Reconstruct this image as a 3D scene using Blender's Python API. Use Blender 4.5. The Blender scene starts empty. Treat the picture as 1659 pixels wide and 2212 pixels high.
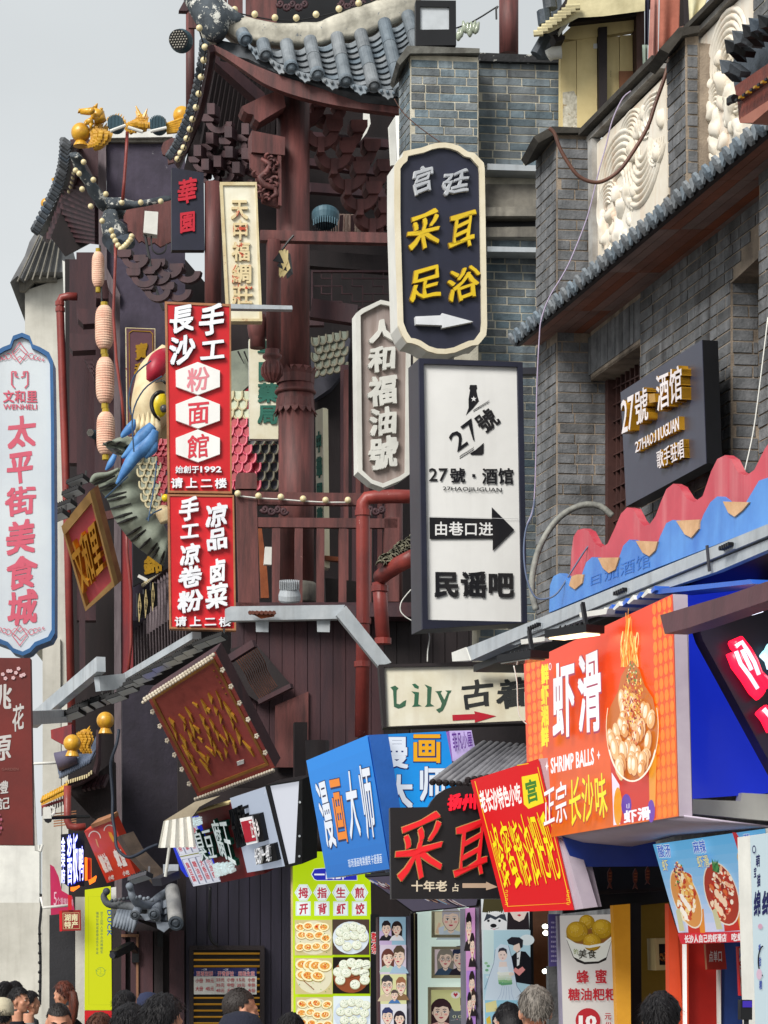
import bpy,bmesh,math,random
from mathutils import Vector,Matrix,noise
random.seed(7)
R=math.radians
scene=bpy.context.scene
col=scene.collection
# ---------------------------------------------------------------- camera
F,CX,HV,CZ,ROLL=5200.0,829.5,2040.0,1.97,0.0
cam_d=bpy.data.cameras.new('camera');cam=bpy.data.objects.new('camera',cam_d);col.objects.link(cam)
cam_d.sensor_fit='HORIZONTAL';cam_d.sensor_width=36.0
cam_d.lens=F/1659.0*36.0
cam_d.shift_y=(HV-1106.0)/1659.0
cam_d.clip_start=0.3;cam_d.clip_end=900.0
cam.matrix_world=Matrix.Translation((0,0,CZ))@Matrix.Rotation(R(90),4,'X')@Matrix.Rotation(ROLL,4,'Z')
scene.camera=cam
CAMP=Vector((0,0,CZ));CAMR=cam.matrix_world.to_3x3()
# ---------------------------------------------------------------- sky, sun, exposure
world=bpy.data.worlds.new('World');scene.world=world;world.use_nodes=True
wn=world.node_tree;wn.nodes.clear()
SUN_EL,SUN_ROT=R(38),R(215)
sk=wn.nodes.new('ShaderNodeTexSky');sk.sky_type='NISHITA';sk.sun_disc=False
sk.sun_elevation=SUN_EL;sk.sun_rotation=SUN_ROT;sk.dust_density=4.0;sk.air_density=1.0
hsv=wn.nodes.new('ShaderNodeHueSaturation');hsv.inputs['Saturation'].default_value=0.12
wn.links.new(sk.outputs[0],hsv.inputs['Color'])
mx=wn.nodes.new('ShaderNodeMixRGB');mx.inputs[0].default_value=0.72
tc=wn.nodes.new('ShaderNodeTexCoord');sep=wn.nodes.new('ShaderNodeSeparateXYZ');wn.links.new(tc.outputs['Generated'],sep.inputs[0])
rmp=wn.nodes.new('ShaderNodeValToRGB')
rmp.color_ramp.elements[0].position=0.0;rmp.color_ramp.elements[0].color=(8.7,9.05,9.15,1)
rmp.color_ramp.elements[1].position=0.75;rmp.color_ramp.elements[1].color=(5.4,5.9,6.15,1)
wn.links.new(sep.outputs['Z'],rmp.inputs[0])
wn.links.new(hsv.outputs[0],mx.inputs[1]);wn.links.new(rmp.outputs[0],mx.inputs[2])
cn=wn.nodes.new('ShaderNodeTexNoise');cn.inputs['Scale'].default_value=3.2;cn.inputs['Detail'].default_value=5;cm_=wn.nodes.new('ShaderNodeMapping');cm_.inputs['Scale'].default_value=(1,1,2.2);wn.links.new(tc.outputs['Generated'],cm_.inputs[0]);wn.links.new(cm_.outputs[0],cn.inputs['Vector'])
cr=wn.nodes.new('ShaderNodeMapRange');cr.inputs[1].default_value=0.3;cr.inputs[2].default_value=0.7;cr.inputs[3].default_value=0.93;cr.inputs[4].default_value=1.07;wn.links.new(cn.outputs[0],cr.inputs[0])
cv=wn.nodes.new('ShaderNodeVectorMath');cv.operation='SCALE';wn.links.new(mx.outputs[0],cv.inputs[0]);wn.links.new(cr.outputs[0],cv.inputs['Scale'])
bg=wn.nodes.new('ShaderNodeBackground');bg.inputs[1].default_value=0.082
wn.links.new(cv.outputs[0],bg.inputs[0])
wo=wn.nodes.new('ShaderNodeOutputWorld');wn.links.new(bg.outputs[0],wo.inputs[0])
sun_d=bpy.data.lights.new('sun','SUN');sun_d.energy=3.1;sun_d.angle=R(24);sun_d.color=(1.0,0.955,0.89)
sun=bpy.data.objects.new('sun',sun_d);col.objects.link(sun)
sun_dir=Vector((math.sin(SUN_ROT)*math.cos(SUN_EL),math.cos(SUN_ROT)*math.cos(SUN_EL),math.sin(SUN_EL)))
sun.rotation_euler=sun_dir.to_track_quat('Z','Y').to_euler()
scene.view_settings.view_transform='Standard';scene.view_settings.look='None'
scene.view_settings.exposure=0.42;scene.view_settings.gamma=1.0
scene.render.engine='CYCLES'
scene.cycles.max_bounces=6;scene.cycles.diffuse_bounces=3;scene.cycles.glossy_bounces=3
scene.cycles.use_denoising=True
# ---------------------------------------------------------------- picture rays -> places in the world
def ray(u,v):
 return CAMR@Vector(((u-CX)/F,(HV-v)/F,-1.0))
def P(u,v,Y):
 d=ray(u,v);return CAMP+d*(Y/d.y)
COLS=[0.0,363.8,788.3,1106.1];ROWS=[0.0,545.8,1091.5,1637.3]
def K(c,r):
 return lambda x,y:(COLS[c]+x/3.0,ROWS[r]+y/3.0)
def KK(c,r,pts):return[K(c,r)(x,y)for x,y in pts]
class Face:
 def __init__(s,p,n):
  s.p=p.copy();s.n=n.normalized()
  if s.n.dot(CAMP-p)<0:s.n=-s.n
 def pt(s,u,v,h=0.0):
  d=ray(u,v);t=(s.p-CAMP).dot(s.n)/d.dot(s.n)
  return CAMP+d*t+s.n*h
 def off(s,h):return Face(s.p+s.n*h,s.n)
def tri_face(a,b,c):
 A,B,C_=P(*a),P(*b),P(*c)
 return Face(A,(B-A).cross(C_-A))
DIR=Vector((-0.24,1,0)).normalized()
def street(a):
 return Face(Vector((a,0,0)),Vector((1,0.24,0)))
def cross(u,Y,g=0.12):
 return Face(P(u,HV,Y),Vector((g,-1,0)))
def YS(u,a,v=HV):
 return street(a).pt(u,v).y
 # ---------------------------------------------------------------- colour and materials
def lin(c):
 return c/12.92 if c<=0.04045 else((c+0.055)/1.055)**2.4
def rgb(h):
 if not isinstance(h,str):return tuple(h)
 h=h.lstrip('#');h=''.join(c*2 for c in h)if len(h)==3 else h;return tuple(lin(int(h[i:i+2],16)/255.0)for i in(0,2,4))
_M={}
def M(name,c=None,c2=None,rough=0.6,metal=0.0,var=0.25,scale=3.0,streak=0.0,grime='#2a2420',bump=0.15,bscale=40.0,
rnd=0.0,emit=None,es=0.0,stretch=(1,1,1),spec=0.4,chips=0.0,chipc='#b9b4aa',alpha=None,trans=0.0,coat=0.0):
 if name in _M:return _M[name]
 m=bpy.data.materials.new(name);_M[name]=m;m.use_nodes=True
 nt=m.node_tree;N=nt.nodes;L=nt.links
 b=N['Principled BSDF'];b.inputs['Roughness'].default_value=rough;b.inputs['Metallic'].default_value=metal
 b.inputs['Specular IOR Level'].default_value=spec
 if coat:b.inputs['Coat Weight'].default_value=coat
 base=rgb(c);sec=rgb(c2)if c2 else tuple(x*(1-var)for x in base)
 geo=N.new('ShaderNodeNewGeometry')
 mp=N.new('ShaderNodeMapping');mp.inputs['Scale'].default_value=stretch;L.new(geo.outputs['Position'],mp.inputs[0])
 n1=N.new('ShaderNodeTexNoise');n1.inputs['Scale'].default_value=scale;n1.inputs['Detail'].default_value=8;n1.inputs['Roughness'].default_value=0.62
 L.new(mp.outputs[0],n1.inputs['Vector'])
 r1=N.new('ShaderNodeMapRange');r1.inputs[1].default_value=0.35;r1.inputs[2].default_value=0.68;L.new(n1.outputs[0],r1.inputs[0])
 m1=N.new('ShaderNodeMixRGB');m1.inputs[1].default_value=(*base,1);m1.inputs[2].default_value=(*sec,1);L.new(r1.outputs[0],m1.inputs[0])
 out=m1.outputs[0]
 if rnd:
  oi=N.new('ShaderNodeObjectInfo');hs=N.new('ShaderNodeHueSaturation')
  rr=N.new('ShaderNodeMapRange');rr.inputs[3].default_value=1-rnd;rr.inputs[4].default_value=1+rnd
  L.new(oi.outputs['Random'],rr.inputs[0]);L.new(rr.outputs[0],hs.inputs['Value'])
  sat=N.new('ShaderNodeMath');sat.operation='MULTIPLY';sat.inputs[1].default_value=7.31;L.new(oi.outputs['Random'],sat.inputs[0])
  fr=N.new('ShaderNodeMath');fr.operation='FRACT';L.new(sat.outputs[0],fr.inputs[0])
  r3=N.new('ShaderNodeMapRange');r3.inputs[3].default_value=0.5;r3.inputs[4].default_value=1.3;L.new(fr.outputs[0],r3.inputs[0]);L.new(r3.outputs[0],hs.inputs['Saturation'])
  L.new(out,hs.inputs['Color']);out=hs.outputs[0]
 if streak:
  mp2=N.new('ShaderNodeMapping');mp2.inputs['Scale'].default_value=(9,9,0.8);L.new(geo.outputs['Position'],mp2.inputs[0])
  n2=N.new('ShaderNodeTexNoise');n2.inputs['Scale'].default_value=1.0;n2.inputs['Detail'].default_value=5;L.new(mp2.outputs[0],n2.inputs['Vector'])
  r2=N.new('ShaderNodeMapRange');r2.inputs[1].default_value=0.5;r2.inputs[2].default_value=0.75;r2.inputs[4].default_value=streak;L.new(n2.outputs[0],r2.inputs[0])
  m2=N.new('ShaderNodeMixRGB');m2.inputs[2].default_value=(*rgb(grime),1);L.new(r2.outputs[0],m2.inputs[0]);L.new(out,m2.inputs[1]);out=m2.outputs[0]
 if chips:
  n4=N.new('ShaderNodeTexNoise');n4.inputs['Scale'].default_value=7;n4.inputs['Detail'].default_value=9;n4.inputs['Roughness'].default_value=0.75;L.new(geo.outputs['Position'],n4.inputs['Vector'])
  r4=N.new('ShaderNodeMapRange');r4.inputs[1].default_value=0.70-chips*0.2;r4.inputs[2].default_value=0.72-chips*0.2;L.new(n4.outputs[0],r4.inputs[0])
  m4=N.new('ShaderNodeMixRGB');m4.inputs[2].default_value=(*rgb(chipc),1);L.new(r4.outputs[0],m4.inputs[0]);L.new(out,m4.inputs[1]);out=m4.outputs[0]
 L.new(out,b.inputs['Base Color'])
 if bump:
  n3=N.new('ShaderNodeTexNoise');n3.inputs['Scale'].default_value=bscale;n3.inputs['Detail'].default_value=4;L.new(mp.outputs[0],n3.inputs['Vector'])
  bp=N.new('ShaderNodeBump');bp.inputs['Strength'].default_value=bump;bp.inputs['Distance'].default_value=0.01
  L.new(n3.outputs[0],bp.inputs['Height']);L.new(bp.outputs[0],b.inputs['Normal'])
 if emit:
  b.inputs['Emission Color'].default_value=(*rgb(emit),1);b.inputs['Emission Strength'].default_value=es
 if trans:
  b.inputs['Transmission Weight'].default_value=trans
 if alpha is not None:b.inputs['Alpha'].default_value=alpha
 return m
def ink_mat(name,lit=0.0,rough=0.5,spec=0.3,var=0.0,base=0.3):
 if name in _M:return _M[name]
 m=bpy.data.materials.new(name);_M[name]=m;m.use_nodes=True
 nt=m.node_tree;N=nt.nodes;L=nt.links;b=N['Principled BSDF']
 at=N.new('ShaderNodeAttribute');at.attribute_name='print'
 out=at.outputs['Color']
 if var:
  geo=N.new('ShaderNodeNewGeometry');mp2=N.new('ShaderNodeMapping');mp2.inputs['Scale'].default_value=(7,7,1.2);L.new(geo.outputs['Position'],mp2.inputs[0])
  n1=N.new('ShaderNodeTexNoise');n1.inputs['Scale'].default_value=1.0;n1.inputs['Detail'].default_value=8;L.new(mp2.outputs[0],n1.inputs['Vector'])
  r1=N.new('ShaderNodeMapRange');r1.inputs[1].default_value=0.4;r1.inputs[2].default_value=0.75;r1.inputs[4].default_value=var;L.new(n1.outputs[0],r1.inputs[0])
  mm=N.new('ShaderNodeMixRGB');mm.inputs[2].default_value=(0.10,0.085,0.07,1);L.new(r1.outputs[0],mm.inputs[0]);L.new(out,mm.inputs[1]);out=mm.outputs[0]
 dk=N.new('ShaderNodeMixRGB');dk.blend_type='MULTIPLY';dk.inputs[0].default_value=1;k_={0:1.0}.get(lit,base);dk.inputs[2].default_value=(k_,k_,k_,1);L.new(out,dk.inputs[1])
 L.new(dk.outputs[0],b.inputs['Base Color'])
 b.inputs['Roughness'].default_value=rough;b.inputs['Specular IOR Level'].default_value=spec
 if lit:
  L.new(at.outputs['Color'],b.inputs['Emission Color']);b.inputs['Emission Strength'].default_value=lit
 return m
 # ---------------------------------------------------------------- meshes
class MB:
 def __init__(s):s.v=[];s.f=[];s.c=[];s.cur=None
 def add(s,vs,fs):
  o=len(s.v);s.v+=[Vector(x)for x in vs]
  for f in fs:s.f.append(tuple(i+o for i in f));s.c.append(s.cur)
  return s
 def prism(s,front,back):
  n=len(front)
  return s.add(list(front)+list(back),[tuple(range(n)),tuple(range(2*n-1,n-1,-1))]+[(i,i+n,(i+1)%n+n,(i+1)%n)for i in range(n)])
 def slab(s,face,px,h0,h1):
  return s.prism([face.pt(u,v,h1)for u,v in px],[face.pt(u,v,h0)for u,v in px])
 def ring(s,face,po,pi,h0,h1):
  n=len(po)
  vs=[face.pt(u,v,h1)for u,v in po]+[face.pt(u,v,h1)for u,v in pi]+[face.pt(u,v,h0)for u,v in po]+[face.pt(u,v,h0)for u,v in pi]
  fs=[]
  for i in range(n):
   j=(i+1)%n
   fs+=[(i,j,n+j,n+i),(2*n+i,3*n+i,3*n+j,2*n+j),(i,2*n+i,2*n+j,j),(n+i,n+j,3*n+j,3*n+i)]
  return s.add(vs,fs)
 def box(s,c,ax,ay,az):
  c,ax,ay,az=Vector(c),Vector(ax),Vector(ay),Vector(az)
  vs=[c+sx*ax+sy*ay+sz*az for sx in(-1,1)for sy in(-1,1)for sz in(-1,1)]
  return s.add(vs,[(0,1,3,2),(4,6,7,5),(0,4,5,1),(2,3,7,6),(0,2,6,4),(1,5,7,3)])
 def bar(s,a,b,w,h,up=(0,0,1)):
  a,b=Vector(a),Vector(b);d=(b-a);up=Vector(up)
  x=d.cross(up);x=x.normalized()if x.length>1e-6 else Vector((1,0,0));z=x.cross(d).normalized()
  return s.box((a+b)/2,d/2,x*w/2,z*h/2)
 def tube(s,path,r,n=8,cap=True):
  path=[Vector(p)for p in path];rs=r if isinstance(r,(list,tuple))else[r]*len(path)
  o=len(s.v);t0=(path[1]-path[0]).normalized()
  x=t0.orthogonal().normalized()
  for i,p in enumerate(path):
   t=(path[min(i+1,len(path)-1)]-path[max(i-1,0)]).normalized()
   x=(x-t*x.dot(t)).normalized();y=t.cross(x)
   for k in range(n):
    a=2*math.pi*k/n;s.v.append(p+(x*math.cos(a)+y*math.sin(a))*rs[i])
  m=len(path)
  for i in range(m-1):
   for k in range(n):
    s.f.append((o+i*n+k,o+i*n+(k+1)%n,o+(i+1)*n+(k+1)%n,o+(i+1)*n+k));s.c.append(s.cur)
  if cap:
   s.f.append(tuple(o+k for k in range(n-1,-1,-1)));s.c.append(s.cur)
   s.f.append(tuple(o+(m-1)*n+k for k in range(n)));s.c.append(s.cur)
  return s
 def lathe(s,prof,base,axis=(0,0,1),n=14):
  base,axis=Vector(base),Vector(axis).normalized()
  x=axis.orthogonal().normalized();y=axis.cross(x);o=len(s.v)
  for r,h in prof:
   for k in range(n):
    a=2*math.pi*k/n;s.v.append(base+axis*h+(x*math.cos(a)+y*math.sin(a))*max(r,1e-4))
  for i in range(len(prof)-1):
   for k in range(n):
    s.f.append((o+i*n+k,o+i*n+(k+1)%n,o+(i+1)*n+(k+1)%n,o+(i+1)*n+k));s.c.append(s.cur)
  s.f.append(tuple(o+k for k in range(n-1,-1,-1)));s.c.append(s.cur)
  s.f.append(tuple(o+(len(prof)-1)*n+k for k in range(n)));s.c.append(s.cur)
  return s
 def ball(s,c,r,n=12,m=8,sx=None):
  c=Vector(c);ax=sx or(Vector((1,0,0)),Vector((0,1,0)),Vector((0,0,1)))
  vs=[];fs=[]
  for i in range(m+1):
   th=math.pi*i/m
   for k in range(n):
    a=2*math.pi*k/n
    vs.append(c+(ax[0]*math.sin(th)*math.cos(a)+ax[1]*math.sin(th)*math.sin(a)+ax[2]*math.cos(th))*r)
  for i in range(m):
   for k in range(n):
    fs.append((i*n+k,(i+1)*n+k,(i+1)*n+(k+1)%n,i*n+(k+1)%n))
  return s.add(vs,fs)
 def grid(s,rows):
  n=len(rows[0]);o=len(s.v)
  for r_ in rows:s.v+=[Vector(p)for p in r_]
  for i in range(len(rows)-1):
   for k in range(n-1):
    s.f.append((o+i*n+k,o+i*n+k+1,o+(i+1)*n+k+1,o+(i+1)*n+k));s.c.append(s.cur)
  return s
 def sheet(s,rows,thick):
  t=Vector(thick);n=len(rows[0]);m=len(rows);o=len(s.v);g=[[Vector(p)for p in r_]for r_ in rows]
  s.grid(g);s.grid([[p+t for p in reversed(r_)]for r_ in g])
  b=o+n*m
  for i in range(m-1):
   s.f.append((o+i*n,o+(i+1)*n,b+(i+1)*n+n-1,b+i*n+n-1));s.c.append(s.cur)
   s.f.append((o+(i+1)*n+n-1,o+i*n+n-1,b+i*n,b+(i+1)*n));s.c.append(s.cur)
  for k in range(n-1):
   s.f.append((o+k+1,o+k,b+n-1-k,b+n-2-k));s.c.append(s.cur)
   q=(m-1)*n
   s.f.append((o+q+k,o+q+k+1,b+q+n-2-k,b+q+n-1-k));s.c.append(s.cur)
  return s
 def build(s,name,mat,parent=None,smooth=False,kind=None,label=None):
  me=bpy.data.meshes.new(name)
  base=wloc(parent)if parent else Vector((0,0,0))
  me.from_pydata([v-base for v in s.v],[],s.f)
  if any(c is not None for c in s.c):
   at=me.color_attributes.new('print','FLOAT_COLOR','CORNER')
   buf=[]
   for f,c in zip(s.f,s.c):
    cc=(*(c or(0.5,0.5,0.5)),1.0);buf+=list(cc)*len(f)
   at.data.foreach_set('color',buf)
  if smooth:me.polygons.foreach_set('use_smooth',[True]*len(me.polygons))
  me.materials.append(mat)
  bmn=None
  if not any(c is not None for c in s.c):
   bmn=bmesh.new();bmn.from_mesh(me);bmesh.ops.recalc_face_normals(bmn,faces=bmn.faces);bmn.to_mesh(me);bmn.free()
  o=bpy.data.objects.new(name,me);col.objects.link(o)
  if parent:o.parent=parent
  if kind:o['kind']=kind
  if label:o['label']=label
  return o
def wloc(o):
 p=Vector(o.location)
 while o.parent:o=o.parent;p+=Vector(o.location)
 return p
def thing(name,label,cat,loc,group=None):
 o=bpy.data.objects.new(name,None);o.empty_display_size=0.1;col.objects.link(o);o.location=loc
 return tag(o,label,cat,group)
def tag(o,label,cat,group=None):
 o['label']=label;o['category']=cat
 if group:o['group']=group
 return o
def copy_tree(o,parent=None):
 c=o.copy();col.objects.link(c)
 if parent:c.parent=parent
 for ch in list(o.children):copy_tree(ch,c)
 return c
def part(name,mat,parent,fn,smooth=False,kind=None,label=None):
 b=MB();fn(b);return b.build(name,mat,parent,smooth,kind,label)
 # ---------------------------------------------------------------- lettering (Blender's own font with its CJK fallback)
_G={}
def glyph(t,bold=0.0,res=2):
 k=(t,bold,res)
 if k in _G:return _G[k]
 cu=bpy.data.curves.new('g','FONT');cu.body=t;cu.offset=bold;cu.resolution_u=res
 ob=bpy.data.objects.new('g',cu);col.objects.link(ob)
 bpy.context.view_layer.update()
 dg=bpy.context.evaluated_depsgraph_get();me=bpy.data.meshes.new_from_object(ob.evaluated_get(dg))
 vs=[(v.co.x,v.co.y)for v in me.vertices];fs=[tuple(p.vertices)for p in me.polygons]
 bpy.data.objects.remove(ob);bpy.data.curves.remove(cu);bpy.data.meshes.remove(me)
 cnt={}
 for f in fs:
  for i in range(len(f)):
   a,b=f[i],f[(i+1)%len(f)]
   cnt[(min(a,b),max(a,b))]=cnt.get((min(a,b),max(a,b)),[])+[(a,b)]
 edge=[v[0]for v in cnt.values()if len(v)==1]
 _G[k]=(vs,fs,edge);return _G[k]
def lerp2(q,s,t):
 a=(q[0][0]+(q[1][0]-q[0][0])*s,q[0][1]+(q[1][1]-q[0][1])*s)
 b=(q[3][0]+(q[2][0]-q[3][0])*s,q[3][1]+(q[2][1]-q[3][1])*s)
 return(a[0]+(b[0]-a[0])*t,a[1]+(b[1]-a[1])*t)
def B(u0,v0,u1,v1):return[(u0,v0),(u1,v0),(u1,v1),(u0,v1)]
def bold_glyph(ch,bold,res=2):
 """heavier strokes: copies of the outline nudged around the first, each a hair in front"""
 if bold<=0 or len(ch)>1 or ord(ch)<0x2000:
  vs,fs,e=glyph(ch,bold,res);return vs,fs,e,[0]*len(vs)
 k=(ch,bold,res,'b')
 if k in _G:return _G[k]
 vs,fs,e=glyph(ch,0.0,res);V,Fs,E,L_=[],[],[],[]
 d=bold*0.8
 for i,(dx,dy)in enumerate(((0,0),(d,d),(-d,d),(d,-d),(-d,-d))):
  o=len(V);V+=[(x+dx,y+dy)for x,y in vs];Fs+=[tuple(j+o for j in f)for f in fs];E+=[(a+o,b+o)for a,b in e];L_+=[i]*len(vs)
 _G[k]=(V,Fs,E,L_);return _G[k]
def put_glyph(mb,face,ch,q,h1,h0=None,bold=0.0,fit=False,brush=0.0,seed=0,res=2):
 vs,fs,edge,lay=bold_glyph(ch,bold,res)
 if not fs:return
 if fit or len(ch)>1:
  xs=[a for a,b in vs];ys=[b for a,b in vs];x0,x1,y0,y1=min(xs),max(xs),min(ys),max(ys)
 else:x0,x1,y0,y1=0.02,0.98,-0.10,0.86
 out=[];back=[]
 for(x,y),l in zip(vs,lay):
  s=(x-x0)/(x1-x0);t=(y1-y)/(y1-y0)
  if brush:
   t-=brush*0.10*(s-0.5)
   s+=brush*0.035*math.sin(t*7+seed);t+=brush*0.03*math.sin(s*6+seed*2.1)
  u,v=lerp2(q,s,t);out.append(face.off(h1+l*0.0001).pt(u,v)if h0 is None else face.pt(u,v,h1+l*0.0001))
  if h0 is not None:back.append(face.pt(u,v,h0))
 n=len(out)
 if h0 is None:mb.add(out,fs)
 else:mb.add(out+back,fs+[(a,a+n,b+n,b)for a,b in edge])
def write(face,text,q,h=0.002,color='#ffffff',vert=False,bold=0.012,brush=0.0,gap=0.06,mb=None,shear=None,depth=None,res=2):
 """print text: one cell per character (CJK) or the whole string fitted"""
 mb=mb or MB();mb.cur=rgb(color)if color else None
 n=len(text)
 if all(ord(c)<0x2000 for c in text)and not vert:
  put_glyph(mb,face,text,q,h,None if depth is None else h-depth,bold,fit=True,res=res);return mb
 for i,ch in enumerate(text):
  if ch==' ':continue
  a,b_=(i+gap/2)/n,(i+1-gap/2)/n
  qq=[lerp2(q,0,a),lerp2(q,1,a),lerp2(q,1,b_),lerp2(q,0,b_)]if vert else[lerp2(q,a,0),lerp2(q,b_,0),lerp2(q,b_,1),lerp2(q,a,1)]
  put_glyph(mb,face,ch,qq,h,None if depth is None else h-depth,bold,brush=brush,seed=i,res=res)
 return mb
def letters(face,text,q,mat,parent,h0=0.0,h1=0.03,vert=False,bold=0.015,brush=0.0,gap=0.06,name='character',rim=None,rimb=0.02):
 """raised letters: each character a part of its own"""
 n=len(text)
 for i,ch in enumerate(text):
  if ch==' ':continue
  a,b_=(i+gap/2)/n,(i+1-gap/2)/n
  qq=[lerp2(q,0,a),lerp2(q,1,a),lerp2(q,1,b_),lerp2(q,0,b_)]if vert else[lerp2(q,a,0),lerp2(q,b_,0),lerp2(q,b_,1),lerp2(q,a,1)]
  fit=ord(ch)<0x2000;nw={'I':.33,'J':.2}.get(ch,0);qq=[lerp2(qq,nw,0),lerp2(qq,1-nw,0),lerp2(qq,1-nw,1),lerp2(qq,nw,1)];mb=MB()
  put_glyph(mb,face,ch,qq,h1,h0,bold,brush=brush,seed=i,fit=fit)
  o=mb.build(name,mat,parent)
  if rim:
   mb=MB();put_glyph(mb,face,ch,qq,h1-0.006,h0,bold+rimb,brush=brush,seed=i,fit=fit)
   mb.build('rim',rim,o)
class Art:
 def __init__(s,face,h=0.002,step=0.00012):s.mb=MB();s.face=face;s.h=h;s.step=step
 def poly(s,pts,c):
  s.mb.cur=rgb(c);s.mb.add([s.face.off(s.h).pt(u,v)for u,v in pts],[tuple(range(len(pts)))]);s.h+=s.step;return s
 def ell(s,u,v,a,b,c,n=16,rot=0.0,a0=0,a1=360):
  cr,sr=math.cos(rot),math.sin(rot);pts=[]
  for i in range(n if a1-a0>=360 else n+1):
   t=R(a0+(a1-a0)*i/n);x,y=a*math.cos(t),b*math.sin(t);pts.append((u+x*cr-y*sr,v+x*sr+y*cr))
  return s.poly(pts,c)
 def line(s,pts,w,c):
  L_,R_=[],[]
  for i,(u,v)in enumerate(pts):
   a=pts[max(i-1,0)];b=pts[min(i+1,len(pts)-1)];dx,dy=b[0]-a[0],b[1]-a[1];l=math.hypot(dx,dy)or 1
   L_.append((u-dy/l*w/2,v+dx/l*w/2));R_.append((u+dy/l*w/2,v-dx/l*w/2))
  s.mb.cur=rgb(c);n=len(pts)
  s.mb.add([s.face.off(s.h).pt(u,v)for u,v in L_+R_],[(i,i+1,n+i+1,n+i)for i in range(n-1)]);s.h+=s.step;return s
 def text(s,t,q,c,**k):
  write(s.face,t,q,h=s.h,color=c,mb=s.mb,**k);s.h+=0.0007;return s
 def build(s,name,mat,parent,**k):return s.mb.build(name,mat,parent,**k)
def arc(u,v,a,b,a0,a1,n=10):
 return[(u+a*math.cos(R(a0+(a1-a0)*i/n)),v+b*math.sin(R(a0+(a1-a0)*i/n)))for i in range(n+1)]
def spline(pts,n=6):
 pts=[tuple(p)for p in pts];out=[]
 for i in range(len(pts)-1):
  p0=pts[max(i-1,0)];p1=pts[i];p2=pts[i+1];p3=pts[min(i+2,len(pts)-1)]
  for k in range(n):
   t=k/n
   out.append(tuple(0.5*((2*b)+(-a+c)*t+(2*a-5*b+4*c-d)*t*t+(-a+3*b-3*c+d)*t**3)for a,b,c,d in zip(p0,p1,p2,p3)))
 out.append(pts[-1]);return out
def shrink(poly,d):
 cx=sum(p[0]for p in poly)/len(poly);cy=sum(p[1]for p in poly)/len(poly)
 return[(u+(d if u<cx else-d),v+(d if v<cy else-d))for u,v in poly]
INK=ink_mat('printed_vinyl',var=.14);INKW=ink_mat('weathered_print',var=0.35);LIT=ink_mat('backlit_print',lit=0.5,rough=0.35);LIT2=ink_mat('bright_backlit_print',lit=0.62,rough=0.3);LITS=ink_mat('softly_lit_print',lit=0.3,base=0.45)
# materials of the place
BRICK_M=M('grey_brick','#737f86','#545f66',rough=0.85,rnd=0.30,scale=9,bump=0.6,bscale=55,streak=0.5,grime='#2b2a2c',spec=0.2)
BRICK_D=M('sooty_brick','#727375','#505254',rough=0.85,rnd=0.36,scale=9,bump=0.6,bscale=55,streak=0.6,grime='#2b2625',spec=0.2)
MORT_L=M('pale_mortar','#cbc6b6','#a19c8c',rough=0.95,scale=5,streak=0.3,bump=0.5,bscale=90)
MORT_D=M('brown_mortar','#a09282','#6c6156',rough=0.95,scale=5,streak=0.5,bump=0.5,bscale=90)
WOODR=M('maroon_painted_wood','#70403d','#452928',rough=0.58,scale=3.2,stretch=(4,4,0.5),streak=0.4,grime='#33242a',bump=0.3,bscale=60,chips=0.16,chipc='#84605c')
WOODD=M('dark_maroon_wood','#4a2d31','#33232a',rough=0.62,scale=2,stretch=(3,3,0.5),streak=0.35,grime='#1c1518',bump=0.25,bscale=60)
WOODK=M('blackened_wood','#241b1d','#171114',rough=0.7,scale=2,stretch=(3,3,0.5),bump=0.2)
PLUM=M('plum_plaster','#4b4455','#37323f',rough=0.8,scale=2.4,streak=0.35,grime='#2b2630',bump=0.4,bscale=20,chips=0.25,chipc='#7d7a80')
TILE=M('grey_clay_tile','#78828a','#5a646d',rough=0.6,scale=8,rnd=0.16,streak=0.25,grime='#2e3236',bump=0.4,bscale=50)
TILED=M('dark_clay_tile','#4b535c','#2f353c',rough=0.65,scale=8,rnd=0.2,bump=0.4,bscale=50)
PLAST=M('old_ridge_plaster','#c4c0b2','#8e8b80',rough=0.9,scale=4,streak=0.4,grime='#4a4a48',bump=0.7,bscale=16,chips=0.35,chipc='#6c737a')
RIDGEG=M('weathered_ridge','#4d555c','#2f353b',rough=0.85,scale=6,bump=0.9,bscale=14,chips=0.75,chipc='#c9c9c2')
PIPE=M('red_painted_pipe','#8c3a33','#6d2d2b',rough=0.42,scale=3,streak=0.3,grime='#3c2322',bump=0.2,chips=0.22,chipc='#b9938a')
STEEL=M('galvanised_steel','#b3b9be','#9aa2a9',rough=0.45,metal=0.1,scale=4,bump=0.1,streak=0.3,grime='#57524c')
STEELD=M('dark_grey_metal','#34353d','#2a2b32',rough=0.45,metal=0.2,scale=3,bump=0.05)
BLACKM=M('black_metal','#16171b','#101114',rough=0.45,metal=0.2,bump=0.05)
GOLD=M('gilded_glaze','#d8a62e','#b07c1c',rough=0.35,scale=10,bump=0.3,bscale=40,spec=0.6)
BULB=M('cream_bulb','#dccfa6','#cdbd90',rough=0.3,bump=0.0,spec=0.5)
CREAM=M('cream_board','#d6c592','#bda976',rough=0.75,scale=2,streak=0.25,grime='#6f5f42',bump=0.1)
PAINTW=M('white_paint','#dcdcd6','#c4c4bf',rough=0.6,scale=2,streak=0.15,grime='#7b766d',bump=0.1)
CONC=M('stained_concrete','#8d897f','#5f5c57',rough=0.9,scale=3,streak=0.65,grime='#2d2b2b',bump=0.6,bscale=25)
SOFFIT=M('brown_soffit_board','#85594a','#654438',rough=0.7,scale=3,rnd=0.12,bump=0.2)
RELIEF=M('cream_relief_plaster','#dcd7cc','#d0c6b4',rough=0.7,scale=3,streak=0.5,grime='#bb8450',bump=0.2,bscale=20)
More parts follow.
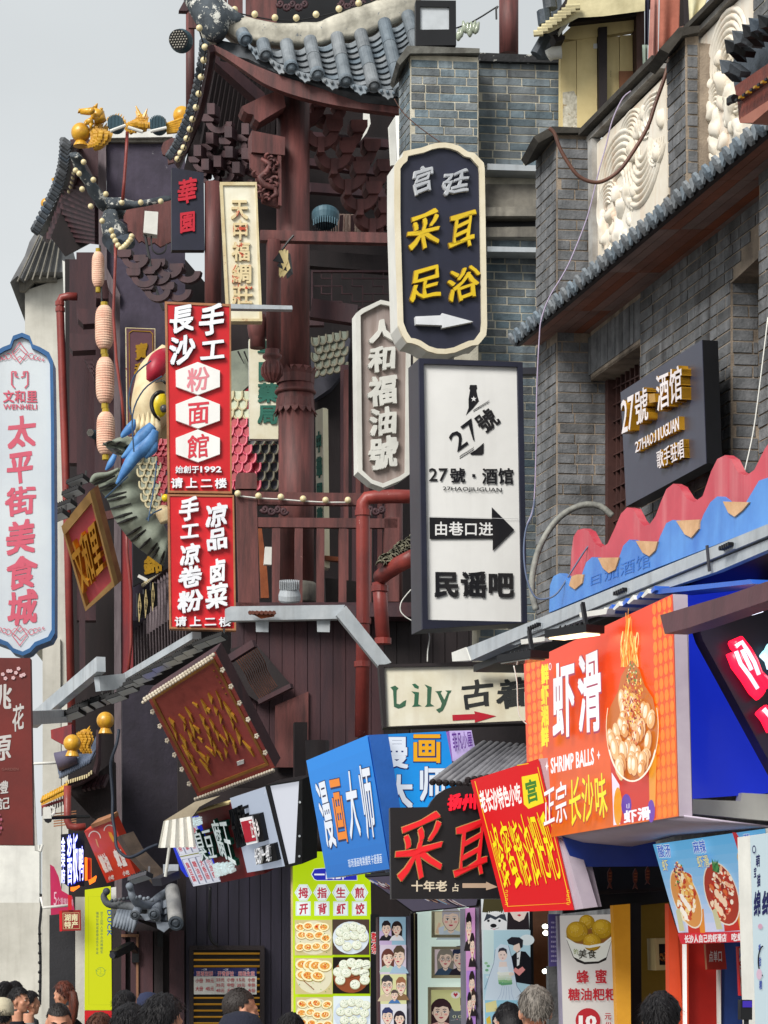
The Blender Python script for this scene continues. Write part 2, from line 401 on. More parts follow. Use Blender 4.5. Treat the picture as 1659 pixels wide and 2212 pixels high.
BLUEP=M('blue_painted_steel','#2f62c4','#2a55ab',rough=0.4,scale=2,bump=0.03)
def pin(poly,s,z):
 c=False;n=len(poly)
 for i in range(n):
  x1,y1=poly[i];x2,y2=poly[(i+1)%n]
  if(y1>z)!=(y2>z)and s<(x2-x1)*(z-y1)/(y2-y1)+x1:c=not c
 return c
def spans(poly,z):
 xs=[]
 n=len(poly)
 for i in range(n):
  x1,y1=poly[i];x2,y2=poly[(i+1)%n]
  if(y1>z)!=(y2>z):xs.append((x2-x1)*(z-y1)/(y2-y1)+x1)
 xs.sort();return[(xs[i],xs[i+1])for i in range(0,len(xs)-1,2)]
class Bricks:
 """lays courses of separate bricks over regions of upright planes"""
 def __init__(s):s.items=[]
 def lay(s,face,regions,holes=(),course=0.07,bl=0.25,gap=0.011,proud=0.006,soldier=False,seed=1):
  rnd=random.Random(seed);up=Vector((0,0,1));ax=up.cross(face.n).normalized()
  o=face.p.copy();o.z=0
  def loc(px):
   q=[]
   for u,v in px:
    w=face.pt(u,v);q.append(((w-o).dot(ax),w.z))
   return q
  regs=[loc(r)for r in regions];hl=[loc(h)for h in holes]
  zmin=min(p[1]for r in regs for p in r);zmax=max(p[1]for r in regs for p in r)
  k0=int(zmin/course);k1=int(zmax/course)+1
  for k in range(k0,k1):
   zc=(k+0.5)*course
   sp=[x for r in regs for x in spans(r,zc)]
   for h in hl:
    for a,b in spans(h,zc):
     nw=[]
     for x,y in sp:
      if b<=x or a>=y:nw.append((x,y));continue
      if a>x:nw.append((x,a))
      if b<y:nw.append((b,y))
     sp=nw
   for a,b in sp:
    x=a-(0.0 if k%2 else rnd.uniform(0.08,0.16))
    while x<b-0.02:
     L_=bl if rnd.random()<0.62 else bl*0.5
     if soldier:L_=course*0.28
     x0,x1=max(x,a),min(x+L_,b);x+=L_
     if x1-x0<0.035 and not soldier:continue
     c=o+ax*((x0+x1)/2)+up*zc+face.n*(rnd.uniform(-0.003,0.003))
     s.items.append((c,ax,face.n,(x1-x0-gap)/2,proud,(course-gap)/2,rnd.uniform(-0.004,0.004)))
 def build(s,root,mat,limit=300):
  s.items.sort(key=lambda t:(t[0]-CAMP).length*(1.0 if t[3]>0.08 else 1.35))
  me=MB().box((0,0,0),(1,0,0),(0,1,0),(0,0,1)).build('brick',mat,root).data
  first=root.children[-1]if False else None
  o0=[c for c in root.children if c.data==me][0]
  me.transform(Matrix.Identity(4));
  base=wloc(root)
  for v in me.vertices:v.co+=base
  for i,(c,ax,n,hx,pr,hz,rot)in enumerate(s.items[:limit]):
   o=o0 if i==0 else o0.copy()
   if i:col.objects.link(o);o.parent=root
   o.matrix_local=Matrix.Translation(c-base)@Matrix((ax,n,Vector((0,0,1)))).transposed().to_4x4()@Matrix.Rotation(rot,4,'Y')@Matrix.Diagonal((hx,pr,hz,1))
  rest=s.items[limit:]
  if rest:
   b=MB()
   for c,ax,n,hx,pr,hz,rot in rest:b.box(c,ax*hx,n*pr,Vector((0,0,hz)))
   b.build('brick',mat,root,kind='stuff')
# ground and far sky-line
g=MB();g.grid([[(-400,-60,0),(400,-60,0)],[(-400,700,0),(400,700,0)]])
gr=g.build('ground',M('lane_stone','#77746e','#5e5b56',rough=0.8,scale=1.5,bump=0.4),None);gr['kind']='structure'
g=MB();g.box((-0.2,24,0.002),(2.6,0,0),(-0.24*30,30,0),(0,0,0.002))
g.build('lane_paving',M('granite_slab','#8a8781','#6c6964',rough=0.7,scale=2.5,bump=0.3),None)['kind']='structure'
# right brick building
A0,AP,AE,AI=5.47,5.24,5.055,5.62
S0,SP,SI=street(A0),street(AP),street(AI)
bb=thing('brick_building','grey brick shop building with cream relief panels and a long tiled eave','building',(P(1400,2040,14.8).x,14.8,0))
def wall(mb,face,px,th=0.12):mb.slab(face,px,-th,0.0)
W=MB()
PA=P(1203,1000,16.8);crossA=Face(PA,Vector((0.12,-1,0)))
PB=street(AP+0.05).pt(1482,300);crossB=Face(PB,Vector((0.12,-1,0)))
crossR=Face(S0.pt(1579,800),Vector((0.12,-1,0)))
c30=K(3,0);c31=K(3,1)
win1=[(1276,822),(1383,746),(1383,1700),(1276,1700)]
s0reg=[(1276,705),(1659,262),(1659,1650),(1276,1700)]
op2=[(1579,612),(1700,480),(1700,1700),(1579,1700)]
wall(W,S0,[(1276,700),(1400,560),(1720,175),(1720,480),(1579,612),(1579,1700),(1383,1700),(1383,746),(1276,822)],0.25)
wall(W,crossA,[(1203,280),(1276,290),(1276,700),(1322,700),(1322,1700),(1203,1700)],0.3)
wall(W,SP,[(1158,318),(1203,300),(1203,1700),(1158,1700)],0.2)
wall(W,crossR,[(1579,600),(1645,560),(1645,1500),(1579,1500)],0.1)
wall(W,S0,[(1276,330),(1659,-70),(1720,-90),(1720,240),(1276,690)],0.3)
W.build('wall',MORT_D,bb)
bk=MB();a_,b_=S0.pt(1330,HV),S0.pt(1800,HV)
for z0,z1 in((0,7.2),):
 q=[S0.pt(1276,HV),S0.pt(1900,HV)]
 i0=Vector((q[0].x+0.32,q[0].y,0));i1=Vector((q[1].x+0.32,q[1].y,0));e=Vector((7,0.8,0))
 bk.prism([i0+Vector((0,0,z1)),i1+Vector((0,0,z1)),i1+e+Vector((0,0,z1)),i0+e+Vector((0,0,z1))],[i0,i1,i1+e,i0+e])
bk.build('building_body',BRICK_D,bb)
br=Bricks()
br.lay(crossA,[[(1203,295),(1275,303),(1275,720),(1203,745)],[(1203,745),(1320,745),(1320,1660),(1203,1660)]],seed=3,course=0.071)
br.lay(SP,[[(1159,330),(1202,303),(1202,700),(1159,735)],[(1159,750),(1202,740),(1202,1650),(1159,1650)]],seed=4,course=0.071)
br.lay(S0,[[(1384,610),(1659,290),(1659,430),(1579,605),(1579,1240),(1384,1400)]],seed=5,course=0.071)
br.lay(S0,[[(1276,722),(1384,610),(1384,744),(1276,820)]],course=0.27,soldier=True,gap=0.006,seed=6)
br.lay(crossR,[[(1581,612),(1638,575),(1638,1200),(1581,1200)]],seed=7,course=0.071)
SPb=street(AP+0.05)
pierB=[(1441,128),(1482,90),(1483,395),(1446,422)]
W2=MB();wall(W2,SPb,pierB,0.2);wall(W2,crossB.off(0.0),[(1480,80),(1509,78),(1509,380),(1482,395)],0.2)
pierD=[(1640,380),(1720,300),(1720,1500),(1640,1500)]
wall(W2,SPb,pierD,0.3);W2.build('pier',MORT_D,bb)
br.lay(SPb,[pierB,pierD],seed=8,course=0.071)
br.lay(crossB,[[(1483,84),(1508,82),(1508,378),(1483,390)]],seed=9,course=0.071)
SPc=street(AP+0.12);pierC=[(1628,-10),(1700,-80),(1700,240),(1630,290)]
W2=MB();wall(W2,SPc,pierC,0.2);W2.build('pier',MORT_L,bb)
br.lay(SPc,[pierC],seed=10,course=0.071)
br.build(bb,BRICK_D,300)
cp=MB()
def coping(mb,pts,face,h0,h1,t):
 for(a,b)in zip(pts[:-1],pts[1:]):
  mb.slab(face,[a,b,(b[0],b[1]+t),(a[0],a[1]+t)],h0,h1)
COPE=M('mossy_coping','#3f3c37','#26231f',rough=0.9,scale=6,bump=0.8,bscale=20)
coping(cp,[(1279,283),(1440,122)],S0,-0.3,0.10,12);coping(cp,[(1508,62),(1640,-72)],S0,-0.3,0.10,12)
cp.slab(crossA,[(1150,300),(1190,278),(1282,282),(1282,292),(1200,292),(1160,314)],-0.45,0.05)
cp.slab(crossB,[(1421,112),(1462,66),(1507,62),(1507,76),(1470,84),(1440,122)],-0.3,0.05)
cp.build('coping',COPE,bb)
WT=M('weathered_white_trim','#a6a5a2','#77726c',rough=0.8,scale=5,streak=0.6,grime='#4c3b30',bump=0.3)
fr=MB()
coping(fr,[(1282,297),(1440,137)],S0,-0.02,0.05,11);coping(fr,[(1510,75),(1640,-58)],S0,-0.02,0.05,11)
fr.slab(S0,[(1284,306),(1293,300),(1296,640),(1287,655)],-0.02,0.05)
fr.slab(S0,[(1507,80),(1516,74),(1521,440),(1511,450)],-0.02,0.05)
fr.build('panel_frame',WT,bb)
def relief(quad,seed,name='relief_panel'):
 rnd=random.Random(seed);pn=MB();pn.slab(S0,quad,-0.03,0.012)
 p=pn.build(name,RELIEF,bb)
 def band(cu,cv,a,b,a0,a1,w,hh,tilt=0.0):
  mb=MB();n=14;pts=[]
  for i in range(n+1):
   t=R(a0+(a1-a0)*i/n);s=cu+a*math.cos(t);q=cv-b*math.sin(t);u,v=lerp2(quad,s,q);pts.append(S0.pt(u,v,0.014))
  rows=[]
  for i,c in enumerate(pts):
   tdir=(pts[min(i+1,n)]-pts[max(i-1,0)]).normalized();sd=tdir.cross(S0.n).normalized()
   taper=math.sin(math.pi*(i+0.6)/(n+1.2))**0.5
   rows.append([c+sd*(w*taper*x)+S0.n*(hh*.7*taper*(1-x*x))for x in(-1,-0.6,0,0.5,1)])
  mb.grid(rows);mb.build('relief_wave',RELIEF,p,smooth=True)
 def rock(s,t,r,h):
  mb=MB();u,v=lerp2(quad,s,t);c=S0.pt(u,v,0.01)
  ax=Vector((0,0,1)).cross(S0.n)
  mb.ball(c,1.0,14,10,(ax*r*.9,Vector((0,0,r*1.25)),S0.n*h*.6))
  for i,q in enumerate(mb.v):
   d=noise.noise(q*16+Vector((seed,0,0)));mb.v[i]=c+(q-c)*(1+0.8*d)
  mb.build('relief_rock',RELIEF,p,smooth=True)
 return band,rock
q1=[(1291,312),(1441,165),(1447,420),(1296,640)]
band,rock=relief(q1,1)
for k in range(7):band(0.32,0.42,0.07+k*0.038,0.06+k*0.045,-20,178,0.022,0.03)
for k in range(7):band(0.68,0.36,0.08+k*0.035,0.10+k*0.055,190,345,0.022,0.03)
for k in range(4):band(0.80,0.20,0.05+k*0.04,0.05+k*0.035,60,250,0.02,0.028)
for s,t,r,h in((0.10,0.62,.07,.07),(0.2,0.58,.05,.06),(0.3,0.52,.05,.08),(0.36,0.62,.06,.07),(0.14,0.74,.06,.07),(0.24,0.70,.05,.06),(0.32,0.78,.07,.07),(0.45,0.60,.05,.07),(0.2,0.86,.05,.06),(0.36,0.9,.06,.06),(0.55,0.33,.06,.09),(0.6,0.22,.05,.06),(0.9,0.58,.05,.06),(0.94,0.3,.05,.06),(0.7,0.12,.04,.05),(0.12,0.9,.05,.06)):rock(s,t,r,h)
for k in range(26):rock(.08+(k*.137)%.5,.5+(k*.211)%.46,.022+(k%4)*.007,.05)
for k in range(6):band(0.16,0.50,0.03+k*0.022,0.03+k*0.026,10,200,0.014,0.03);band(.5,.2,.03+k*.03,.03+k*.03,-30,150,.016,.03);band(.88,.46,.03+k*.018,.04+k*.03,150,330,.014,.03)
q2=[(1517,85),(1630,-30),(1632,265),(1521,428)]
band,rock=relief(q2,2)
for k in range(7):band(0.52,0.34,0.07+k*0.05,0.06+k*0.045,-15,185,0.022,0.03)
for s,t,r,h in((0.1,0.45,.07,.08),(0.22,0.56,.06,.07),(0.18,0.36,.05,.06),(0.45,0.45,.06,.09),(0.55,0.6,.06,.07),(0.3,0.66,.06,.07),(0.62,0.72,.07,.07),(0.25,0.78,.06,.06),(0.45,0.85,.06,.07),(0.85,0.62,.06,.07),(0.7,0.9,.06,.06),(0.4,0.28,.05,.06)):rock(s,t,r,h)
for k in range(26):rock(.06+(k*.137)%.75,.4+(k*.211)%.55,.022+(k%4)*.007,.05)
for k in range(6):band(.3,.55,.03+k*.025,.03+k*.028,20,220,.015,.03);band(.75,.6,.03+k*.025,.03+k*.03,140,330,.015,.03)
zE=6.24
def eave_pt(Y,a,z):return Vector((a-0.24*Y,Y,z))
Y0,Y1=17.15,11.6
nb=6
for j in range(nb):
 a0_,a1_=AE+0.03+(A0-AE)*j/nb,AE+0.03+(A0-AE)*(j+1)/nb-0.004
 for k in range(6):
  ya,yb=Y0-(Y0-Y1)*k/6,Y0-(Y0-Y1)*(k+1)/6+0.006
  mb=MB();mb.prism([eave_pt(ya,a0_,zE),eave_pt(ya,a1_,zE),eave_pt(yb,a1_,zE),eave_pt(yb,a0_,zE)],[eave_pt(ya,a0_,zE+.025),eave_pt(ya,a1_,zE+.025),eave_pt(yb,a1_,zE+.025),eave_pt(yb,a0_,zE+.025)])
  mb.build('soffit_board',SOFFIT,bb)
mb=MB();mb.prism([eave_pt(Y0,AE,zE-.01),eave_pt(Y1,AE,zE-.01),eave_pt(Y1,AE,zE+.05),eave_pt(Y0,AE,zE+.05)],[eave_pt(Y0,AE+.03,zE-.01),eave_pt(Y1,AE+.03,zE-.01),eave_pt(Y1,AE+.03,zE+.05),eave_pt(Y0,AE+.03,zE+.05)])
mb.build('eave_board',WOODK,bb)
mb=MB();mb.sheet([[eave_pt(Y0,AE+.02,zE+.06),eave_pt(Y0,A0,zE+.30)],[eave_pt(Y1,AE+.02,zE+.06),eave_pt(Y1,A0,zE+.30)]],(0,0,-0.03));mb.build('eave_bed',TILED,bb)
tm=MB();sl=Vector((0.42,0,0.24)).normalized();al=DIR
rows=[]
for i in range(9):
 t=math.pi*i/8;rows.append([sl*x+al*(0.045*math.cos(t))+Vector((0,0,0.05*math.sin(t)*(1.0 if x>0 else 1.15)))for x in(-0.05,0.16,0.46)])
tm.sheet(rows,(0,0,-0.012));tm.lathe([(0.02,-0.01),(0.052,0),(0.052,0.02),(0.02,0.03)],sl*-0.07+Vector((0,0,0.012)),-sl,10)
t0=tm.build('eave_tile',TILE,None)
dm=MB();pts=[(-.055,.02),(-.04,-.02),(-.02,-.045),(0,-.07),(.02,-.045),(.04,-.02),(.055,.02)]
dm.prism([al*x+Vector((-.07,0,z))for x,z in pts],[al*x+Vector((-.055,0,z))for x,z in pts]);d0=dm.build('drip_tile',TILE,None)
nT=int((Y0-Y1)/0.148)
for i in range(nT):
 for o0,dy in((t0,0),(d0,0.074)):
  o=o0 if i==0 else o0.copy()
  if i:col.objects.link(o)
  o.parent=bb;o.location=eave_pt(Y0-0.05-i*0.148-dy,AE+0.03,zE+0.055)-wloc(bb)
  o.rotation_euler=(random.uniform(-.03,.03),random.uniform(-.03,.03),random.uniform(-.02,.02))
lw=MB();f=SI
lw.ring(f,[(1319,700),(1420,620),(1420,1700),(1319,1700)],[(1325,705),(1414,635),(1414,1690),(1325,1690)],-0.03,0.04);wf=lw.build('window_frame',M('brown_window_wood','#4c2f2a','#35211f',rough=0.6,scale=3,bump=0.2),bb)
part('pane',M('dark_glass','#1a1c20',rough=0.15,bump=0.0,spec=0.7),wf,lambda b:b.slab(f,[(1322,700),(1418,620),(1418,1695),(1322,1695)],-0.06,-0.05))
lt=MB()
for k in range(9):
 u=1330+k*10;lt.slab(f,[(u,700-(u-1319)*.8),(u+2,700-(u-1319)*.8),(u+2,1690),(u,1690)],-0.03,0.0)
for k in range(26):
 v=730+k*36;lt.slab(f,[(1325,v),(1414,v-45),(1414,v-42),(1325,v+3)],-0.028,0.004)
lt.build('lattice',_M['brown_window_wood'],wf)
part('window_head',MORT_D,bb,lambda b:b.prism([S0.pt(1276,822),S0.pt(1383,746),SI.pt(1383,746),SI.pt(1276,822)],[p+Vector((0,0,.02))for p in(S0.pt(1276,822),S0.pt(1383,746),SI.pt(1383,746),SI.pt(1276,822))]))
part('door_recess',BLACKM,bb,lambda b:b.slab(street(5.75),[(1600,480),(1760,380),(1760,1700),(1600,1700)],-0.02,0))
# centre brick wall (stands between the timber tower and the brick building)
cb=thing('brick_wall','tall blue-grey brick wall with pale mortar and a capped pier beside the tower roof','wall',(P(1033,2040,20.4).x,20.4,0))
cW=cross(1033,20.4,0.10);cW2=cross(1033,20.75,0.10)
sW=Face(cW.pt(886,500),Vector((1,0.24,0)))
w=MB();wall(w,cW,[(886,118),(1033,124),(1033,1340),(905,1340),(905,700),(886,700)],0.45);wall(w,cW2,[(1030,130),(1211,136),(1290,140),(1290,1640),(1030,1640)],0.3)
wall(w,sW,[(862,140),(886,118),(886,700),(862,700)],0.2);w.build('wall',MORT_L,cb)
br=Bricks()
br.lay(cW,gap=.012,regions=[[(887,122),(1032,127),(1032,345),(887,345)]],seed=21)
br.lay(cW2,gap=.012,regions=[[(1033,138),(1211,142),(1211,375),(1033,375)],[(1033,520),(1165,520),(1165,1480),(1033,1480)]],seed=22)
br.lay(sW,gap=.012,regions=[[(863,140),(886,122),(886,345),(863,345)]],seed=23)
br.build(cb,BRICK_M,300)
cp=MB();cp.slab(cW,[(855,138),(878,104),(1034,110),(1034,120),(884,121),(862,146)],-0.5,0.06);cp.build('pier_cap',M('cap_stone','#6d6d68','#44433f',rough=0.9,scale=5,streak=.5,bump=.5),cb)
part('coping',M('black_coping','#2d2e31','#1c1d1f',rough=.8,scale=6,bump=.6,chips=0.5,chipc='#b9b9b4'),cb,lambda b:b.slab(cW2,[(1034,119),(1212,126),(1212,141),(1034,137)],-0.35,0.06))
part('ledge',CONC,cb,lambda b:(b.slab(cW2,[(1040,404),(1162,404),(1162,462),(1040,462)],0,0.08),b.slab(cW2,[(1040,462),(1162,458),(1162,480),(1040,480)],0,0.18),b.slab(cW2,[(1040,500),(1162,498),(1162,520),(1040,520)],0,0.12)))
part('recess',BLACKM,cb,lambda b:b.slab(cW2,[(1040,480),(1160,480),(1160,500),(1040,500)],-0.01,0.02))
ch=MB();ch.slab(cW2,[(1045,371),(1180,376),(1180,388),(1045,384)],0.02,0.22);o=tag(ch.build('steel_channel',STEEL,None),'grey steel channel crossing the brick wall above the broken concrete ledge','steel beam')
ch=MB();ch.slab(cW2,[(1045,548),(1185,551),(1185,561),(1045,559)],0.02,0.22);o=tag(ch.build('steel_channel',STEEL,None),'thin grey steel channel crossing the brick wall below the concrete ledge','steel beam')
wr=MB();wr.tube([cW2.pt(u,v,.05)for u,v in((1029,128),(1029,240),(1031,350))],0.006,6);wr.slab(cW2,[(1027,240),(1032,240),(1032,259),(1027,259)],0.04,0.08)
tag(wr.build('cable_conduit',PAINTW,None),'thin pale cable running down the joint between pier and brick wall','cable')
# timber tower with the upturned tiled roof
c10,c00,c11,c01,c12,c02=K(1,0),K(0,0),K(1,1),K(0,1),K(1,2),K(0,2)
tw=thing('timber_tower','maroon timber tower with round columns, bracket sets and an upturned grey tiled roof','tower',(P(640,2040,26.5).x,26.5,0))
YT=26.0
def col_(name,u,v0,v1,w,Y,mat=WOODR,n=20,flare=0):
 a,b=P(u,v1,Y),P(u,v0,Y);r=w/2/F*Y
 mb=MB();mb.lathe([(r,0),(r,(b-a).z)],(b.x,b.y,a.z),n=n);return mb.build(name,mat,tw,smooth=False)
def smooth(o):
 o.data.polygons.foreach_set('use_smooth',[len(p.vertices)==4 for p in o.data.polygons]);return o
mc=smooth(col_('column',633,205,820,72,26.6));smooth(col_('column',640,820,1300,77,26.6))
smooth(col_('column',460,395,690,36,27.6));smooth(col_('column',591,520,760,32,25.9))
smooth(col_('column',411,20,250,19,28.5));smooth(col_('column',1099,-30,118,42,27.5))
smooth(col_('column',850,1060,1300,40,27.4));smooth(col_('column',1380,-30,-20,8,27.5))
pc=P(638,915,26.6);ax=Vector((0,0,1));px=26.6/F
mb=MB();mb.lathe([(38*px,0),(42*px,6*px),(39*px,30*px),(36*px,60*px),(37*px,95*px)],P(638,890,26.6),n=24)
mb.lathe([(42*px,0),(45*px,3*px),(45*px,6*px),(42*px,9*px)],P(638,852,26.6),n=24)
lc=smooth(mb.build('lotus_collar',WOODR,tw))
for k in range(16):
 a=2*math.pi*k/16;d=Vector((math.cos(a),math.sin(a),0));t=Vector((-d.y,d.x,0));w=9*px
 for sg,z0 in((1,P(0,812,26.6).z),(-1,P(0,882,26.6).z)):
  o=Vector((pc.x,pc.y,z0));r0=38*px
  rows=[]
  for i,(rr,hh,ww)in enumerate(((0,-18,1.0),(1,0,1.0),(4,9,.6),(8,15,.05))):
   rows.append([o+d*(r0+rr*px)+t*(w*ww*x)+ax*(sg*hh*px)for x in(-1,0,1)])
  MB().sheet(rows,d*0.012).build('petal',WOODR,lc)
smooth(part('column_base',CONC,tw,lambda b:b.lathe([(.21,0),(.24,.03),(.24,.2),(.21,.24)],P(640,1306,26.6),n=20)))
def finial(u,v0,w,h,Y,name='hanging_finial'):
 q=Y/F;r=w/2*q;H=h*q;b=P(u,v0+h,Y);f_=smooth(part(name,WOODR,tw,lambda m:m.lathe([(r*.15,0),(r*.55,H*.05),(r*.95,H*.25),(r,H*.45),(r*.8,H*.62),(r*.62,H*.68),(r*.95,H*.75),(r*.95,H*.82),(r*.7,H*.86),(r*.7,H)],b,n=18)))
 for k in range(14):
  a=2*math.pi*k/14;d=Vector((math.cos(a),math.sin(a),0))
  MB().tube([b+d*r*.55+ax*H*.04,b+d*r*1.0+ax*H*.25,b+d*r*1.03+ax*H*.42,b+d*r*.85+ax*H*.6],[r*.05,r*.11,r*.11,r*.05],5).build('flute',WOODR,f_)
finial(588,755,44,72,25.8)
smooth(part('hanging_finial',WOODR,tw,lambda m:m.lathe([(.085,0),(.085,.1),(.1,.12),(.115,.22),(.11,.3),(.08,.36)],P(557,752,26.0),n=18)))
def beam(name,u0,v0,u1,v1,w,d,Y0,Y1,mat=WOODR,label=None):
 a,b=P(u0,v0,Y0),P(u1,v1,Y1);mb=MB();mb.bar(a,b,d,w/F*(Y0+Y1)/2);return mb.build(name,mat,tw,label=label)
beam('beam',562,511,838,517,22,.12,25.9,26.0)
beam('beam',672,668,770,682,40,.15,27.2,27.2,WOODD);beam('beam',560,690,700,690,30,.1,27.6,27.6,WOODD)
beam('beam',660,560,850,575,34,.15,28.2,28.2,WOODK)
def lattice(face,q,nx,ny,mat,name='lattice_screen',w=2.2,seed=0,par=None):
 rnd=random.Random(seed);mb=MB()
 mb.ring(face,q,[lerp2(q,.02,.05),lerp2(q,.98,.05),lerp2(q,.98,.95),lerp2(q,.02,.95)],-.02,.03)
 for i in range(1,nx):
  for j in range(ny):
   if(i+j)%2 or rnd.random()<.3:
    a,b=lerp2(q,i/nx,j/ny),lerp2(q,i/nx,(j+1)/ny);mb.slab(face,[(a[0]-w/2,a[1]),(a[0]+w/2,a[1]),(b[0]+w/2,b[1]),(b[0]-w/2,b[1])],-.01,.012)
 for j in range(1,ny):
  for i in range(nx):
   if(i+j)%2==0 or rnd.random()<.3:
    a,b=lerp2(q,i/nx,j/ny),lerp2(q,(i+1)/nx,j/ny);mb.slab(face,[(a[0],a[1]-w/2),(b[0],b[1]-w/2),(b[0],b[1]+w/2),(a[0],a[1]+w/2)],-.012,.010)
 return mb.build(name,mat,par or tw)
f28=Face(P(750,600,28.0),Vector((.12,-1,0)))
lattice(f28,B(672,585,850,668),8,5,WOODD,seed=2)
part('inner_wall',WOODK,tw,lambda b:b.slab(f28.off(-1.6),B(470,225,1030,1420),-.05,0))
part('inner_panel',WOODD,tw,lambda b:(b.slab(f28.off(-.5),B(735,790,752,1300),0,.05),b.slab(f28.off(-.5),B(760,790,800,1300),0,.05),b.slab(f28.off(-.5),B(806,790,850,1300),0,.05)))
for u in(742,768,786,815):part('door_board',WOODR,tw,lambda b:b.slab(f28.off(-.2),B(u,800,u+10,1290),0,.03))
# ---- roof: ridge of old plaster, tube tiles, pan tiles, drip tiles
up_edge=[c10(x,y)for x,y in((105,-40),(190,20),(270,72),(350,105),(430,128),(560,158),(690,176),(830,182),(960,172),(1100,128),(1230,72),(1360,28),(1480,-10),(1620,-60))]
lo_edge=[c10(x,y)for x,y in((225,285),(300,290),(345,200),(420,250),(520,275),(620,285),(740,300),(860,300),(1000,290),(1120,265),(1250,240),(1400,180),(1540,120),(1640,95))]
fR=Face(P(620,80,26.2),Vector((.05,-1,.35)))
rd=MB();n=13
ue=spline(up_edge,4);le=spline(lo_edge,4);m_=min(len(ue),len(le));rows=[]
for i in range(m_):
 u0,u1=ue[i],le[i]
 rows.append([fR.pt(u0[0]+(u1[0]-u0[0])*t,u0[1]+(u1[1]-u0[1])*t,.05+.09*math.sin(math.pi*min(t+.12,1)))for t in(0,.15,.35,.6,.85,1)])
for r_ in rows:
 for k in range(len(r_)):r_[k]=r_[k]+fR.n*(0.03*noise.noise(r_[k]*5))
rd.sheet(rows,(0,.28,0));ridge=rd.build('roof_ridge',PLAST,tw,smooth=True)
tip=MB()
tip.tube([fR.pt(*c10(x,y),.1)for x,y in((60,-110),(110,-60),(165,0),(215,70),(270,135),(300,190),(290,250),(262,285))],[.07,.10,.13,.16,.19,.19,.15,.06],12)
tip.tube([fR.pt(*c10(x,y),.1)for x,y in((290,110),(350,150),(430,165),(500,175))],[.17,.15,.10,.04],10)
for i,q in enumerate(tip.v):tip.v[i]=q+Vector((0,0,.035*noise.noise(q*7)))+fR.n*.03*noise.noise(q*9)
tip.build('ridge_tip',RIDGEG,tw,smooth=True)
tubes=[((476,220),(497,262)),((612,285),(630,362)),((765,290),(795,443)),((918,268),(965,487)),((1092,245),(1150,530)),((1245,225),(1330,562)),((1398,155),(1505,590)),((1550,105),(1660,480))]
fT=Face(P(640,100,26.05),Vector((.03,-1,.55)))
rt=43/3*26/F
def tpt(q,h=0):return fT.pt(*c10(*q),h)
for i,(a,b)in enumerate(tubes):
 A_,B_=tpt(a,.02),tpt(b,.02);L_=(B_-A_).length;ns=max(1,round(L_/.30));d=(B_-A_)/ns;sd=d.cross(fT.n).normalized();nn=sd.cross(d).normalized()
 if nn.dot(fT.n)<0:nn=-nn
 for k in range(ns):
  rows=[]
  for j in range(9):
   t=math.pi*j/8;rows.append([A_+d*(k+x)+(sd*math.cos(t)+nn*math.sin(t))*rt*sc for x,sc in((0.0,1.0),(.04,1.0),(.93,1.0),(.935,1.06),(1.0,1.06))])
  MB().sheet(rows,-nn*.015).build('roof_tile',TILE,tw,smooth=False)
 te=MB();dn=d.normalized();ctr=B_+nn*.0
 te.lathe([(rt*.2,-.02),(rt*1.1,-.02),(rt*1.12,.02),(rt*.92,.035),(rt*.88,.02),(rt*.62,.02),(rt*.58,.035),(rt*.4,.04),(rt*.15,.05)],ctr,(dn+fT.n*.25),16)
 for k in range(7):
  aa=2*math.pi*k/7;te.ball(ctr+(sd*math.cos(aa)+nn*math.sin(aa))*rt*.32+dn*.03,.012,6,4)
 te.build('tile_end',TILE,tw,smooth=False)
bed=MB()
for i in range(len(tubes)-1):
 (a0,b0),(a1,b1)=tubes[i],tubes[i+1]
 A0_,B0_,A1_,B1_=[tpt(q)for q in(a0,b0,a1,b1)]
 L_=((B0_-A0_).length+(B1_-A1_).length)/2;ns=max(2,round(L_/.085))
 for k in range(ns):
  t0_,t1_=k/ns,(k+1.25)/ns
  pts=[]
  for t,h in((t0_,.0),(t1_,.035)):
   l,r=A0_.lerp(B0_,t),A1_.lerp(B1_,t);pts.append([l.lerp(r,x)+fT.n*(h-.10*(1-(2*x-1)**2)*.6)+Vector((0,0,-.03*math.sin(math.pi*x)))for x in(.12,.25,.38,.5,.62,.75,.88)])
  MB().sheet(pts,-fT.n*.014).build('pan_tile',TILE,tw)
 l,r=B0_,B1_;d0=((B0_-A0_)+(B1_-A1_)).normalized();sd=(r-l);w_=sd.length;e1=sd.normalized();e2=(d0*.55+Vector((0,0,-.75))).normalized()
 o_=l.lerp(r,.5)+fT.n*.0-e2*.01;hw=w_*.46
 prof=[(-1,-.15),(-.95,.2),(-.78,.38),(-.72,.55),(-.5,.66),(-.42,.84),(-.2,.9),(0,1.12),(.2,.9),(.42,.84),(.5,.66),(.72,.55),(.78,.38),(.95,.2),(1,-.15),(.5,.1),(0,.18),(-.5,.1)]
 nrm=e1.cross(e2).normalized()
 dt=MB();dt.prism([o_+e1*(x*hw)+e2*(y*hw*.9)for x,y in prof],[o_+e1*(x*hw)+e2*(y*hw*.9)+nrm*.02 for x,y in prof])
 dtp=dt.build('drip_tile',TILE,tw)
 sgn=1 if nrm.dot(CAMP-o_)>0 else-1
 fl=MB()
 for s_ in(-.5,0,.5):fl.ball(o_+e1*(s_*hw)+e2*(.45*hw)+nrm*(sgn*.022 if sgn<0 else .022),.02,6,4)
 fl.build('tile_ornament',TILE,dtp)
rb=MB();ub=[c10(x,y)for x,y in((300,200),(500,240),(760,270),(1000,270),(1250,215),(1560,90),(1640,90))];lb=[c10(x,y)for x,y in((330,290),(520,330),(720,430),(880,470),(1060,520),(1240,560),(1640,600))]
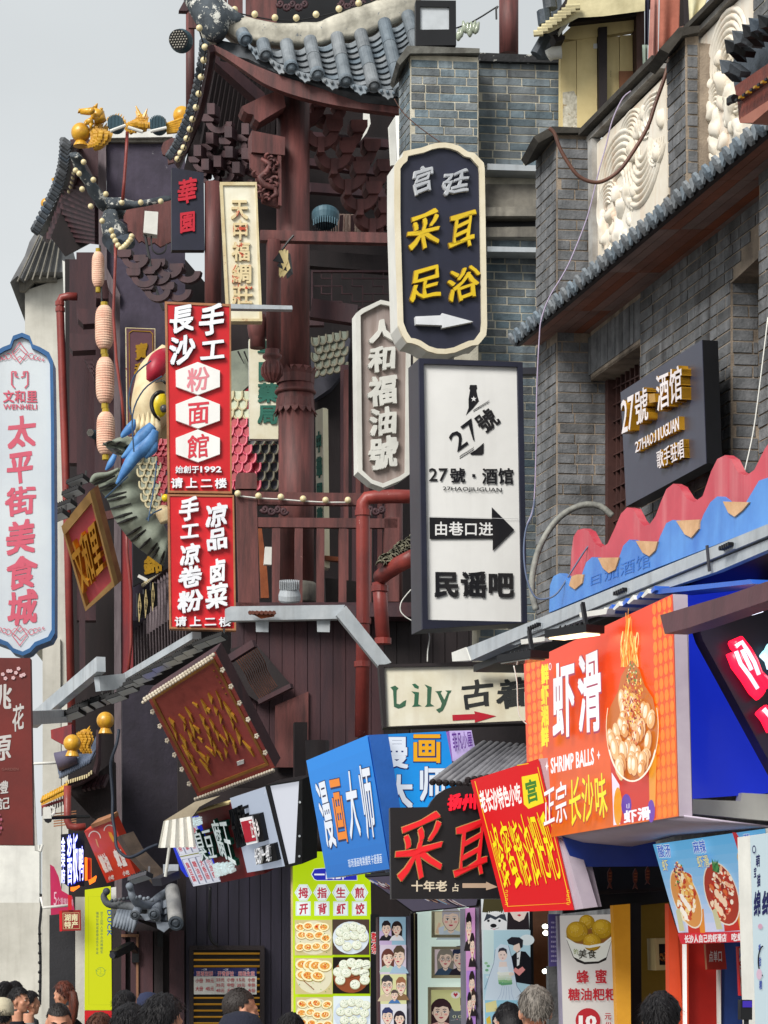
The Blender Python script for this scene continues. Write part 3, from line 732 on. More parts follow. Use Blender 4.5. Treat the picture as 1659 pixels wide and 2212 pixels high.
rb.sheet([[fT.pt(*u,-.11)for u in ub],[fT.pt(*u,-.11)for u in lb]],Vector((0,.1,-.05)));rb.build('roof_bed',TILED,tw)
ebu=[c10(x,y)for x,y in((285,285),(380,330),(500,395),(640,455),(760,500),(900,545),(1050,590),(1230,625),(1400,660),(1560,690))]
ebl=[c10(x,y)for x,y in((282,318),(370,372),(480,448),(620,540),(760,598),(900,640),(1050,675),(1230,705),(1400,725),(1560,748))]
fE=Face(P(620,180,25.95),Vector((.03,-1,0)))
eb=MB();eb.sheet([[fE.pt(*p)for p in spline(ebu,3)],[fE.pt(*p)for p in spline(ebl,3)]],(0,.12,0));eb.build('eave_board',WOODR,tw)
eL=spline([c00(x,y)for x,y in((1385,290),(1378,380),(1355,500),(1330,610),(1300,720),(1262,820),(1225,910),(1190,985),(1155,1060))],3)
eL2=spline([c00(x,y)for x,y in((1345,300),(1338,380),(1318,490),(1296,600),(1268,700),(1232,800),(1200,880),(1165,960),(1120,1030))],3)
nL=len(eL);YL=[25.9+3.4*i/(nL-1)for i in range(nL)]
mb=MB();mb.sheet([[P(*a,y)for a,y in zip(eL,YL)],[P(a[0]-4,a[1],y-.08)for a,y in zip(eL,YL)],[P(*b,y-.15)for b,y in zip(eL2,YL)]],(.02,.05,-.05));mb.build('eave_board',WOODD,tw)
for i in range(26):
 t=i/25*(nL-1);k=int(min(t,nL-2));f_=t-k;a=(eL2[k][0]+(eL2[k+1][0]-eL2[k][0])*f_,eL2[k][1]+(eL2[k+1][1]-eL2[k][1])*f_)
 p_=P(a[0]-1,a[1],YL[k]);MB().lathe([(.02,0),(.04,.01),(.04,.08),(.02,.10)],p_,(-.55,-.25,.5),9).build('side_tile',TILED,tw)
und=[c10(x,y)for x,y in((283,318),(480,450),(760,600),(1050,678),(1560,750),(1560,900),(1200,880),(900,760),(760,870),(540,870),(200,1130),(95,1120))]
fu=Face(P(550,250,28.6),Vector((0,-1,-.35)))
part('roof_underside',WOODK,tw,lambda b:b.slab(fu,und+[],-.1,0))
for k in range(15):
 a=c10(330+k*26,345+k*17);b_=c10(210+k*33,1000-k*8)
 mb=MB();mb.bar(fu.pt(*a,.05),fu.pt(*b_,.05),.05,.05);mb.build('rafter',WOODK,tw)
hr=MB();hr.slab(Face(P(450,160,27.0),Vector((.5,-1,0))),[c10(*q)for q in((288,325),(330,350),(620,600),(660,690),(600,670),(300,400))],-.15,0);hr.build('hip_rafter',WOODD,tw)
nf=Face(P(580,235,26.2),Vector((.2,-1,0)))
ns_=MB();ns_.slab(nf,[c10(*q)for q in((475,690),(600,628),(740,575),(760,690),(640,760),(590,792),(560,770),(552,742),(515,735),(490,718))],-.3,0);ns_.build('beam_nose',WOODR,tw)
bn=MB();bn.slab(nf,[c10(*q)for q in((540,845),(755,888),(755,1005),(540,985))],-.3,0);bn.build('beam_end',WOODR,tw)
dfp=nf.off(.02);dq=[c10(532,990),c10(728,1012),c10(730,1335),c10(610,1300)]
cv=MB();cv.slab(dfp,[c10(*q)for q in((532,985),(728,1010),(730,1335),(615,1300),(605,1240),(570,1180),(575,1120),(535,1075))],-.12,-.06);cvo=cv.build('carved_corbel',WOODR,tw)
part('corbel_rim',WOODR,cvo,lambda b:b.slab(dfp,[c10(*q)for q in((708,1008),(730,1012),(732,1335),(712,1330))],-.06,.01))
rnd=random.Random(5)
for k in range(16):
 u,v=560+rnd.random()*140,1010+k*19;pts=[]
 if u+(v-1010)*.15<570:u=600
 for j in range(9):
  t=j/8*5.0;rr=(34-j*3.2);pts.append(dfp.pt(*c10(u+rr*math.cos(t+k),v+rr*math.sin(t+k)*.8),-.04+.01*j))
 MB().tube(pts,[.008+.012*math.sin(math.pi*(j+.5)/9)for j in range(9)],6).build('scroll',WOODR,cvo,smooth=True)
MB().tube([dfp.pt(*c10(x,y),.0)for x,y in((600,1030),(660,1060),(640,1110),(590,1150),(620,1200),(690,1215),(700,1260),(650,1290))],[.02,.03,.035,.035,.04,.035,.03,.015],8).build('dragon_body',WOODR,cvo,smooth=True)
# ---- bracket sets (dougong)
def dougong(u,v,s,Y,mat,n=Vector((.25,-1,0)),par=tw):
 """a bearing block on a curved arm; s = block width in picture units"""
 f_=Face(P(u,v,Y),n);r=bpy.data.objects.new('bracket',None)
 mb=MB();w=s/2
 mb.slab(f_,[(u-w,v-w*.7),(u+w,v-w*.75),(u+w,v),(u+w*.75,v+w*.35),(u-w*.75,v+w*.35),(u-w,v)],-.14,0)
 o=mb.build('bracket_block',mat,par)
 a=MB();outer=arc(u+s*.75,v+w*.3,s*.95,s*.85,180,0,10);inner=arc(u+s*.75,v+w*.3,s*.52,s*.42,180,0,10)
 front=outer+inner[::-1]
 a.slab(f_,front,-.11,-.02);a.build('bracket_arm',mat,par)
def bracket_u(x,y,Y,mat,w=115,h=112,left=False,right=True):
 u,v=c10(x,y);f_=Face(P(u,v,Y),Vector((.2,-1,0)));w,h=w/3,h/3
 ou=[(u+w*math.cos(R(k)),v+h*math.sin(R(k)))for k in range(0,181,15)];iu=[(u+w*.5*math.cos(R(k)),v+h*.42*math.sin(R(k)))for k in range(180,-1,-15)]
 MB().slab(f_,ou+iu,-.16,0).build('bracket_arm',mat,tw)
 MB().slab(f_.off(.02),[(u-7,v+h*.35),(u+7,v+h*.35),(u+7,v+h*1.25),(u-7,v+h*1.25)],-.14,0).build('bracket_stem',mat,tw)
 for on,sg in((left,-1),(right,1)):
  if on:
   cx=u+sg*w*.76;MB().slab(f_.off(.05),[(cx-18,v-25),(cx+18,v-25),(cx+18,v-10),(cx+11,v+1),(cx-11,v+1),(cx-18,v-10)],-.24,0).build('bracket_block',mat,tw)
BRK=M('bracket_wood','#6b3d3b','#4c2c2c',rough=.6,scale=2.2,stretch=(3,3,.6),streak=.3,grime='#38262a',bump=.2)
for x,y,Y,l_ in((900,690,26.9,True),(1040,700,27.0,False),(990,845,26.6,False),(1150,850,27.1,False),(1075,985,26.8,False),(1235,975,27.2,False),(1165,1120,27.0,False),(1320,1105,27.4,False),(1245,1250,27.2,False),(1395,1235,27.5,False),(1325,1375,27.4,False),(1470,1370,27.6,False)):
 bracket_u(x,y,Y,BRK,left=l_)
MB().slab(Face(P(800,480,27.5),Vector((.1,-1,0))),[c10(*q)for q in((1265,1430),(1385,1430),(1400,1515),(1270,1515))],-.3,0).build('bracket_block',BRK,tw)
for(x,y,s)in((278,770,96),(390,920,88),(500,900,86),(270,960,84),(395,1050,84),(500,1060,80),(190,1040,76),(320,1110,80),(440,1150,78),(240,1130,70)):
 u,v=c10(x,y);dougong(u-8,v,s/3.2,28.2,WOODD,Vector((-.4,-1,0)));part('bracket_block',WOODD,tw,lambda b:b.slab(Face(P(u,v,28.0),Vector((-.4,-1,0))),[(u-9,v-34),(u+7,v-34),(u+7,v-10),(u-9,v-10)],-.15,0))
for(x,y,s)in((840,30,90),(900,150,90),(985,240,90),(1060,90,90),(1120,240,90),(1180,120,90),(940,60,80),(1000,140,80)):
 u,v=c01(x,y);dougong(u-12,v-6,s/3,28.6,WOODD,Vector((-.2,-1,0)))
fU=Face(P(560,30,28.4),Vector((.12,-1,0)))
for(x0,x1)in((130,205),(215,320),(330,378),(385,480),(500,700)):
 part('upper_panel',WOODR if x0!=330 else WOODD,tw,lambda b:b.slab(fU,B(*c10(x0,-60),*c10(x1,190)),0,.05))
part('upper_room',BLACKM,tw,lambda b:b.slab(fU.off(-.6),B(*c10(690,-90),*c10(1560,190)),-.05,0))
part('upper_panel',WOODR,tw,lambda b:(b.slab(fU,B(*c10(1310,-80),*c10(1380,60)),0,.05),b.slab(fU,B(*c10(700,-110),*c10(1320,-2)),0,.05)))
part('eave_corner',WOODD,tw,lambda b:b.slab(fU.off(.3),[c10(*q)for q in((65,90),(120,-10),(200,-10),(118,92))],0,.1))
def scrollwork(face,q,n,seed,mat,name='scroll_carving',par=tw):
 rnd=random.Random(seed);mb=MB();w=q[1][0]-q[0][0];h=q[3][1]-q[0][1]
 for k in range(n):
  u,v=lerp2(q,(k+.5)/n,.35+.25*(k%2));r0=w/n*.62;s_=1 if k%2 else-1
  pts=[face.pt(u+s_*(r0-r0*.075*j)*math.cos(j*.75),v+(r0-r0*.075*j)*math.sin(j*.75),.02)for j in range(11)]
  mb.tube(pts,.02,6)
 return mb.build(name,mat,par,smooth=True)
scrollwork(fU.off(.05),[c10(705,0),c10(900,0),c10(900,85),c10(705,85)],5,1,WOODD)
scrollwork(fU.off(.05),[c10(1100,0),c10(1320,0),c10(1300,75),c10(1110,75)],6,2,WOODD)
# ---- balcony: posts, rails, balusters
fB=Face(P(530,1100,26.0),Vector((.12,-1,0)))
def fbox(name,q,h0,h1,mat,par=tw,face=fB,label=None):
 return part(name,mat,par,lambda b:b.slab(face,q,h0,h1),label=label)
fbox('balcony_post',[c11(*q)for q in((440,1445),(450,1432),(560,1432),(570,1445),(572,1535),(436,1535))],-.14,.05,WOODR)
fbox('balcony_post',[(510,1060),(554,1060),(560,1310),(516,1310)],-.12,.03,WOODR)
fbox('top_rail',[(556,1063),(785,1066),(785,1092),(556,1090)],-.07,.02,WOODR)
fbox('middle_rail',[(556,1118),(858,1121),(858,1141),(556,1139)],-.07,.02,WOODR)
for u in(588,637,684,732,786):fbox('baluster',[(u,1139),(u+17,1139),(u+16,1306),(u,1306)],-.06,.01,WOODR)
fbox('balcony_post',B(830,1118,862,1300),-.10,.02,WOODR)
fbox('bottom_rail',B(505,1302,890,1312),-.1,.03,WOODD)
scrollwork(fB,[(565,1095),(620,1095),(620,1112),(565,1112)],4,4,WOODD);scrollwork(fB,[(792,1095),(830,1095),(830,1112),(792,1112)],3,5,WOODD)
fW=Face(P(700,1500,26.3),Vector((.10,-1,0)))
x=500
for k in range(14):
 w_=27.5;fbox('wall_plank',B(x,1308,x+w_-1.2,1640),-.05,random.uniform(-.006,.006),WOODD if k<12 else WOODK,face=fW);x+=w_
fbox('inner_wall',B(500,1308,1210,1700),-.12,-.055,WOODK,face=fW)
for x0 in range(884,1200,26):fbox('wall_plank',B(x0,1308,x0+24.5,1440),-.05,0,WOODK,face=fW)
part('balcony_floor',WOODD,tw,lambda b:b.prism([P(505,1308,26.0),P(890,1308,26.0),P(890,1308,26.0)+Vector((.3,3,0)),P(505,1308,26.0)+Vector((0,3,0))],[p+Vector((0,0,-.12))for p in(P(505,1308,26.0),P(890,1308,26.0),P(890,1308,26.0)+Vector((.3,3,0)),P(505,1308,26.0)+Vector((0,3,0)))]))
app=[c12(*q)for q in((560,900),(520,940),(640,1040),(700,1110),(760,1150))]
for k in range(11):
 t=k/10;pts=[]
 for j in range(9):
  s=j/8;u=425+s*170+t*125*(1-s*.15)+22*math.sin(s*6.28);v=985+s*275-t*85+26*math.sin(s*6.28)
  pts.append(P(*c12(u,v),25.6-t*.2+.25*s))
 rows=[[p,p+Vector((.011,0,0))]for p in pts];MB().sheet(rows,(0,.05,0)).build('apron_slat',M('worn_slat','#8a5a48','#5a3a32',rough=.6,scale=6,bump=.2),tw)
part('apron_back',WOODK,tw,lambda b:b.slab(Face(P(590,1450,26.1),Vector((0,-1,0))),[c12(*q)for q in((400,930),(560,890),(800,1170),(590,1280),(440,1180))],-.05,0))
part('apron_rail',WOODD,tw,lambda b:b.bar(P(*c12(400,995),25.5),P(*c12(560,895),25.3),.06,.08));part('apron_rail',WOODD,tw,lambda b:b.bar(P(*c12(590,1275),25.8),P(*c12(800,1170),25.6),.06,.05))
fbox('wall_panel',[c12(*q)for q in((690,1300),(905,1210),(905,1700),(690,1700))],-.02,.05,WOODR,face=fW)
def bulbs(name,pts,r,label,group=None,wire=True,wmat=None,face=None,wr=.008):
 t=thing(name,label,'string lights',pts[0],group)
 if wire:part('cable',wmat or BLACKM,t,lambda b:b.tube([p+Vector((0,.02,-r*.6))for p in pts],wr,5))
 o0=None
 for p in pts:
  if o0 is None:
   mb=MB();mb.ball(p,r,12,8);o0=mb.build('bulb',BULB,t,smooth=True);base=p.copy();o=o0
  else:
   o=o0.copy();col.objects.link(o);o.parent=t;o.location=p-base
 return t
def fpts(f,k,pts,h=0):return[f.pt(*k(x,y),h)for x,y in pts]
bulbs('string_light',fpts(fR,c10,((145,43),(305,72),(430,112),(560,142),(690,164),(828,166),(955,143),(1103,107),(1230,70),(1358,24)),.12),.037,'row of round cream bulbs along the top of the pale plaster roof ridge')
bulbs('string_light',[P(*c00(x,y),Y)for x,y,Y in((1292,182,25.7),(1328,305,25.8),(1320,390,26.0),(1303,500,26.2),(1288,608,26.5),(1270,697,26.7),(1247,773,27.0),(1230,838,27.3),(1209,898,27.6),(1190,957,27.9),(1169,992,28.2),(1150,1030,28.5))],.036,'curved row of cream bulbs down the left eave of the timber tower')
bulbs('string_light',fpts(fB,c11,((447,1570),(580,1585),(725,1592),(869,1604),(1014,1612),(1158,1612)),.08),.036,'white flower bulbs on twin cables along the maroon balcony rail',wmat=PAINTW)
part('stacked_board',M('pale_old_board','#b9a79b','#6b4c44',rough=.8,scale=9,stretch=(5,5,.5),bump=.4),tw,lambda b:b.slab(Face(P(750,480,28.1),Vector((.1,-1,0))),[c10(*q)for q in((1015,1500),(1015,1400),(1110,1385),(1220,1390),(1265,1500))],-.1,0))
for k in range(6):part('stacked_board',_M['pale_old_board']if k%2 else WOODD,tw,lambda b:b.slab(Face(P(750,480,27.9),Vector((.1,-1,0))),[c10(*q)for q in((1030+k*38,1505),(1040+k*36,1395),(1062+k*36,1390),(1054+k*38,1505))],-.05,0))
part('orange_door',M('orange_brown_door','#8a4a28','#6b351c',rough=.5,scale=4,bump=.2),tw,lambda b:b.slab(fB.off(-1.2),[c12(*q)for q in((582,150),(605,150),(640,420),(652,600),(600,600))],-.05,0))
part('wall_box',PAINTW,tw,lambda b:b.slab(fB.off(-1.0),[c12(*q)for q in((628,268),(670,270),(668,385),(620,382))],-.1,0))
part('bench',M('dark_bench','#2b2322',rough=.5),tw,lambda b:b.slab(fB.off(-.8),[c12(*q)for q in((1015,470),(1330,505),(1330,640),(1020,640))],-.1,0))
part('bench_slat',_M['orange_brown_door'],tw,lambda b:b.slab(fB.off(-.75),[c12(*q)for q in((1015,325),(1110,335),(1110,362),(1015,355))],-.1,0))
for(x0,y0,x1,y1,w_)in((830,880,1420,940,18),(860,1050,1420,1130,16),(905,1220,1410,1260,20),(700,800,1300,760,16)):part('inner_beam',WOODD,tw,lambda b:b.bar(P(*c10(x0,y0),28.6),P(*c10(x1,y1),29.2),.12,w_/F*28))
# the timber shophouse further down the lane
ls=thing('timber_shophouse','dark timber shophouse with plum plaster block and slatted balcony left of the red signs','building',(P(250,2040,33).x,33,0))
AL=4.74;SL=street(AL)
def lpart(name,mat,face,q,h0=-.1,h1=0.0,label=None):return part(name,mat,ls,lambda b:b.slab(face,q,h0,h1),label=label)
f33=Face(P(250,500,33),Vector((.12,-1,0)))
lpart('plaster_tower',PLUM,f33,[(231,308),(372,304),(400,304),(400,1340),(262,1340),(250,640),(231,600)],-1.5,0)
lpart('cornice',PAINTW,f33,[c00(*q)for q in((630,942),(690,868),(1118,868),(1118,905),(700,912),(660,945))],-1.5,.12)
lpart('cornice',CONC,f33,[c00(*q)for q in((660,945),(700,914),(1118,908),(1118,930),(700,930),(685,965),(635,965))],-1.5,.06)
lpart('corner_post',M('greyed_trim','#6d6266','#54494e',rough=.7,scale=5,stretch=(4,4,.5),bump=.2),f33,[(212,318),(229,318),(231,582),(260,640),(254,660),(214,590)],-.2,.08)
f32=Face(P(250,900,32.5),Vector((.12,-1,0)))
GT=_M['greyed_trim']
lpart('corner_post',GT,f32,[(246,642),(259,642),(264,2180),(248,2180)],-.2,.05)
lpart('wall_panel',WOODD,f33,[(200,560),(248,640),(250,1030),(205,1030)],-.1,-.02)
RD=M('faded_red_board','#8e2b2c','#4a2a35',rough=.6,scale=2,stretch=(3,3,.4),bump=.15)
lpart('red_board',RD,f32,[(262,1100),(284,1130),(288,1460),(262,1460)],-.1,.02)
lpart('red_board',RD,f32,[(262,850),(268,900),(272,1120),(262,1100)],-.1,.02)
for(u0,u1,v0,v1)in((165,203,545,735),(166,207,740,1340),(150,168,560,1000)):
 f_=Face(P(u0,900,34.5-u0*.002),Vector((.12,-1,0)));lpart('timber_column',WOODD,f_,B(u0,v0,u1,v1),-.25,0)
lpart('bracket_block',WOODD,f32,[c01(*q)for q in((452,532),(620,545),(620,640),(470,648),(452,620))],-.2,.1)
lpart('bracket_block',WOODD,f32,[c01(*q)for q in((500,375),(620,378),(615,470),(540,475),(505,440))],-.2,.1)
for k in range(4):lpart('carved_edge',WOODD,f32,[c01(*q)for q in((548+k*14,690+k*28),(600,690+k*28),(610,735+k*28),(565+k*14,725+k*28))],-.1,0)
lpart('inner_wall',WOODK,Face(P(250,900,35.5),Vector((.12,-1,0))),[(140,560),(400,560),(520,700),(520,2212),(150,2212)],-.1,0)
e1=[c00(x,y)for x,y in((455,945),(448,1030),(435,1110),(410,1200),(370,1290),(320,1390),(268,1490),(252,1520))]
e2_=[c00(x,y)for x,y in((480,930),(475,1030),(470,1120),(450,1210),(415,1300),(370,1390),(322,1480),(290,1545))]
e1s,e2s=spline(e1,3),spline(e2_,3);ne=len(e1s);Ye=[32.0+7.0*i/(ne-1)for i in range(ne)]
part('eave_board',WOODD,ls,lambda b:b.sheet([[P(*a,y)for a,y in zip(e2s,Ye)],[P(a[0]-5,a[1],y-.1)for a,y in zip(e2s,Ye)]],(.05,.1,-.05)))
part('roof_slope',TILED,ls,lambda b:b.sheet([[P(*a,y-.1)for a,y in zip(e1s,Ye)],[P(a[0]+5,a[1]+1,y-.12)for a,y in zip(e2s,Ye)]],(.05,.2,.05)))
for i in range(24):
 k=i/23*(ne-2);j=int(k);f_=k-j;a=tuple(x+(y-x)*f_ for x,y in zip(e1s[j],e1s[j+1]));MB().lathe([(.02,0),(.05,.01),(.05,.12),(.02,.16)],P(*a,Ye[j]-.15),(-.6,-.2,.4),8).build('side_tile',TILED,ls)
bulbs('string_light',[P(x+3,y,Y-.3)for(x,y),Y in list(zip(e2s,Ye))[6::1][:14]],.032,'cream bulbs along the far curved eave beside the golden balls',wire=False)
un=[c00(*q)for q in((478,1000),(636,1180),(636,1545),(420,1659),(330,1540),(440,1250))]
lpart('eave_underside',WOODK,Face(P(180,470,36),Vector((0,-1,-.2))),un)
for k in range(13):
 a=c00(465-k*12,1120+k*34);b_=c00(636,1250+k*26)
 part('rafter',WOODD,ls,lambda b:b.bar(P(*a,34.5+k*.25),P(*b_,34+k*.1),.1,.1))
lpart('eave_end',WOODD,f32,[c00(*q)for q in((455,920),(560,905),(636,960),(636,1160),(600,1150),(520,1000),(460,985))],-.3,.1)
hp=[c00(x,y)for x,y in((484,1000),(505,1060),(545,1140),(600,1230),(660,1310),(730,1360),(800,1370))]
hpY=[31.2+.12*i for i in range(7)]
mb=MB();sp=spline([(u,v,Y)for(u,v),Y in zip(hp,hpY)],4);mb.tube([P(u,v,Y)for u,v,Y in sp],[.06+.045*i/len(sp)for i in range(len(sp))],12)
mb.tube([P(*c00(x,y),31.6)for x,y in((700,1330),(780,1325),(880,1330),(980,1318),(1060,1300),(1110,1290))],[.11,.08,.065,.055,.05,.045],10)
mb.tube([P(*c00(x,y),31.5)for x,y in((720,1370),(715,1430),(740,1490),(790,1540),(830,1580))],[.10,.13,.16,.14,.08],12)
for i,q in enumerate(mb.v):mb.v[i]=q+Vector((noise.noise(q*6),0,noise.noise(q*6+Vector((9,0,0)))))*.045
mb.build('hip_ridge',RIDGEG,ls,smooth=True)
for k,(x,y)in enumerate(((760,1530),(785,1560),(810,1590),(840,1560))):
 part('tile_end',TILED,ls,lambda b:b.lathe([(.03,0),(.1,.01),(.1,.2)],P(*c00(x,y),31.2),(-.5,-.6,-.5),10))
bulbs('string_light',[P(*c00(x,y),31.1)for x,y in((490,1105),(542,1050),(513,1125),(605,1165),(532,1226),(686,1258),(588,1337),(790,1312),(662,1432),(912,1312),(1042,1305))],.037,'cream bulbs scattered along the upturned hip ridge of the far roof',wire=False)
bulbs('string_light',[P(*c00(x,y),30.9)for x,y in((722,1495),(734,1532),(748,1560),(764,1590),(783,1614),(803,1600),(818,1586),(832,1570),(846,1552),(853,1532))],.038,'tight cluster of cream bulbs around the curled tile end',wire=False)
fan=[(800,1400),(820,1360),(870,1350),(960,1335),(1118,1295),(1118,1560),(1040,1600),(1000,1570),(960,1590),(920,1560),(900,1570),(850,1500),(830,1500),(825,1450),(800,1430)]
lpart('gable_board',WOODR,Face(P(320,480,31.4),Vector((.1,-1,0))),[c00(*q)for q in fan],-.06,0)
lpart('gable_board',WOODR,Face(P(360,330,30.6),Vector((.1,-1,0))),[c00(*q)for q in((1045,960),(1060,920),(1110,895),(1165,890),(1165,1070),(1130,1050),(1090,1060),(1085,1010),(1055,1000))],-.06,0)
def lane(u,v,a=AL):return street(a).pt(u,v)
for(u0,u1,va,vb,ha,hb)in((183,247,1378,1318,1470,1470),(290,405,1290,1205,1450,1380)):
 n=int((u1-u0)/6.2)
 part('balcony_panel',WOODK,ls,lambda b:b.slab(street(AL+.12),[(u0,va),(u1,vb),(u1,hb+10),(u0,ha+10)],-.05,0))
 for k in range(n):
  s=(k+.2)/n;u=u0+(u1-u0)*s;va_=va+(vb-va)*s;hb_=ha+(hb-ha)*s
  pts=[street(AL-.10*math.sin(math.pi*j/5)).pt(u+j*.8,va_+(hb_-va_)*j/5)for j in range(6)]
  part('balcony_slat',GT if k%1==0 else WOODD,ls,lambda b:b.tube(pts,.022,4))
lpart('balcony_rail',WOODD,SL,[(180,1320),(247,1262),(247,1280),(180,1342)],-.1,.05)
lpart('balcony_rail',WOODD,SL,[(180,1378),(247,1318),(247,1326),(180,1386)],-.1,.08)
lpart('balcony_rail',WOODD,SL,[(288,1272),(400,1180),(400,1200),(288,1292)],-.1,.05)
lpart('balcony_beam',WOODR,f32,[(226,1105),(248,1100),(248,1118),(230,1122)],-.1,.0)
lpart('balcony_post',WOODD,f32,[(170,1200),(184,1195),(184,1480),(172,1480)],-.1,.0)
def beads(pts_px,a,r,label,n):
 sp=[];L_=[0]
 w=[lane(u,v,a)for u,v in pts_px]
 for p,q in zip(w[:-1],w[1:]):L_.append(L_[-1]+(q-p).length)
 for i in range(n):
  d=L_[-1]*i/(n-1)
  for j in range(len(w)-1):
   if d<=L_[j+1]+1e-6:sp.append(w[j].lerp(w[j+1],(d-L_[j])/(L_[j+1]-L_[j])));break
 return bulbs('string_light',sp,r,label,wmat=PAINTW)
beads([c02(*q)for q in((540,850),(600,795),(670,720),(740,650),(762,612))],AL-.12,.032,'rope of white beads along the far slatted balcony',22)
beads([c02(*q)for q in((865,580),(930,515),(1000,455),(1090,385))],AL-.12,.030,'rope of white beads above the three hanging diamond tags',24)
bulbs('string_light',[lane(*c02(x,y),AL-.25)for x,y in((755,612),(800,640),(845,655))],.03,'sagging white bulb cable between the two bead ropes',wmat=PAINTW)
f31=Face(P(300,1700,31),Vector((.12,-1,0)))
lpart('plaster_pier',M('black_plum_plaster','#2c2734','#1e1a24',rough=.75,scale=2.4,streak=.35,grime='#17141b',bump=.5,bscale=18,chips=.12,chipc='#8a8790'),f31,[(264,1480),(384,1480),(400,2425),(264,2425)],-.6,0)
lpart('timber_post',WOODD,f31,[(384,1500),(400,1500),(412,2212),(390,2212)],-.3,.1)
lpart('timber_wall',WOODK,f31.off(.02),[(400,1460),(700,1400),(700,1900),(384,1900)],-.6,-.1)
# white building at the far end
wb=thing('white_building','pale rendered building with a grey sheet roof behind the vertical food street sign','building',(P(110,2040,44).x,44,0))
FARW=M('pale_render','#c9c7be','#aeaca3',rough=.85,scale=1.2,streak=.25,grime='#6d665b',bump=.3,bscale=18)
f44=Face(P(110,900,44),Vector((.05,-1,0)))
part('wall',FARW,wb,lambda b:b.slab(f44,[(54,628),(166,590),(170,2300),(92,2300),(92,1380),(54,1380)],-6,0))
part('roof',M('grey_sheet_roof','#77787a','#5d5e61',rough=.7,scale=3,bump=.2),wb,lambda b:b.slab(f44,[c01(*q)for q in((80,232),(175,60),(205,-30),(300,-180),(425,-190),(420,165),(220,165),(160,212),(128,190))],-6,.4))
for k in range(6):
 part('roof_rib',CONC,wb,lambda b:b.slab(f44.off(.45),[c01(110+k*48,190-k*5),c01(118+k*48,190-k*5),c01(258+k*28,-110),c01(250+k*28,-110)],-.02,.05))
part('eave_shadow_board',CONC,wb,lambda b:b.slab(f44,[c01(*q)for q in((130,195),(220,165),(370,170),(370,195),(225,200),(165,262),(130,260))],0,.15))
part('side_wall',PAINTW,wb,lambda b:b.slab(Face(P(150,900,40),Vector((.05,-1,0))),[c01(*q)for q in((404,50),(425,60),(440,560),(498,680),(500,1500),(460,1659),(500,1500),(490,830),(425,600))],-.3,0))
lw_=thing('white_wall','low cream rendered wall behind the crowd at the far end of the lane','wall',(P(60,2040,40).x,40,0))
part('wall',FARW,lw_,lambda b:b.slab(Face(P(60,2000,40),Vector((.03,-1,0))),[(-400,1950),(90,1950),(90,2330),(-400,2330)],-.3,0))
part('wall',PAINTW,lw_,lambda b:b.slab(Face(P(60,2000,41),Vector((.03,-1,0))),[(-400,1825),(85,1825),(85,1960),(-400,1950)],-.3,0))
lpart('white_post',FARW,Face(P(100,1500,34),Vector((.1,-1,0))),[(93,1380),(130,1380),(133,1900),(106,2212),(90,2212)],-.4,0)
lpart('white_post',FARW,Face(P(100,1500,34),Vector((.1,-1,0))),[(108,1160),(150,1100),(160,1480),(130,1480),(100,1360)],-.4,-.05)
def pipe(name,pts,r,label,mat=PIPE,n=10,joints=()):
 t=thing(name,label,'pipe',pts[-1]);part('pipe',mat,t,lambda b:b.tube(pts,r,n),smooth=True)
 for p,d in joints:part('pipe_joint',mat,t,lambda b:b.tube([p-d*.03,p-d*.03+d*.001,p+d*.03],[r,r*1.18,r*1.18],n))
 return t
up=Vector((0,0,1))
pipe('drainpipe',[P(*c01(x,y),33.5)for x,y in((500,285),(440,283),(400,292),(388,320),(390,380),(420,1250),(432,1640))]+[P(*c02(x,y),33.5)for x,y in((440,250),(465,1480))],.056,'red drainpipe with an elbow running down beside the vertical food street sign',joints=[(P(*c01(390,370),33.5),up),(P(*c01(388,330),33.5),up)])
pipe('drainpipe',[P(*c10(x,y),Y)for x,y,Y in((1480,2950,24.0),)]+[P(*c11(x,y),25.0)for x,y in((1600,1582),(1500,1580),(1350,1582),(1285,1592),(1255,1625),(1250,1659))]+[P(*c12(x,y),25.0)for x,y in((1258,30),(1260,760),(1255,1510))][0:3]if False else[P(*c11(x,y),25.0)for x,y in((1600,1582),(1500,1580),(1350,1582),(1285,1592),(1262,1625),(1258,1659))]+[P(*c12(x,y),25.0)for x,y in((1260,60),(1262,760),(1252,1500))],.072,'thick chipped red pipe with a broad elbow below the oval wooden sign',joints=[(P(*c12(1261,50),25.0),up),(P(*c12(1261,750),25.0),up),(P(*c12(1256,1030),25.0),up)],n=16)
pipe('drainpipe',[P(*c12(x,y),Y)for x,y,Y in((1600,330,23.4),(1500,380,23.6),(1420,430,23.8),(1375,465,24.0))],.08,'red gutter pipe sloping below the broken tile pile',n=14)
pipe('drainpipe',[P(*c12(x,y),24.0)for x,y in((1365,500),(1375,640),(1392,900))],.072,'short red downpipe with a funnel top behind the white bar sign',joints=[(P(*c12(1370,540),24.0),up),(P(*c12(1390,880),24.0),up)],n=14)
pipe('conduit',[P(*c00(x,y),31.0)for x,y in((825,855),(818,1000),(805,1180),(795,1295))],.022,'thin red pole against the plum plaster tower block')
pipe('conduit',[P(*c01(x,y),31.0)for x,y in((748,-60),(748,60),(735,400),(755,700),(790,950),(805,1130))],.02,'thin red conduit curving past the paper lanterns')
pipe('conduit',[P(*c02(x,y),31.0)for x,y in((815,80),(825,300),(850,560),(850,900),(830,1090))],.02,'thin red conduit beside the far bead rope')
bt=thing('tile_heap','small heap of mossy broken tiles on the red gutter beside the white bar sign','tiles',P(870,1215,23.8))
rnd=random.Random(9);TM=M('lichened_tile','#8c8a75','#3c3b36',rough=.9,scale=14,bump=.6)
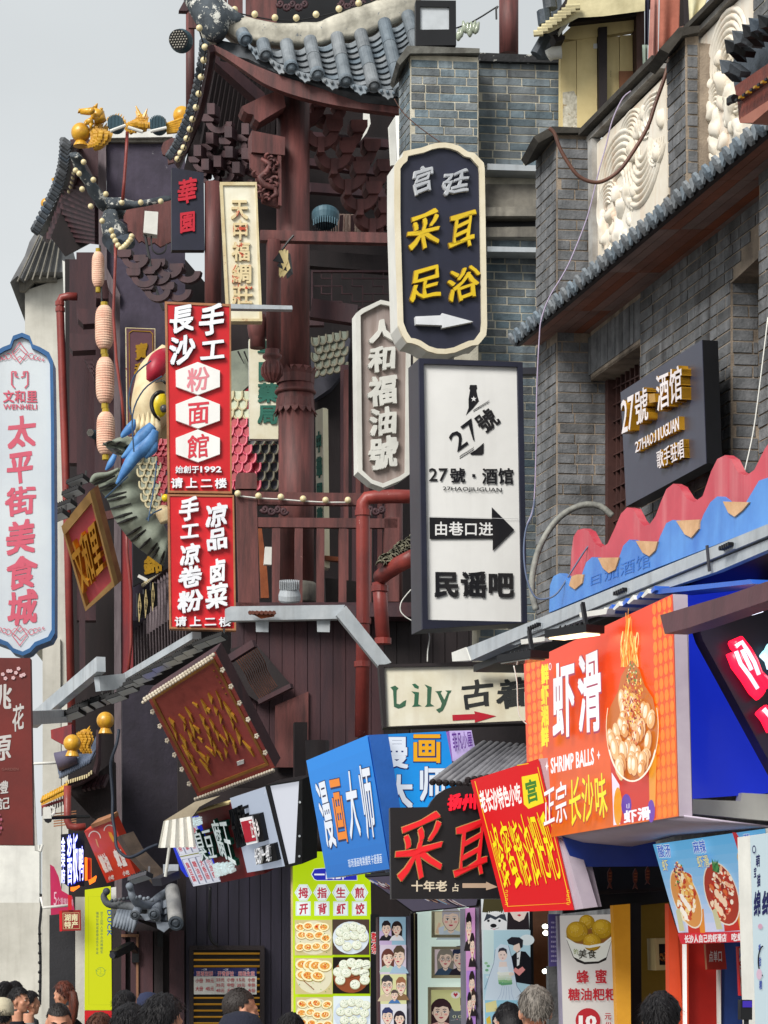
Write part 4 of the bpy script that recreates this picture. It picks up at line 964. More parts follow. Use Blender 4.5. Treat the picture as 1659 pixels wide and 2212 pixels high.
for k in range(26):
 t=k/25;u,v=c12(1380+210*t+rnd.uniform(-8,8),405-150*t+rnd.uniform(-45,25))
 c=P(u,v,23.7);a=rnd.uniform(-.6,.6);rows=[]
 for j in range(6):
  th=math.pi*j/5;rows.append([c+Vector((.055*math.cos(th),x,.045*math.sin(th)+.02*x))for x in(-.07,.08)])
 mb=MB();mb.sheet(rows,(0,0,-.014));o=mb.build('tile',TM,bt)
# golden dragons and balls on the roofs
def golden_ball(u,v,rpx,Y,label):
 r=rpx/F*Y;c=P(u,v,Y);t=thing('golden_ball',label,'ornament',c-Vector((0,0,r)),'golden roof balls')
 part('ball',GOLD,t,lambda b:b.ball(c,r,24,16),smooth=True)
 part('base',GOLD,t,lambda b:b.lathe([(r*.8,-.03),(r*.7,.0),(r*.45,.05)],c-Vector((0,0,r+.02)),n=16));return t
golden_ball(*c00(524,860),21,31.5,'golden ball in front of the large golden dragon on the roof corner')
golden_ball(*c00(300,1320),12,39,'small golden ball on the farthest roof, left of the curved eave')
golden_ball(*c02(468,1542),19,28.6,'golden ball left of the small dragon on the low tiled roof')
golden_ball(*c02(683,1395),19,28.6,'golden ball beside the dark post above the low tiled roof')
def dragon(pts,rad,Y,label,head=True,group='golden dragons'):
 w=[P(*p,Y)for p in pts];t=thing('golden_dragon',label,'ornament',w[-1],group)
 sp=spline([(*p,r)for p,r in zip([tuple(x)for x in w],rad)],5)
 body=MB();body.tube([Vector(p[:3])for p in sp],[p[3]for p in sp],10);part_=body.build('body',GOLD,t,smooth=True)
 for k,p in enumerate(sp[4::2]):
  c=Vector(p[:3]);r=p[3]
  for a in range(-2,3):
   d=Vector((math.sin(a*.6),-math.cos(a*.6),.0));rows=[[c+d*(r*1.0)+Vector((x*r*.28,0,z*r*.5))+d*(.2*r*(z>-.9))for x in(-1,0,1)]for z in(.6,0,-1)]
   MB().sheet(rows,d*.008).build('scale',GOLD,part_)
  MB().lathe([(r*.35,0),(r*.2,r*.5),(.003,r*1.1)],c+Vector((r*.5,0,r*.6)),(.5,0,1),5).build('spine',GOLD,part_)
 return t,w
c=c00
t,w=dragon([c(640,800),c(630,850),c(660,880),c(640,930),c(600,950)],[.05,.07,.10,.08,.06],31.5,'large golden dragon head facing left on the roof corner')
hd=MB()
for p,q,r0,r1 in(((655,760),(600,730),.09,.075),((610,722),(520,722),.06,.03),((600,780),(560,800),.05,.03),((640,740),(650,790),.08,.085)):
 a,b_=P(*c(*p),31.4),P(*c(*q),31.4);hd.tube([a,a.lerp(b_,.5),b_],[r0,(r0+r1)/2,r1],10)
for p,q in(((615,700),(628,668)),((650,710),(663,700)),((655,735),(668,715)),((660,760),(672,745)),((560,800),(556,815)),((590,800),(585,830)),((520,722),(512,705))):
 a,b_=P(*c(*p),31.4),P(*c(*q),31.4);hd.tube([a,b_],[.035,.006],6)
hd.ball(P(*c(592,716),31.25),.045,8,6)
for i,q in enumerate(hd.v):hd.v[i]=q+Vector((noise.noise(q*8),noise.noise(q*8+Vector((5,0,0))),noise.noise(q*8+Vector((0,5,0)))))*.02
hd.build('head',GOLD,t,smooth=True)
t,w=dragon([c(915,740),c(912,780),c(925,820),c(880,810),c(845,835),c(860,860)],[.02,.05,.08,.08,.05,.04],31.7,'golden dragon tail rising between the two round floodlights')
for k in range(4):
 a=P(*c(905+(k%2)*25,750+k*18),31.7);part('tail_fin',GOLD,t,lambda b:b.tube([a,a+Vector((.05-.1*(k%2==0),0,.13))],[.035,.006],6))
t,w=dragon([c(700,790),c(740,770),c(780,790),c(800,830)],[.04,.05,.05,.04],32.0,'golden dragon back partly behind the first round floodlight')
t,w=dragon([c(340,1170),c(372,1165),c(378,1190)],[.03,.055,.04],39,'tiny golden dragon head on the farthest ridge')
t,w=dragon([c02(*q)for q in((585,1480),(548,1480),(560,1520),(545,1560),(565,1600))],[.035,.06,.06,.055,.04],28.9,'small golden dragon between the two golden balls above the low roof')
gb=MB();gb.prism([P(*c(*q),31.2)for q in((1080,810),(1225,755),(1228,800),(1195,855),(1085,860))],[P(*c(*q),32.2)for q in((1080,810),(1225,755),(1228,800),(1195,855),(1085,860))])
go=thing('golden_ridge','yellow glazed roof ridge meeting the tower eave','roof ridge',P(*c(1150,850),31.5));gb.build('ridge',GOLD,go)
for k in range(5):part('ridge_roll',GOLD,go,lambda b:b.tube([P(*c(1080,812+k*11),31.15),P(*c(1215-k*3,762+k*20),31.15)],.03,6))
part('ridge_knob',GOLD,go,lambda b:b.ball(P(*c(1180,748),31.4),.12,12,8),smooth=True)
def round_flood(u,v,rpx,Y,label,facing=(0,1,.1),leds=False,mat=None):
 r=rpx/F*Y;p=P(u,v,Y);n_=Vector(facing).normalized();t=thing('round_floodlight',label,'floodlight',p-Vector((0,0,r)))
 BL=mat or M('teal_grey_metal','#3e5a66','#304853',rough=.5,metal=.2,bump=.05)
 part('housing',BL,t,lambda b:b.lathe([(r*.6,.12),(r*.85,.08),(r,.02),(r,-.03),(r*.9,-.05)],p,-n_,22),smooth=False)
 x=n_.cross(up).normalized();y=x.cross(n_)
 if leds:
  part('face',BLACKM,t,lambda b:b.lathe([(r*.85,0),(r*.85,.01)],p-n_*.125*0+n_*-.13,-n_,22))
  o0=None
  for i in range(-3,4):
   for j in range(-3,4):
    q=Vector((i+.5*(j%2),j*.87,0))
    if q.length>3.1:continue
    pp=p-n_*.145+(x*q.x+y*q.y)*r*.24;MB().ball(pp,r*.075,8,5).build('led',M('led_lens','#a9a59a',rough=.2,bump=0),t)
 else:
  for k in range(-5,6):
   h=math.sqrt(max(.05,1-(k/6)**2))*r*.9;part('cooling_fin',BL,t,lambda b:b.box(p+x*(k*r/6)-n_*.13,x*.006,y*h,n_*.04))
 return t
round_flood(*c00(755,812),18,31.2,'round blue-grey floodlight back nearest the golden dragon head')
round_flood(*c00(1030,818),19,31.2,'round blue-grey floodlight back beside the yellow glazed ridge')
round_flood(*c00(1175,266),25,26.4,'round floodlight full of small lenses on the tower corner',facing=(.15,1,.25),leds=True)
round_flood(*c10(1018,1400),30,26.0,'round blue floodlight tucked under the brackets above the tower beam',facing=(0,.35,1))
round_flood(*c01(612,1180),10,33,'small round floodlight behind the lowest paper lantern',facing=(.3,1,0),leds=True)
round_flood(*c12(785,595),24,25.4,'round grey floodlight standing behind the steel light rail',facing=(0,.3,-1),mat=STEEL)
arm=MB()
for a,b_ in(((715,850),(815,812)),((830,825),(925,855)),((975,852),(1080,828))):arm.tube([P(*c00(*a),30.9),P(*c00(*b_),30.9)],.022,8)
tag(arm.build('tube_strut',PAINTW,None),'pale tubular arms carrying the two round roof floodlights','lamp arm')
jb=thing('junction_box','pale grey junction box with cables on the maroon gable board','junction box',P(*c00(975,1530),31))
part('box',PAINTW,jb,lambda b:b.slab(Face(P(325,480,31),Vector((.1,-1,0))),[c00(*q)for q in((938,1378),(1025,1385),(1018,1532),(928,1518))],-.1,.08))
part('cable',BLACKM,jb,lambda b:b.tube([P(x,y,31)for x,y in spline([c00(*q)for q in((940,1520),(950,1580),(965,1659),(990,1800),(1040,1960),(1062,2010))],4)],.02,5))
part('cable',BLACKM,jb,lambda b:b.tube([P(x,y,31)for x,y in spline([c00(*q)for q in((980,1530),(985,1610),(1020,1645),(1065,1630),(1080,1580))],4)],.012,5))
LAN=M('lantern_paper','#e0bfa8','#d09c86',rough=.8,scale=6,bump=.1,streak=.2,grime='#c9786a')
LCAP=M('lantern_gold_cap','#b59a2c','#8a741c',rough=.4,bump=.1)
def lantern(u,v0,v1,w,Y,label):
 q=Y/F;H=(v1-v0)*q;r=w/2*q;b0=P(u,v1,Y);t=thing('paper_lantern',label,'lantern',b0,'paper lanterns strung down the post');prof=[]
 nr=18
 for i in range(nr*2+1):
  s=i/(nr*2);rr=r*1.08*(1-.5*abs(2*s-1)**5)*(1.0 if i%2 else .95);prof.append((rr,H*s))
 part('shade',LAN,t,lambda b:b.lathe(prof,b0,n=22))
 for z in(-.04,H):part('cap',LCAP,t,lambda b:b.lathe([(r*.42,0),(r*.42,.09)],b0+Vector((0,0,z-(0.04 if z>0 else .03))),n=12))
 return t
for i,(v0,v1,lab)in enumerate(((545,620,'pale paper lantern highest on the post, above the dark beam block'),(661,754,'paper lantern just below the dark beam block, gold band beneath'),(773,871,'paper lantern in the middle of the string between two gold bands'),(891,982,'lowest paper lantern, stained, above the cluster of lamps'))):
 lantern(212 if i==0 else 224+i*1.5,v0,v1,26 if i==0 else 38,31.9,lab)
tag(part('lantern_cord',BLACKM,None,lambda b:b.tube([P(216,530,31.9),P(230,990,31.9)],.012,5)),'thin dark cord through the string of paper lanterns','cord')
lpart('beam_block',WOODD,f32,[c01(*q)for q in((620,232),(690,222),(705,300),(700,342),(622,340))],-.1,.35)
for i,(x,y)in enumerate(((903,660),(944,635),(990,590))):
 u,v=c02(x,y);f_=Face(P(u,v,30.2),Vector((.5,-1,0)));t=thing('hanging_tag','dark tag with pale lozenge face, %s of three under the bead rope'%('leftmost','middle one','rightmost')[i],'tag',P(u,v+25,30.2),'diamond tags under the bead rope')
 part('board',BLACKM,t,lambda b:b.slab(f_,[(u-4,v-30),(u+10,v-28),(u+10,v+20),(u+4,v+24),(u-4,v+20)],-.04,0))
 part('lozenge',CREAM,t,lambda b:b.slab(f_,[(u-3,v-5),(u+0,v-30),(u+4,v-2),(u-1,v+32)],0,.012))
 write(f_,'手工酱板',[(u-1.5,v-14),(u+2.5,v-14),(u+2.5,v+14),(u-1.5,v+14)],h=.014,color='#222222',vert=True).build('lettering',INK,t)
tag(part('folded_card',PAINTW,None,lambda b:b.slab(Face(P(310,1250,30),Vector((.1,-1,0))),[c02(*q)for q in((900,448),(958,478),(948,496),(890,465))],-.01,.01)),'small folded white card on the rail beside the bead rope','card')
# the carp sculpture
fish=thing('carp_sculpture','giant painted carp sculpture with yellow eye, blue barbels and crimson scales','sculpture',P(360,1240,28.6))
FC=M('carp_cream','#d9cba6','#c2ab84',rough=.5,scale=4,bump=.2,streak=.25,grime='#8c6a4e');FCR=M('carp_crimson','#b02338','#8a1c30',rough=.45,scale=5,bump=.1)
FB=M('carp_blue','#5a90c6','#3c6ca6',rough=.5,scale=5,bump=.25,bscale=25);FG=M('carp_grey','#8d9586','#6e766b',rough=.7,scale=4,bump=.2,streak=.2);FY=M('carp_yellow','#e0c520',rough=.3,bump=0);FW_=M('carp_pale','#c6ccb4','#a7af98',rough=.6,scale=4,bump=.15)
FD=M('carp_dark','#4a4a55','#35353d',rough=.5,scale=4,bump=.1);FK=M('carp_black','#1c1a1a',rough=.4,bump=0);FRIM=M('carp_rim','#c2b894','#a59b7a',rough=.6,bump=.1)
def blob(name,pts,mat,par=fish,n=12,sq=.6):
 mb=MB();sp=spline([(u,v,Y,r)for u,v,Y,r in pts],5)
 mb.tube([P(u,v,Y)for u,v,Y,r in sp],[max(r,.02)/F*28 for u,v,Y,r in sp],n)
 c0=mb.v[0];return mb.build(name,mat,par,smooth=True)
o=c01
blob('head',[(*o(1040,640),28.6,10),(*o(1010,760),28.4,36),(*o(1000,900),28.2,46),(*o(975,1030),28.2,44),(*o(940,1130),28.2,30),(*o(905,1190),28.2,14)],FC)
blob('head_back',[(*o(1100,700),28.9,30),(*o(1100,900),28.7,60),(*o(1090,1100),28.7,60),(*o(1060,1230),28.7,45)],FC)
blob('crest',[(*o(1065,640),28.2,8),(*o(1035,700),27.9,22),(*o(1000,770),27.8,20),(*o(960,830),27.8,5)],FCR)
blob('crest',[(*o(1075,610),28.3,10),(*o(1050,660),28.3,16),(*o(1020,700),28.3,6)],FC)
mb=MB();ec=P(*o(1035,985),27.35);mb.ball(ec,.095,16,10,(Vector((1,0,.2)),Vector((0,.5,0)),Vector((-.1,0,1.55))));eye=mb.build('eye',FY,fish,smooth=True)
mb=MB();mb.ball(P(*o(1062,1010),27.3),.045,12,8);mb.build('pupil',M('carp_pupil','#55555a',rough=.2,bump=0),eye,smooth=True)
blob('eyelid',[(*o(1062,905),27.3,3),(*o(1030,905),27.2,4.5),(*o(995,935),27.2,4.5),(*o(982,985),27.2,4.5),(*o(1000,1045),27.2,4),(*o(1035,1085),27.3,2)],FK,par=eye,n=7)
blob('brow',[(*o(1010,840),27.6,2),(*o(1050,830),27.4,3),(*o(1075,850),27.4,3)],FK,n=6)
for k in range(5):blob('gill_fold',[(*o(900+k*30,1050-k*8),27.6-k*.05,2),(*o(895+k*32,1120+k*5),27.5-k*.05,7),(*o(885+k*34,1190+k*12),27.7-k*.05,2)],FC,n=8)
for pts in(((990,1120,10),(930,1190,16),(860,1270,11),(790,1330,3)),((1000,1150,10),(960,1240,18),(880,1310,15),(820,1400,11),(755,1500,3)),((980,1120,5),(960,1160,14),(960,1200,9)),((1000,1220,8),(985,1270,12),(940,1330,4)),
((870,1080,3),(850,1130,10),(800,1180,6),(790,1200,2)),((745,1310,5),(715,1370,7),(685,1410,2)),((930,1200,4),(900,1240,10),(870,1250,3))):
 blob('barbel_fin',[(*o(x,y),27.2,r)for x,y,r in pts],FB,n=9)
def fin(name,root_pts,tip_pts,mat,Y,ribs,th=.05):
 a=spline(root_pts,4);b_=spline(tip_pts,4);n_=min(len(a),len(b_));rows=[]
 for i in range(n_):
  rows.append([P(a[i][0]+(b_[i][0]-a[i][0])*t,a[i][1]+(b_[i][1]-a[i][1])*t,Y-.25*math.sin(math.pi*t)+.03*math.sin(i*1.3))for t in(0,.25,.5,.75,1)])
 mb=MB();mb.sheet(rows,(0,th,0));f_=mb.build(name,mat,fish,smooth=True)
 for k in range(ribs):
  i=int((k+.5)/ribs*(n_-1));r_=rows[i];s0=r_[2].lerp(r_[3],.2*(k%2));blobm=MB();d=Vector((0,-.012,0))
  blobm.tube([s0+d,r_[3]+d,r_[4]+d],[.006,.018,.01],5);blobm.build('rib',FK,f_)
 return f_
fin('tail_fin',[o(x,y)for x,y in((900,1330),(930,1430),(960,1540),(1000,1640),(1040,1720),(1080,1800),(1095,1860))],[o(x,y)for x,y in((590,1490),(640,1530),(700,1610),(740,1720),(850,1870),(960,1960),(1055,2030))],FG,28.3,15)
fin('side_fin',[o(x,y)for x,y in((905,1250),(880,1300),(870,1360))],[o(x,y)for x,y in((665,1230),(700,1270),(745,1300))],FG,28.0,3)
fin('side_fin',[o(x,y)for x,y in((760,1200),(830,1190),(900,1240))],[o(x,y)for x,y in((660,1245),(740,1255),(850,1300))],FG,27.9,3)
blob('fin_edge',[(*o(590,1490),28.0,4),(*o(620,1450),28,7),(*o(700,1435),28,5),(*o(770,1400),28,3)],FG,n=8)
def scale_(u,v,w,h,Y,mat,rim):
 f_=Face(P(u,v,Y),Vector((-.1,-1,.15)))
 pts=[(u-w/2,v-h*.5)]+[(u-w/2+w*(i/8),v+h*.5*math.sin(math.pi*i/8)+h*.0)for i in range(0,9)]+[(u+w/2,v-h*.5)]
 pts=[(u-w/2,v-h*.45)]+[(u-w/2*math.cos(math.pi*i/8),v+h*.55*math.sin(math.pi*i/8))for i in range(9)]+[(u+w/2,v-h*.45)]
 b=MB();b.slab(f_,pts,-.02,.02);s_=b.build('scale',mat,fish)
 b=MB();b.tube([f_.pt(x,y,.025)for x,y in pts],.014,6);b.build('scale_rim',rim,s_)
k=0
for r_ in range(9):
 for j in range(5):
  x,y=905+j*44+(r_%2)*22+r_*6,1350+r_*40
  if x>1085 or x<893+r_*8:continue
  u,v=o(x,y);scale_(u,v,15,17,27.9-r_*.01,FG if x<1030 else FCR,FRIM if x<1030 else FCR)
for r_ in range(4):
 for j in range(3):
  x,y=995+j*36+(r_%2)*16,1230+r_*34;u,v=o(x,y);scale_(u,v,13,14,28.0,FCR,FCR)
o=c11
DRIM=M('carp_dull_rim','#7d7765','#5d5949',rough=.6,bump=.1);CR2=M('carp_bright_rim','#cc3152','#a8274a',rough=.4,bump=0)
for r_ in range(11):
 for j in range(9):
  x,y=395+j*58+(r_%2)*29,930+r_*58
  lim=520 if r_<3 else 720
  if x>lim or(x>420 and y<900):continue
  if r_<3:m_,q_=FW_,FRIM
  elif x<540+(r_-5)*12:m_,q_=FCR,CR2
  else:m_,q_=FD,DRIM
  u,v=o(x,y);scale_(u,v,19,21,28.5-r_*.012-.0+max(0,(x-520)/500),m_,q_)
blob('body',[(*o(440,860),29.4,30),(*o(480,1000),29.5,60),(*o(560,1200),29.6,75),(*o(560,1400),29.7,70),(*o(480,1600),29.8,40)],FCR)
part('back_fin',FG,fish,lambda b:b.slab(Face(P(520,800,28.8),Vector((-.2,-1,0))),[o(*q)for q in((400,640),(500,622),(700,618),(700,860),(520,860),(440,930),(400,960))],-.06,0))
for x in(450,490,530):part('fin_rib',FK,fish,lambda b:b.tube([P(*o(x,640),28.7),P(*o(x+40,720+(x%3)*20),28.7)],[.012,.004],5))
for r_ in range(5):
 for j in range(5):
  x,y=955+j*46+(r_%2)*23,580+r_*50-j*10
  if x>1150:continue
  u,v=o(x,y);scale_(u,v,16,19,29.0,FG,DRIM)
part('tail_joint',FD,fish,lambda b:b.slab(Face(P(700,760,29.3),Vector((0,-1,0))),[o(*q)for q in((920,560),(1130,520),(1180,560),(1150,760),(1050,880),(930,960))],-.2,0))
bs=MB()
for a in(((1015,1350),(1000,1500),(960,1740)),((830,1450),(680,1590)),((1050,800),(930,890),(860,1050),(868,1290)),((980,700),(870,800),(835,950),(850,1050)),((1050,1660),(990,1690),(948,1730))):
 part('whisker_wire',M('steel_blue_wire','#3d5672',rough=.4,metal=.4,bump=0),fish,lambda b:b.tube([P(u,v,27.0)for u,v in spline([c01(*q)for q in a],4)],.009,5))
mb=MB();mb.ball(P(*c01(1072,1590),27.3),.045,10,8);mb.build('eye',FY,fish,smooth=True)
blob('small_carp',[(*c01(1055,1640),27.6,8),(*c02(1060,40),27.6,18),(*c02(1080,110),27.6,14)],FC)
# signs
c20,c21,c22,c23=K(2,0),K(2,1),K(2,2),K(2,3)
c32,c33,c03,c13=K(3,2),K(3,3),K(0,3),K(1,3)
NAVY=M('navy_sign_board','#1b1d2c','#23263a',rough=.55,scale=2,bump=.05,streak=.15,grime='#34384a')
WHITEP=M('white_sign_panel','#e6e6e4','#dadad8',rough=.45,scale=1.5,bump=.02,streak=.13,grime='#a8a5a0')
SIGNRED=M('red_sign_board','#c9141f','#b5121c',rough=.45,scale=2,bump=.03,streak=.1,grime='#8a1016')
TANW=M('tan_edge_wood','#a8744f','#86573a',rough=.6,scale=5,bump=.2)
def Q(k,*pts):return[k(*p)for p in pts]
def board(name,label,cat,face,px,th,side,front,group=None,inset=None,frame=None,fh=.015):
 t=thing(name,label,cat,face.pt(sum(p[0]for p in px)/len(px),max(p[1]for p in px)),group)
 part('sign_box',side,t,lambda b:b.slab(face,px,-th,-.004))
 if inset:
  part('frame',frame or side,t,lambda b:b.ring(face,px,inset,-.004,fh))
  part('panel',front,t,lambda b:b.slab(face,inset,-.004,0))
 else:part('panel',front,t,lambda b:b.slab(face,px,-.004,0))
 return t
def scaled(px,sx,sy=None):
 cx=sum(p[0]for p in px)/len(px);cy=(min(p[1]for p in px)+max(p[1]for p in px))/2;cx=(min(p[0]for p in px)+max(p[0]for p in px))/2
 return[(cx+(u-cx)*sx,cy+(v-cy)*(sy or sx))for u,v in px]
def k2(k):return lambda x0,y0,x1,y1:[k(x0,y0),k(x1,y0),k(x1,y1),k(x0,y1)]
# --- black board, white scalloped frame, yellow characters
f=cross(950,19.0,.22)
out=Q(c20,(190,1400),(190,1075),(208,1048),(240,1022),(246,988),(300,976),(360,965),(420,943),(470,933),(515,931),(560,938),(610,955),(660,990),(705,1000),(735,1032),(764,1062),(770,1100),(775,1400))+Q(c21,(786,480),(780,540),(745,585),(728,603),(690,607),(640,627),(580,652),(520,662),(460,660),(400,643),(340,606),(300,592),(268,588),(238,545),(212,480))
t=board('hanging_sign','black hanging sign with scalloped white frame, yellow characters and a white arrow','sign',f,out,.26,PAINTW,NAVY,inset=scaled(out,.885,.952),frame=M('cream_frame','#e0d8c2','#cfc4a8',rough=.5,bump=.1,streak=.25,grime='#a58c5e'),fh=.03)
part('sign_underside',BLACKM,t,lambda b:b.slab(f.off(-.262),scaled(out,.98),-.06,0))
YEL=M('yellow_acrylic','#dfbf10','#cfae10',rough=.35,bump=0,spec=.6);YRIM=M('amber_rim','#a8862a',rough=.4,bump=0)
WAC=M('white_acrylic','#b9bcc0','#9da1a8',rough=.35,bump=0);WRIM=M('white_rim','#e3e6ea',rough=.4,bump=0)
for ch,q,m_,r_ in(('宫',k2(c20)(296,1083,442,1256),WAC,WRIM),('廷',k2(c20)(495,1112,675,1262),WAC,WRIM),('采',k2(c20)(268,1375,490,1618),YEL,YRIM),('耳',k2(c20)(530,1372,722,1622),YEL,YRIM),('足',k2(c21)(270,92,500,310),YEL,YRIM),('浴',k2(c21)(520,102,742,312),YEL,YRIM)):
 letters(f,ch,q,m_,t,0,.035,bold=.012,brush=1.5,rim=r_,rimb=.016)
part('arrow',WRIM,t,lambda b:b.slab(f,Q(c21,(318,424),(490,416),(490,402),(692,457),(492,498),(490,480),(322,474)),0,.05))
tag(part('steel_bracket',PAINTW,None,lambda b:(b.bar(f.pt(*c21(525,640),-.2),f.pt(*c21(525,700),-.2),.04,.04),b.bar(f.pt(*c21(600,640),-.2),f.pt(*c21(600,700),-.2),.04,.04)),kind=None),'short white struts joining the black sign to the white bar sign below','bracket')
# --- white bar sign 27
f=cross(1010,18.4,.25)
t=board('hanging_sign','tall white light box with dark frame, bottle logo 27號 and a black arrow','sign',f,Q(c21,(345,690),(1015,715))+Q(c22,(1045,762),(367,806)),.30,STEELD,WHITEP,inset=Q(c21,(375,725),(983,745))+Q(c22,(1012,758),(402,745)),frame=NAVY,fh=.03)
a=Art(f);BK='#17171c'
a.poly(Q(c21,(681,857),(724,857),(728,882),(722,890),(730,930),(739,962),(700,1010),(654,1055),(672,1005),(671,950),(681,890),(676,882)),BK)
st=[]
for i in range(10):
 r_=19 if i%2==0 else 8;st.append(c21(705+r_*math.sin(i*math.pi/5),948-r_*math.cos(i*math.pi/5)))
a.poly(st,'#e2e2e2')
for j in range(7):
 x,y=700+j*14.5,1020-j*8.8
 a.poly(Q(c21,(x-2,y+8),(x+6,y-2),(x+22,y-14),(x+12,y-2)),BK);a.poly(Q(c21,(x+2,y+12),(x+14,y+2),(x+22,y-2),(x+8,y+12)),BK)
 x,y=612+j*13,1324-j*8
 a.poly(Q(c21,(x-2,y+2),(x+6,y-8),(x+18,y-20),(x+10,y-6)),BK);a.poly(Q(c21,(x,y+10),(x+12,y),(x+20,y-2),(x+8,y+10)),BK)
a.poly(Q(c21,(770,1232),(769,1298),(758,1310),(690,1310),(680,1302),(715,1280)),BK)
a.text('2',Q(c21,(535,1190),(610,1133),(672,1240),(600,1292)),BK,bold=.01);a.text('7',Q(c21,(618,1128),(690,1072),(720,1216),(705,1222)),BK,bold=.01)
a.text('號',Q(c21,(695,1075),(802,995),(888,1098),(775,1182)),BK,bold=.03)
a.text('2',k2(c21)(415,1396,470,1480),BK,bold=.012);a.text('7',k2(c21)(478,1397,538,1482),BK,bold=.012);a.text('號',k2(c21)(548,1395,652,1490),BK,bold=.03)
a.poly(Q(c21,(695,1435),(716,1436),(716,1456),(695,1455)),BK);a.text('酒馆',k2(c21)(757,1396,966,1500),BK,bold=.03)
a.text('27HAOJIUGUAN',Q(c21,(505,1515),(887,1524),(887,1560),(505,1547)),BK,bold=.01)
a.poly(Q(c22,(418,78),(822,88),(822,12),(968,158),(828,296),(828,215),(420,218)),BK)
a.text('由巷口进',Q(c22,(445,105),(832,110),(832,198),(445,196)),'#e6e6e6',bold=.02)
a.text('民谣吧',Q(c22,(440,425),(968,432),(968,598),(442,594)),BK,bold=.045)
a.poly(Q(c22,(392,72),(995,86),(995,89),(392,75)),'#b9b9ba')
a.build('print',INK,t)
tag(part('sign_bracket',STEELD,None,lambda b:b.slab(cross(1150,19.2),Q(c21,(1015,745),(1160,740),(1225,700),(1230,730),(1140,785),(1015,785)),-.1,0)),'dark steel arm holding the white bar sign to the brick pier','bracket')
# --- oval grey wooden sign
f=cross(826,22.5,.2)
out=Q(c11,(1210,400),(1245,372),(1370,313),(1430,325),(1560,395),(1565,640))+Q(c11,(1558,1440),(1500,1480),(1385,1528),(1310,1500),(1222,1425))
inn=Q(c11,(1240,412),(1262,395),(1370,340),(1430,352),(1535,410),(1538,640))+Q(c11,(1530,1428),(1490,1455),(1385,1500),(1315,1475),(1252,1415))
t=board('hanging_sign','grey-brown wooden sign with pointed ends, white frame and raised characters 人和福油號','sign',f,out,.16,PAINTW,M('weathered_grey_board','#978b87','#84756f',rough=.7,scale=3,stretch=(6,6,.4),streak=.25,grime='#6d5b55',bump=.2),inset=inn,frame=PAINTW,fh=.04)
for ch,q in(('人',(1288,440,1470,585)),('和',(1290,610,1475,772)),('福',(1290,800,1480,990)),('油',(1292,1010,1478,1185)),('號',(1295,1200,1482,1402))):
 letters(f,ch,k2(c11)(*q),PAINTW,t,0,.045,bold=.04,brush=.9)
 # --- steel beam and the two red shop signs
f=Face(P(430,900,22.5),Vector((.1,-1,0)))
t=board('hanging_sign','upper red vertical sign with white characters and three pale hexagons','sign',f,Q(c01,(1068,318),(1496,335),(1503,1562),(1088,1556)),.12,TANW,SIGNRED,inset=Q(c01,(1083,334),(1486,350),(1492,1548),(1100,1543)),frame=TANW,fh=.01)
WL=M('white_letter','#e9ebf0','#dcdfe6',rough=.4,bump=0);DRM=M('letter_side','#32343c',rough=.5,bump=0)
for ch,q in(('長',(1098,345,1258,520)),('手',(1288,345,1458,535)),('沙',(1092,545,1268,725)),('工',(1292,562,1460,705))):
 letters(f,ch,k2(c01)(*q),WL,t,0,.04,bold=.035,brush=.9,rim=DRM,rimb=.014)
for cy,ch in((820,'粉'),(1038,'面'),(1256,'館')):
 hx=Q(c01,(1138,cy-50),(1281,cy-106),(1424,cy-50),(1424,cy+54),(1283,cy+106),(1140,cy+54))
 part('hexagon_panel',WHITEP,t,lambda b:b.slab(f,hx,0,.035))
 write(f,ch,k2(c01)(1208,cy-78,1360,cy+76),h=.037,color='#d98590' if ch=='粉' else '#cc3a48',bold=.02,brush=.7).build('lettering',INK,t)
write(f,'始創于',k2(c01)(1135,1385,1292,1432),h=.03,color=None,bold=.02,depth=.03,brush=.4).build('lettering',WL,t)
write(f,'1992',k2(c01)(1298,1388,1435,1428),h=.03,color=None,bold=.025,depth=.03).build('lettering',WL,t)
letters(f,'请上二楼',Q(c01,(1098,1462),(1478,1466),(1478,1530),(1098,1528)),WL,t,0,.03,bold=.03,brush=.5,gap=.2)
t=board('hanging_sign','lower red vertical sign with two columns of white characters 手工凉卷粉','sign',f.off(.03),Q(c01,(1085,1566),(1516,1572))+Q(c02,(1530,812),(1098,800)),.12,TANW,SIGNRED,inset=Q(c01,(1098,1578),(1506,1584))+Q(c02,(1518,800),(1110,788)),frame=TANW,fh=.01)
f=f.off(.03)
for ch,q in(('手',(1160,-45,1292,98)),('工',(1165,118,1292,222)),('凉',(1162,255,1300,392)),('卷',(1156,400,1310,535)),('粉',(1150,555,1315,692)),('凉',(1328,-5,1478,145)),('品',(1333,152,1478,290)),('卤',(1348,352,1462,502)),('菜',(1330,512,1478,668))):
 letters(f,ch,k2(c02)(*q),WL,t,0,.045,bold=.04,brush=1.0)
letters(f,'请上二楼',Q(c02,(1122,722),(1505,726),(1505,788),(1122,786)),WL,t,0,.03,bold=.03,brush=.5,gap=.2)
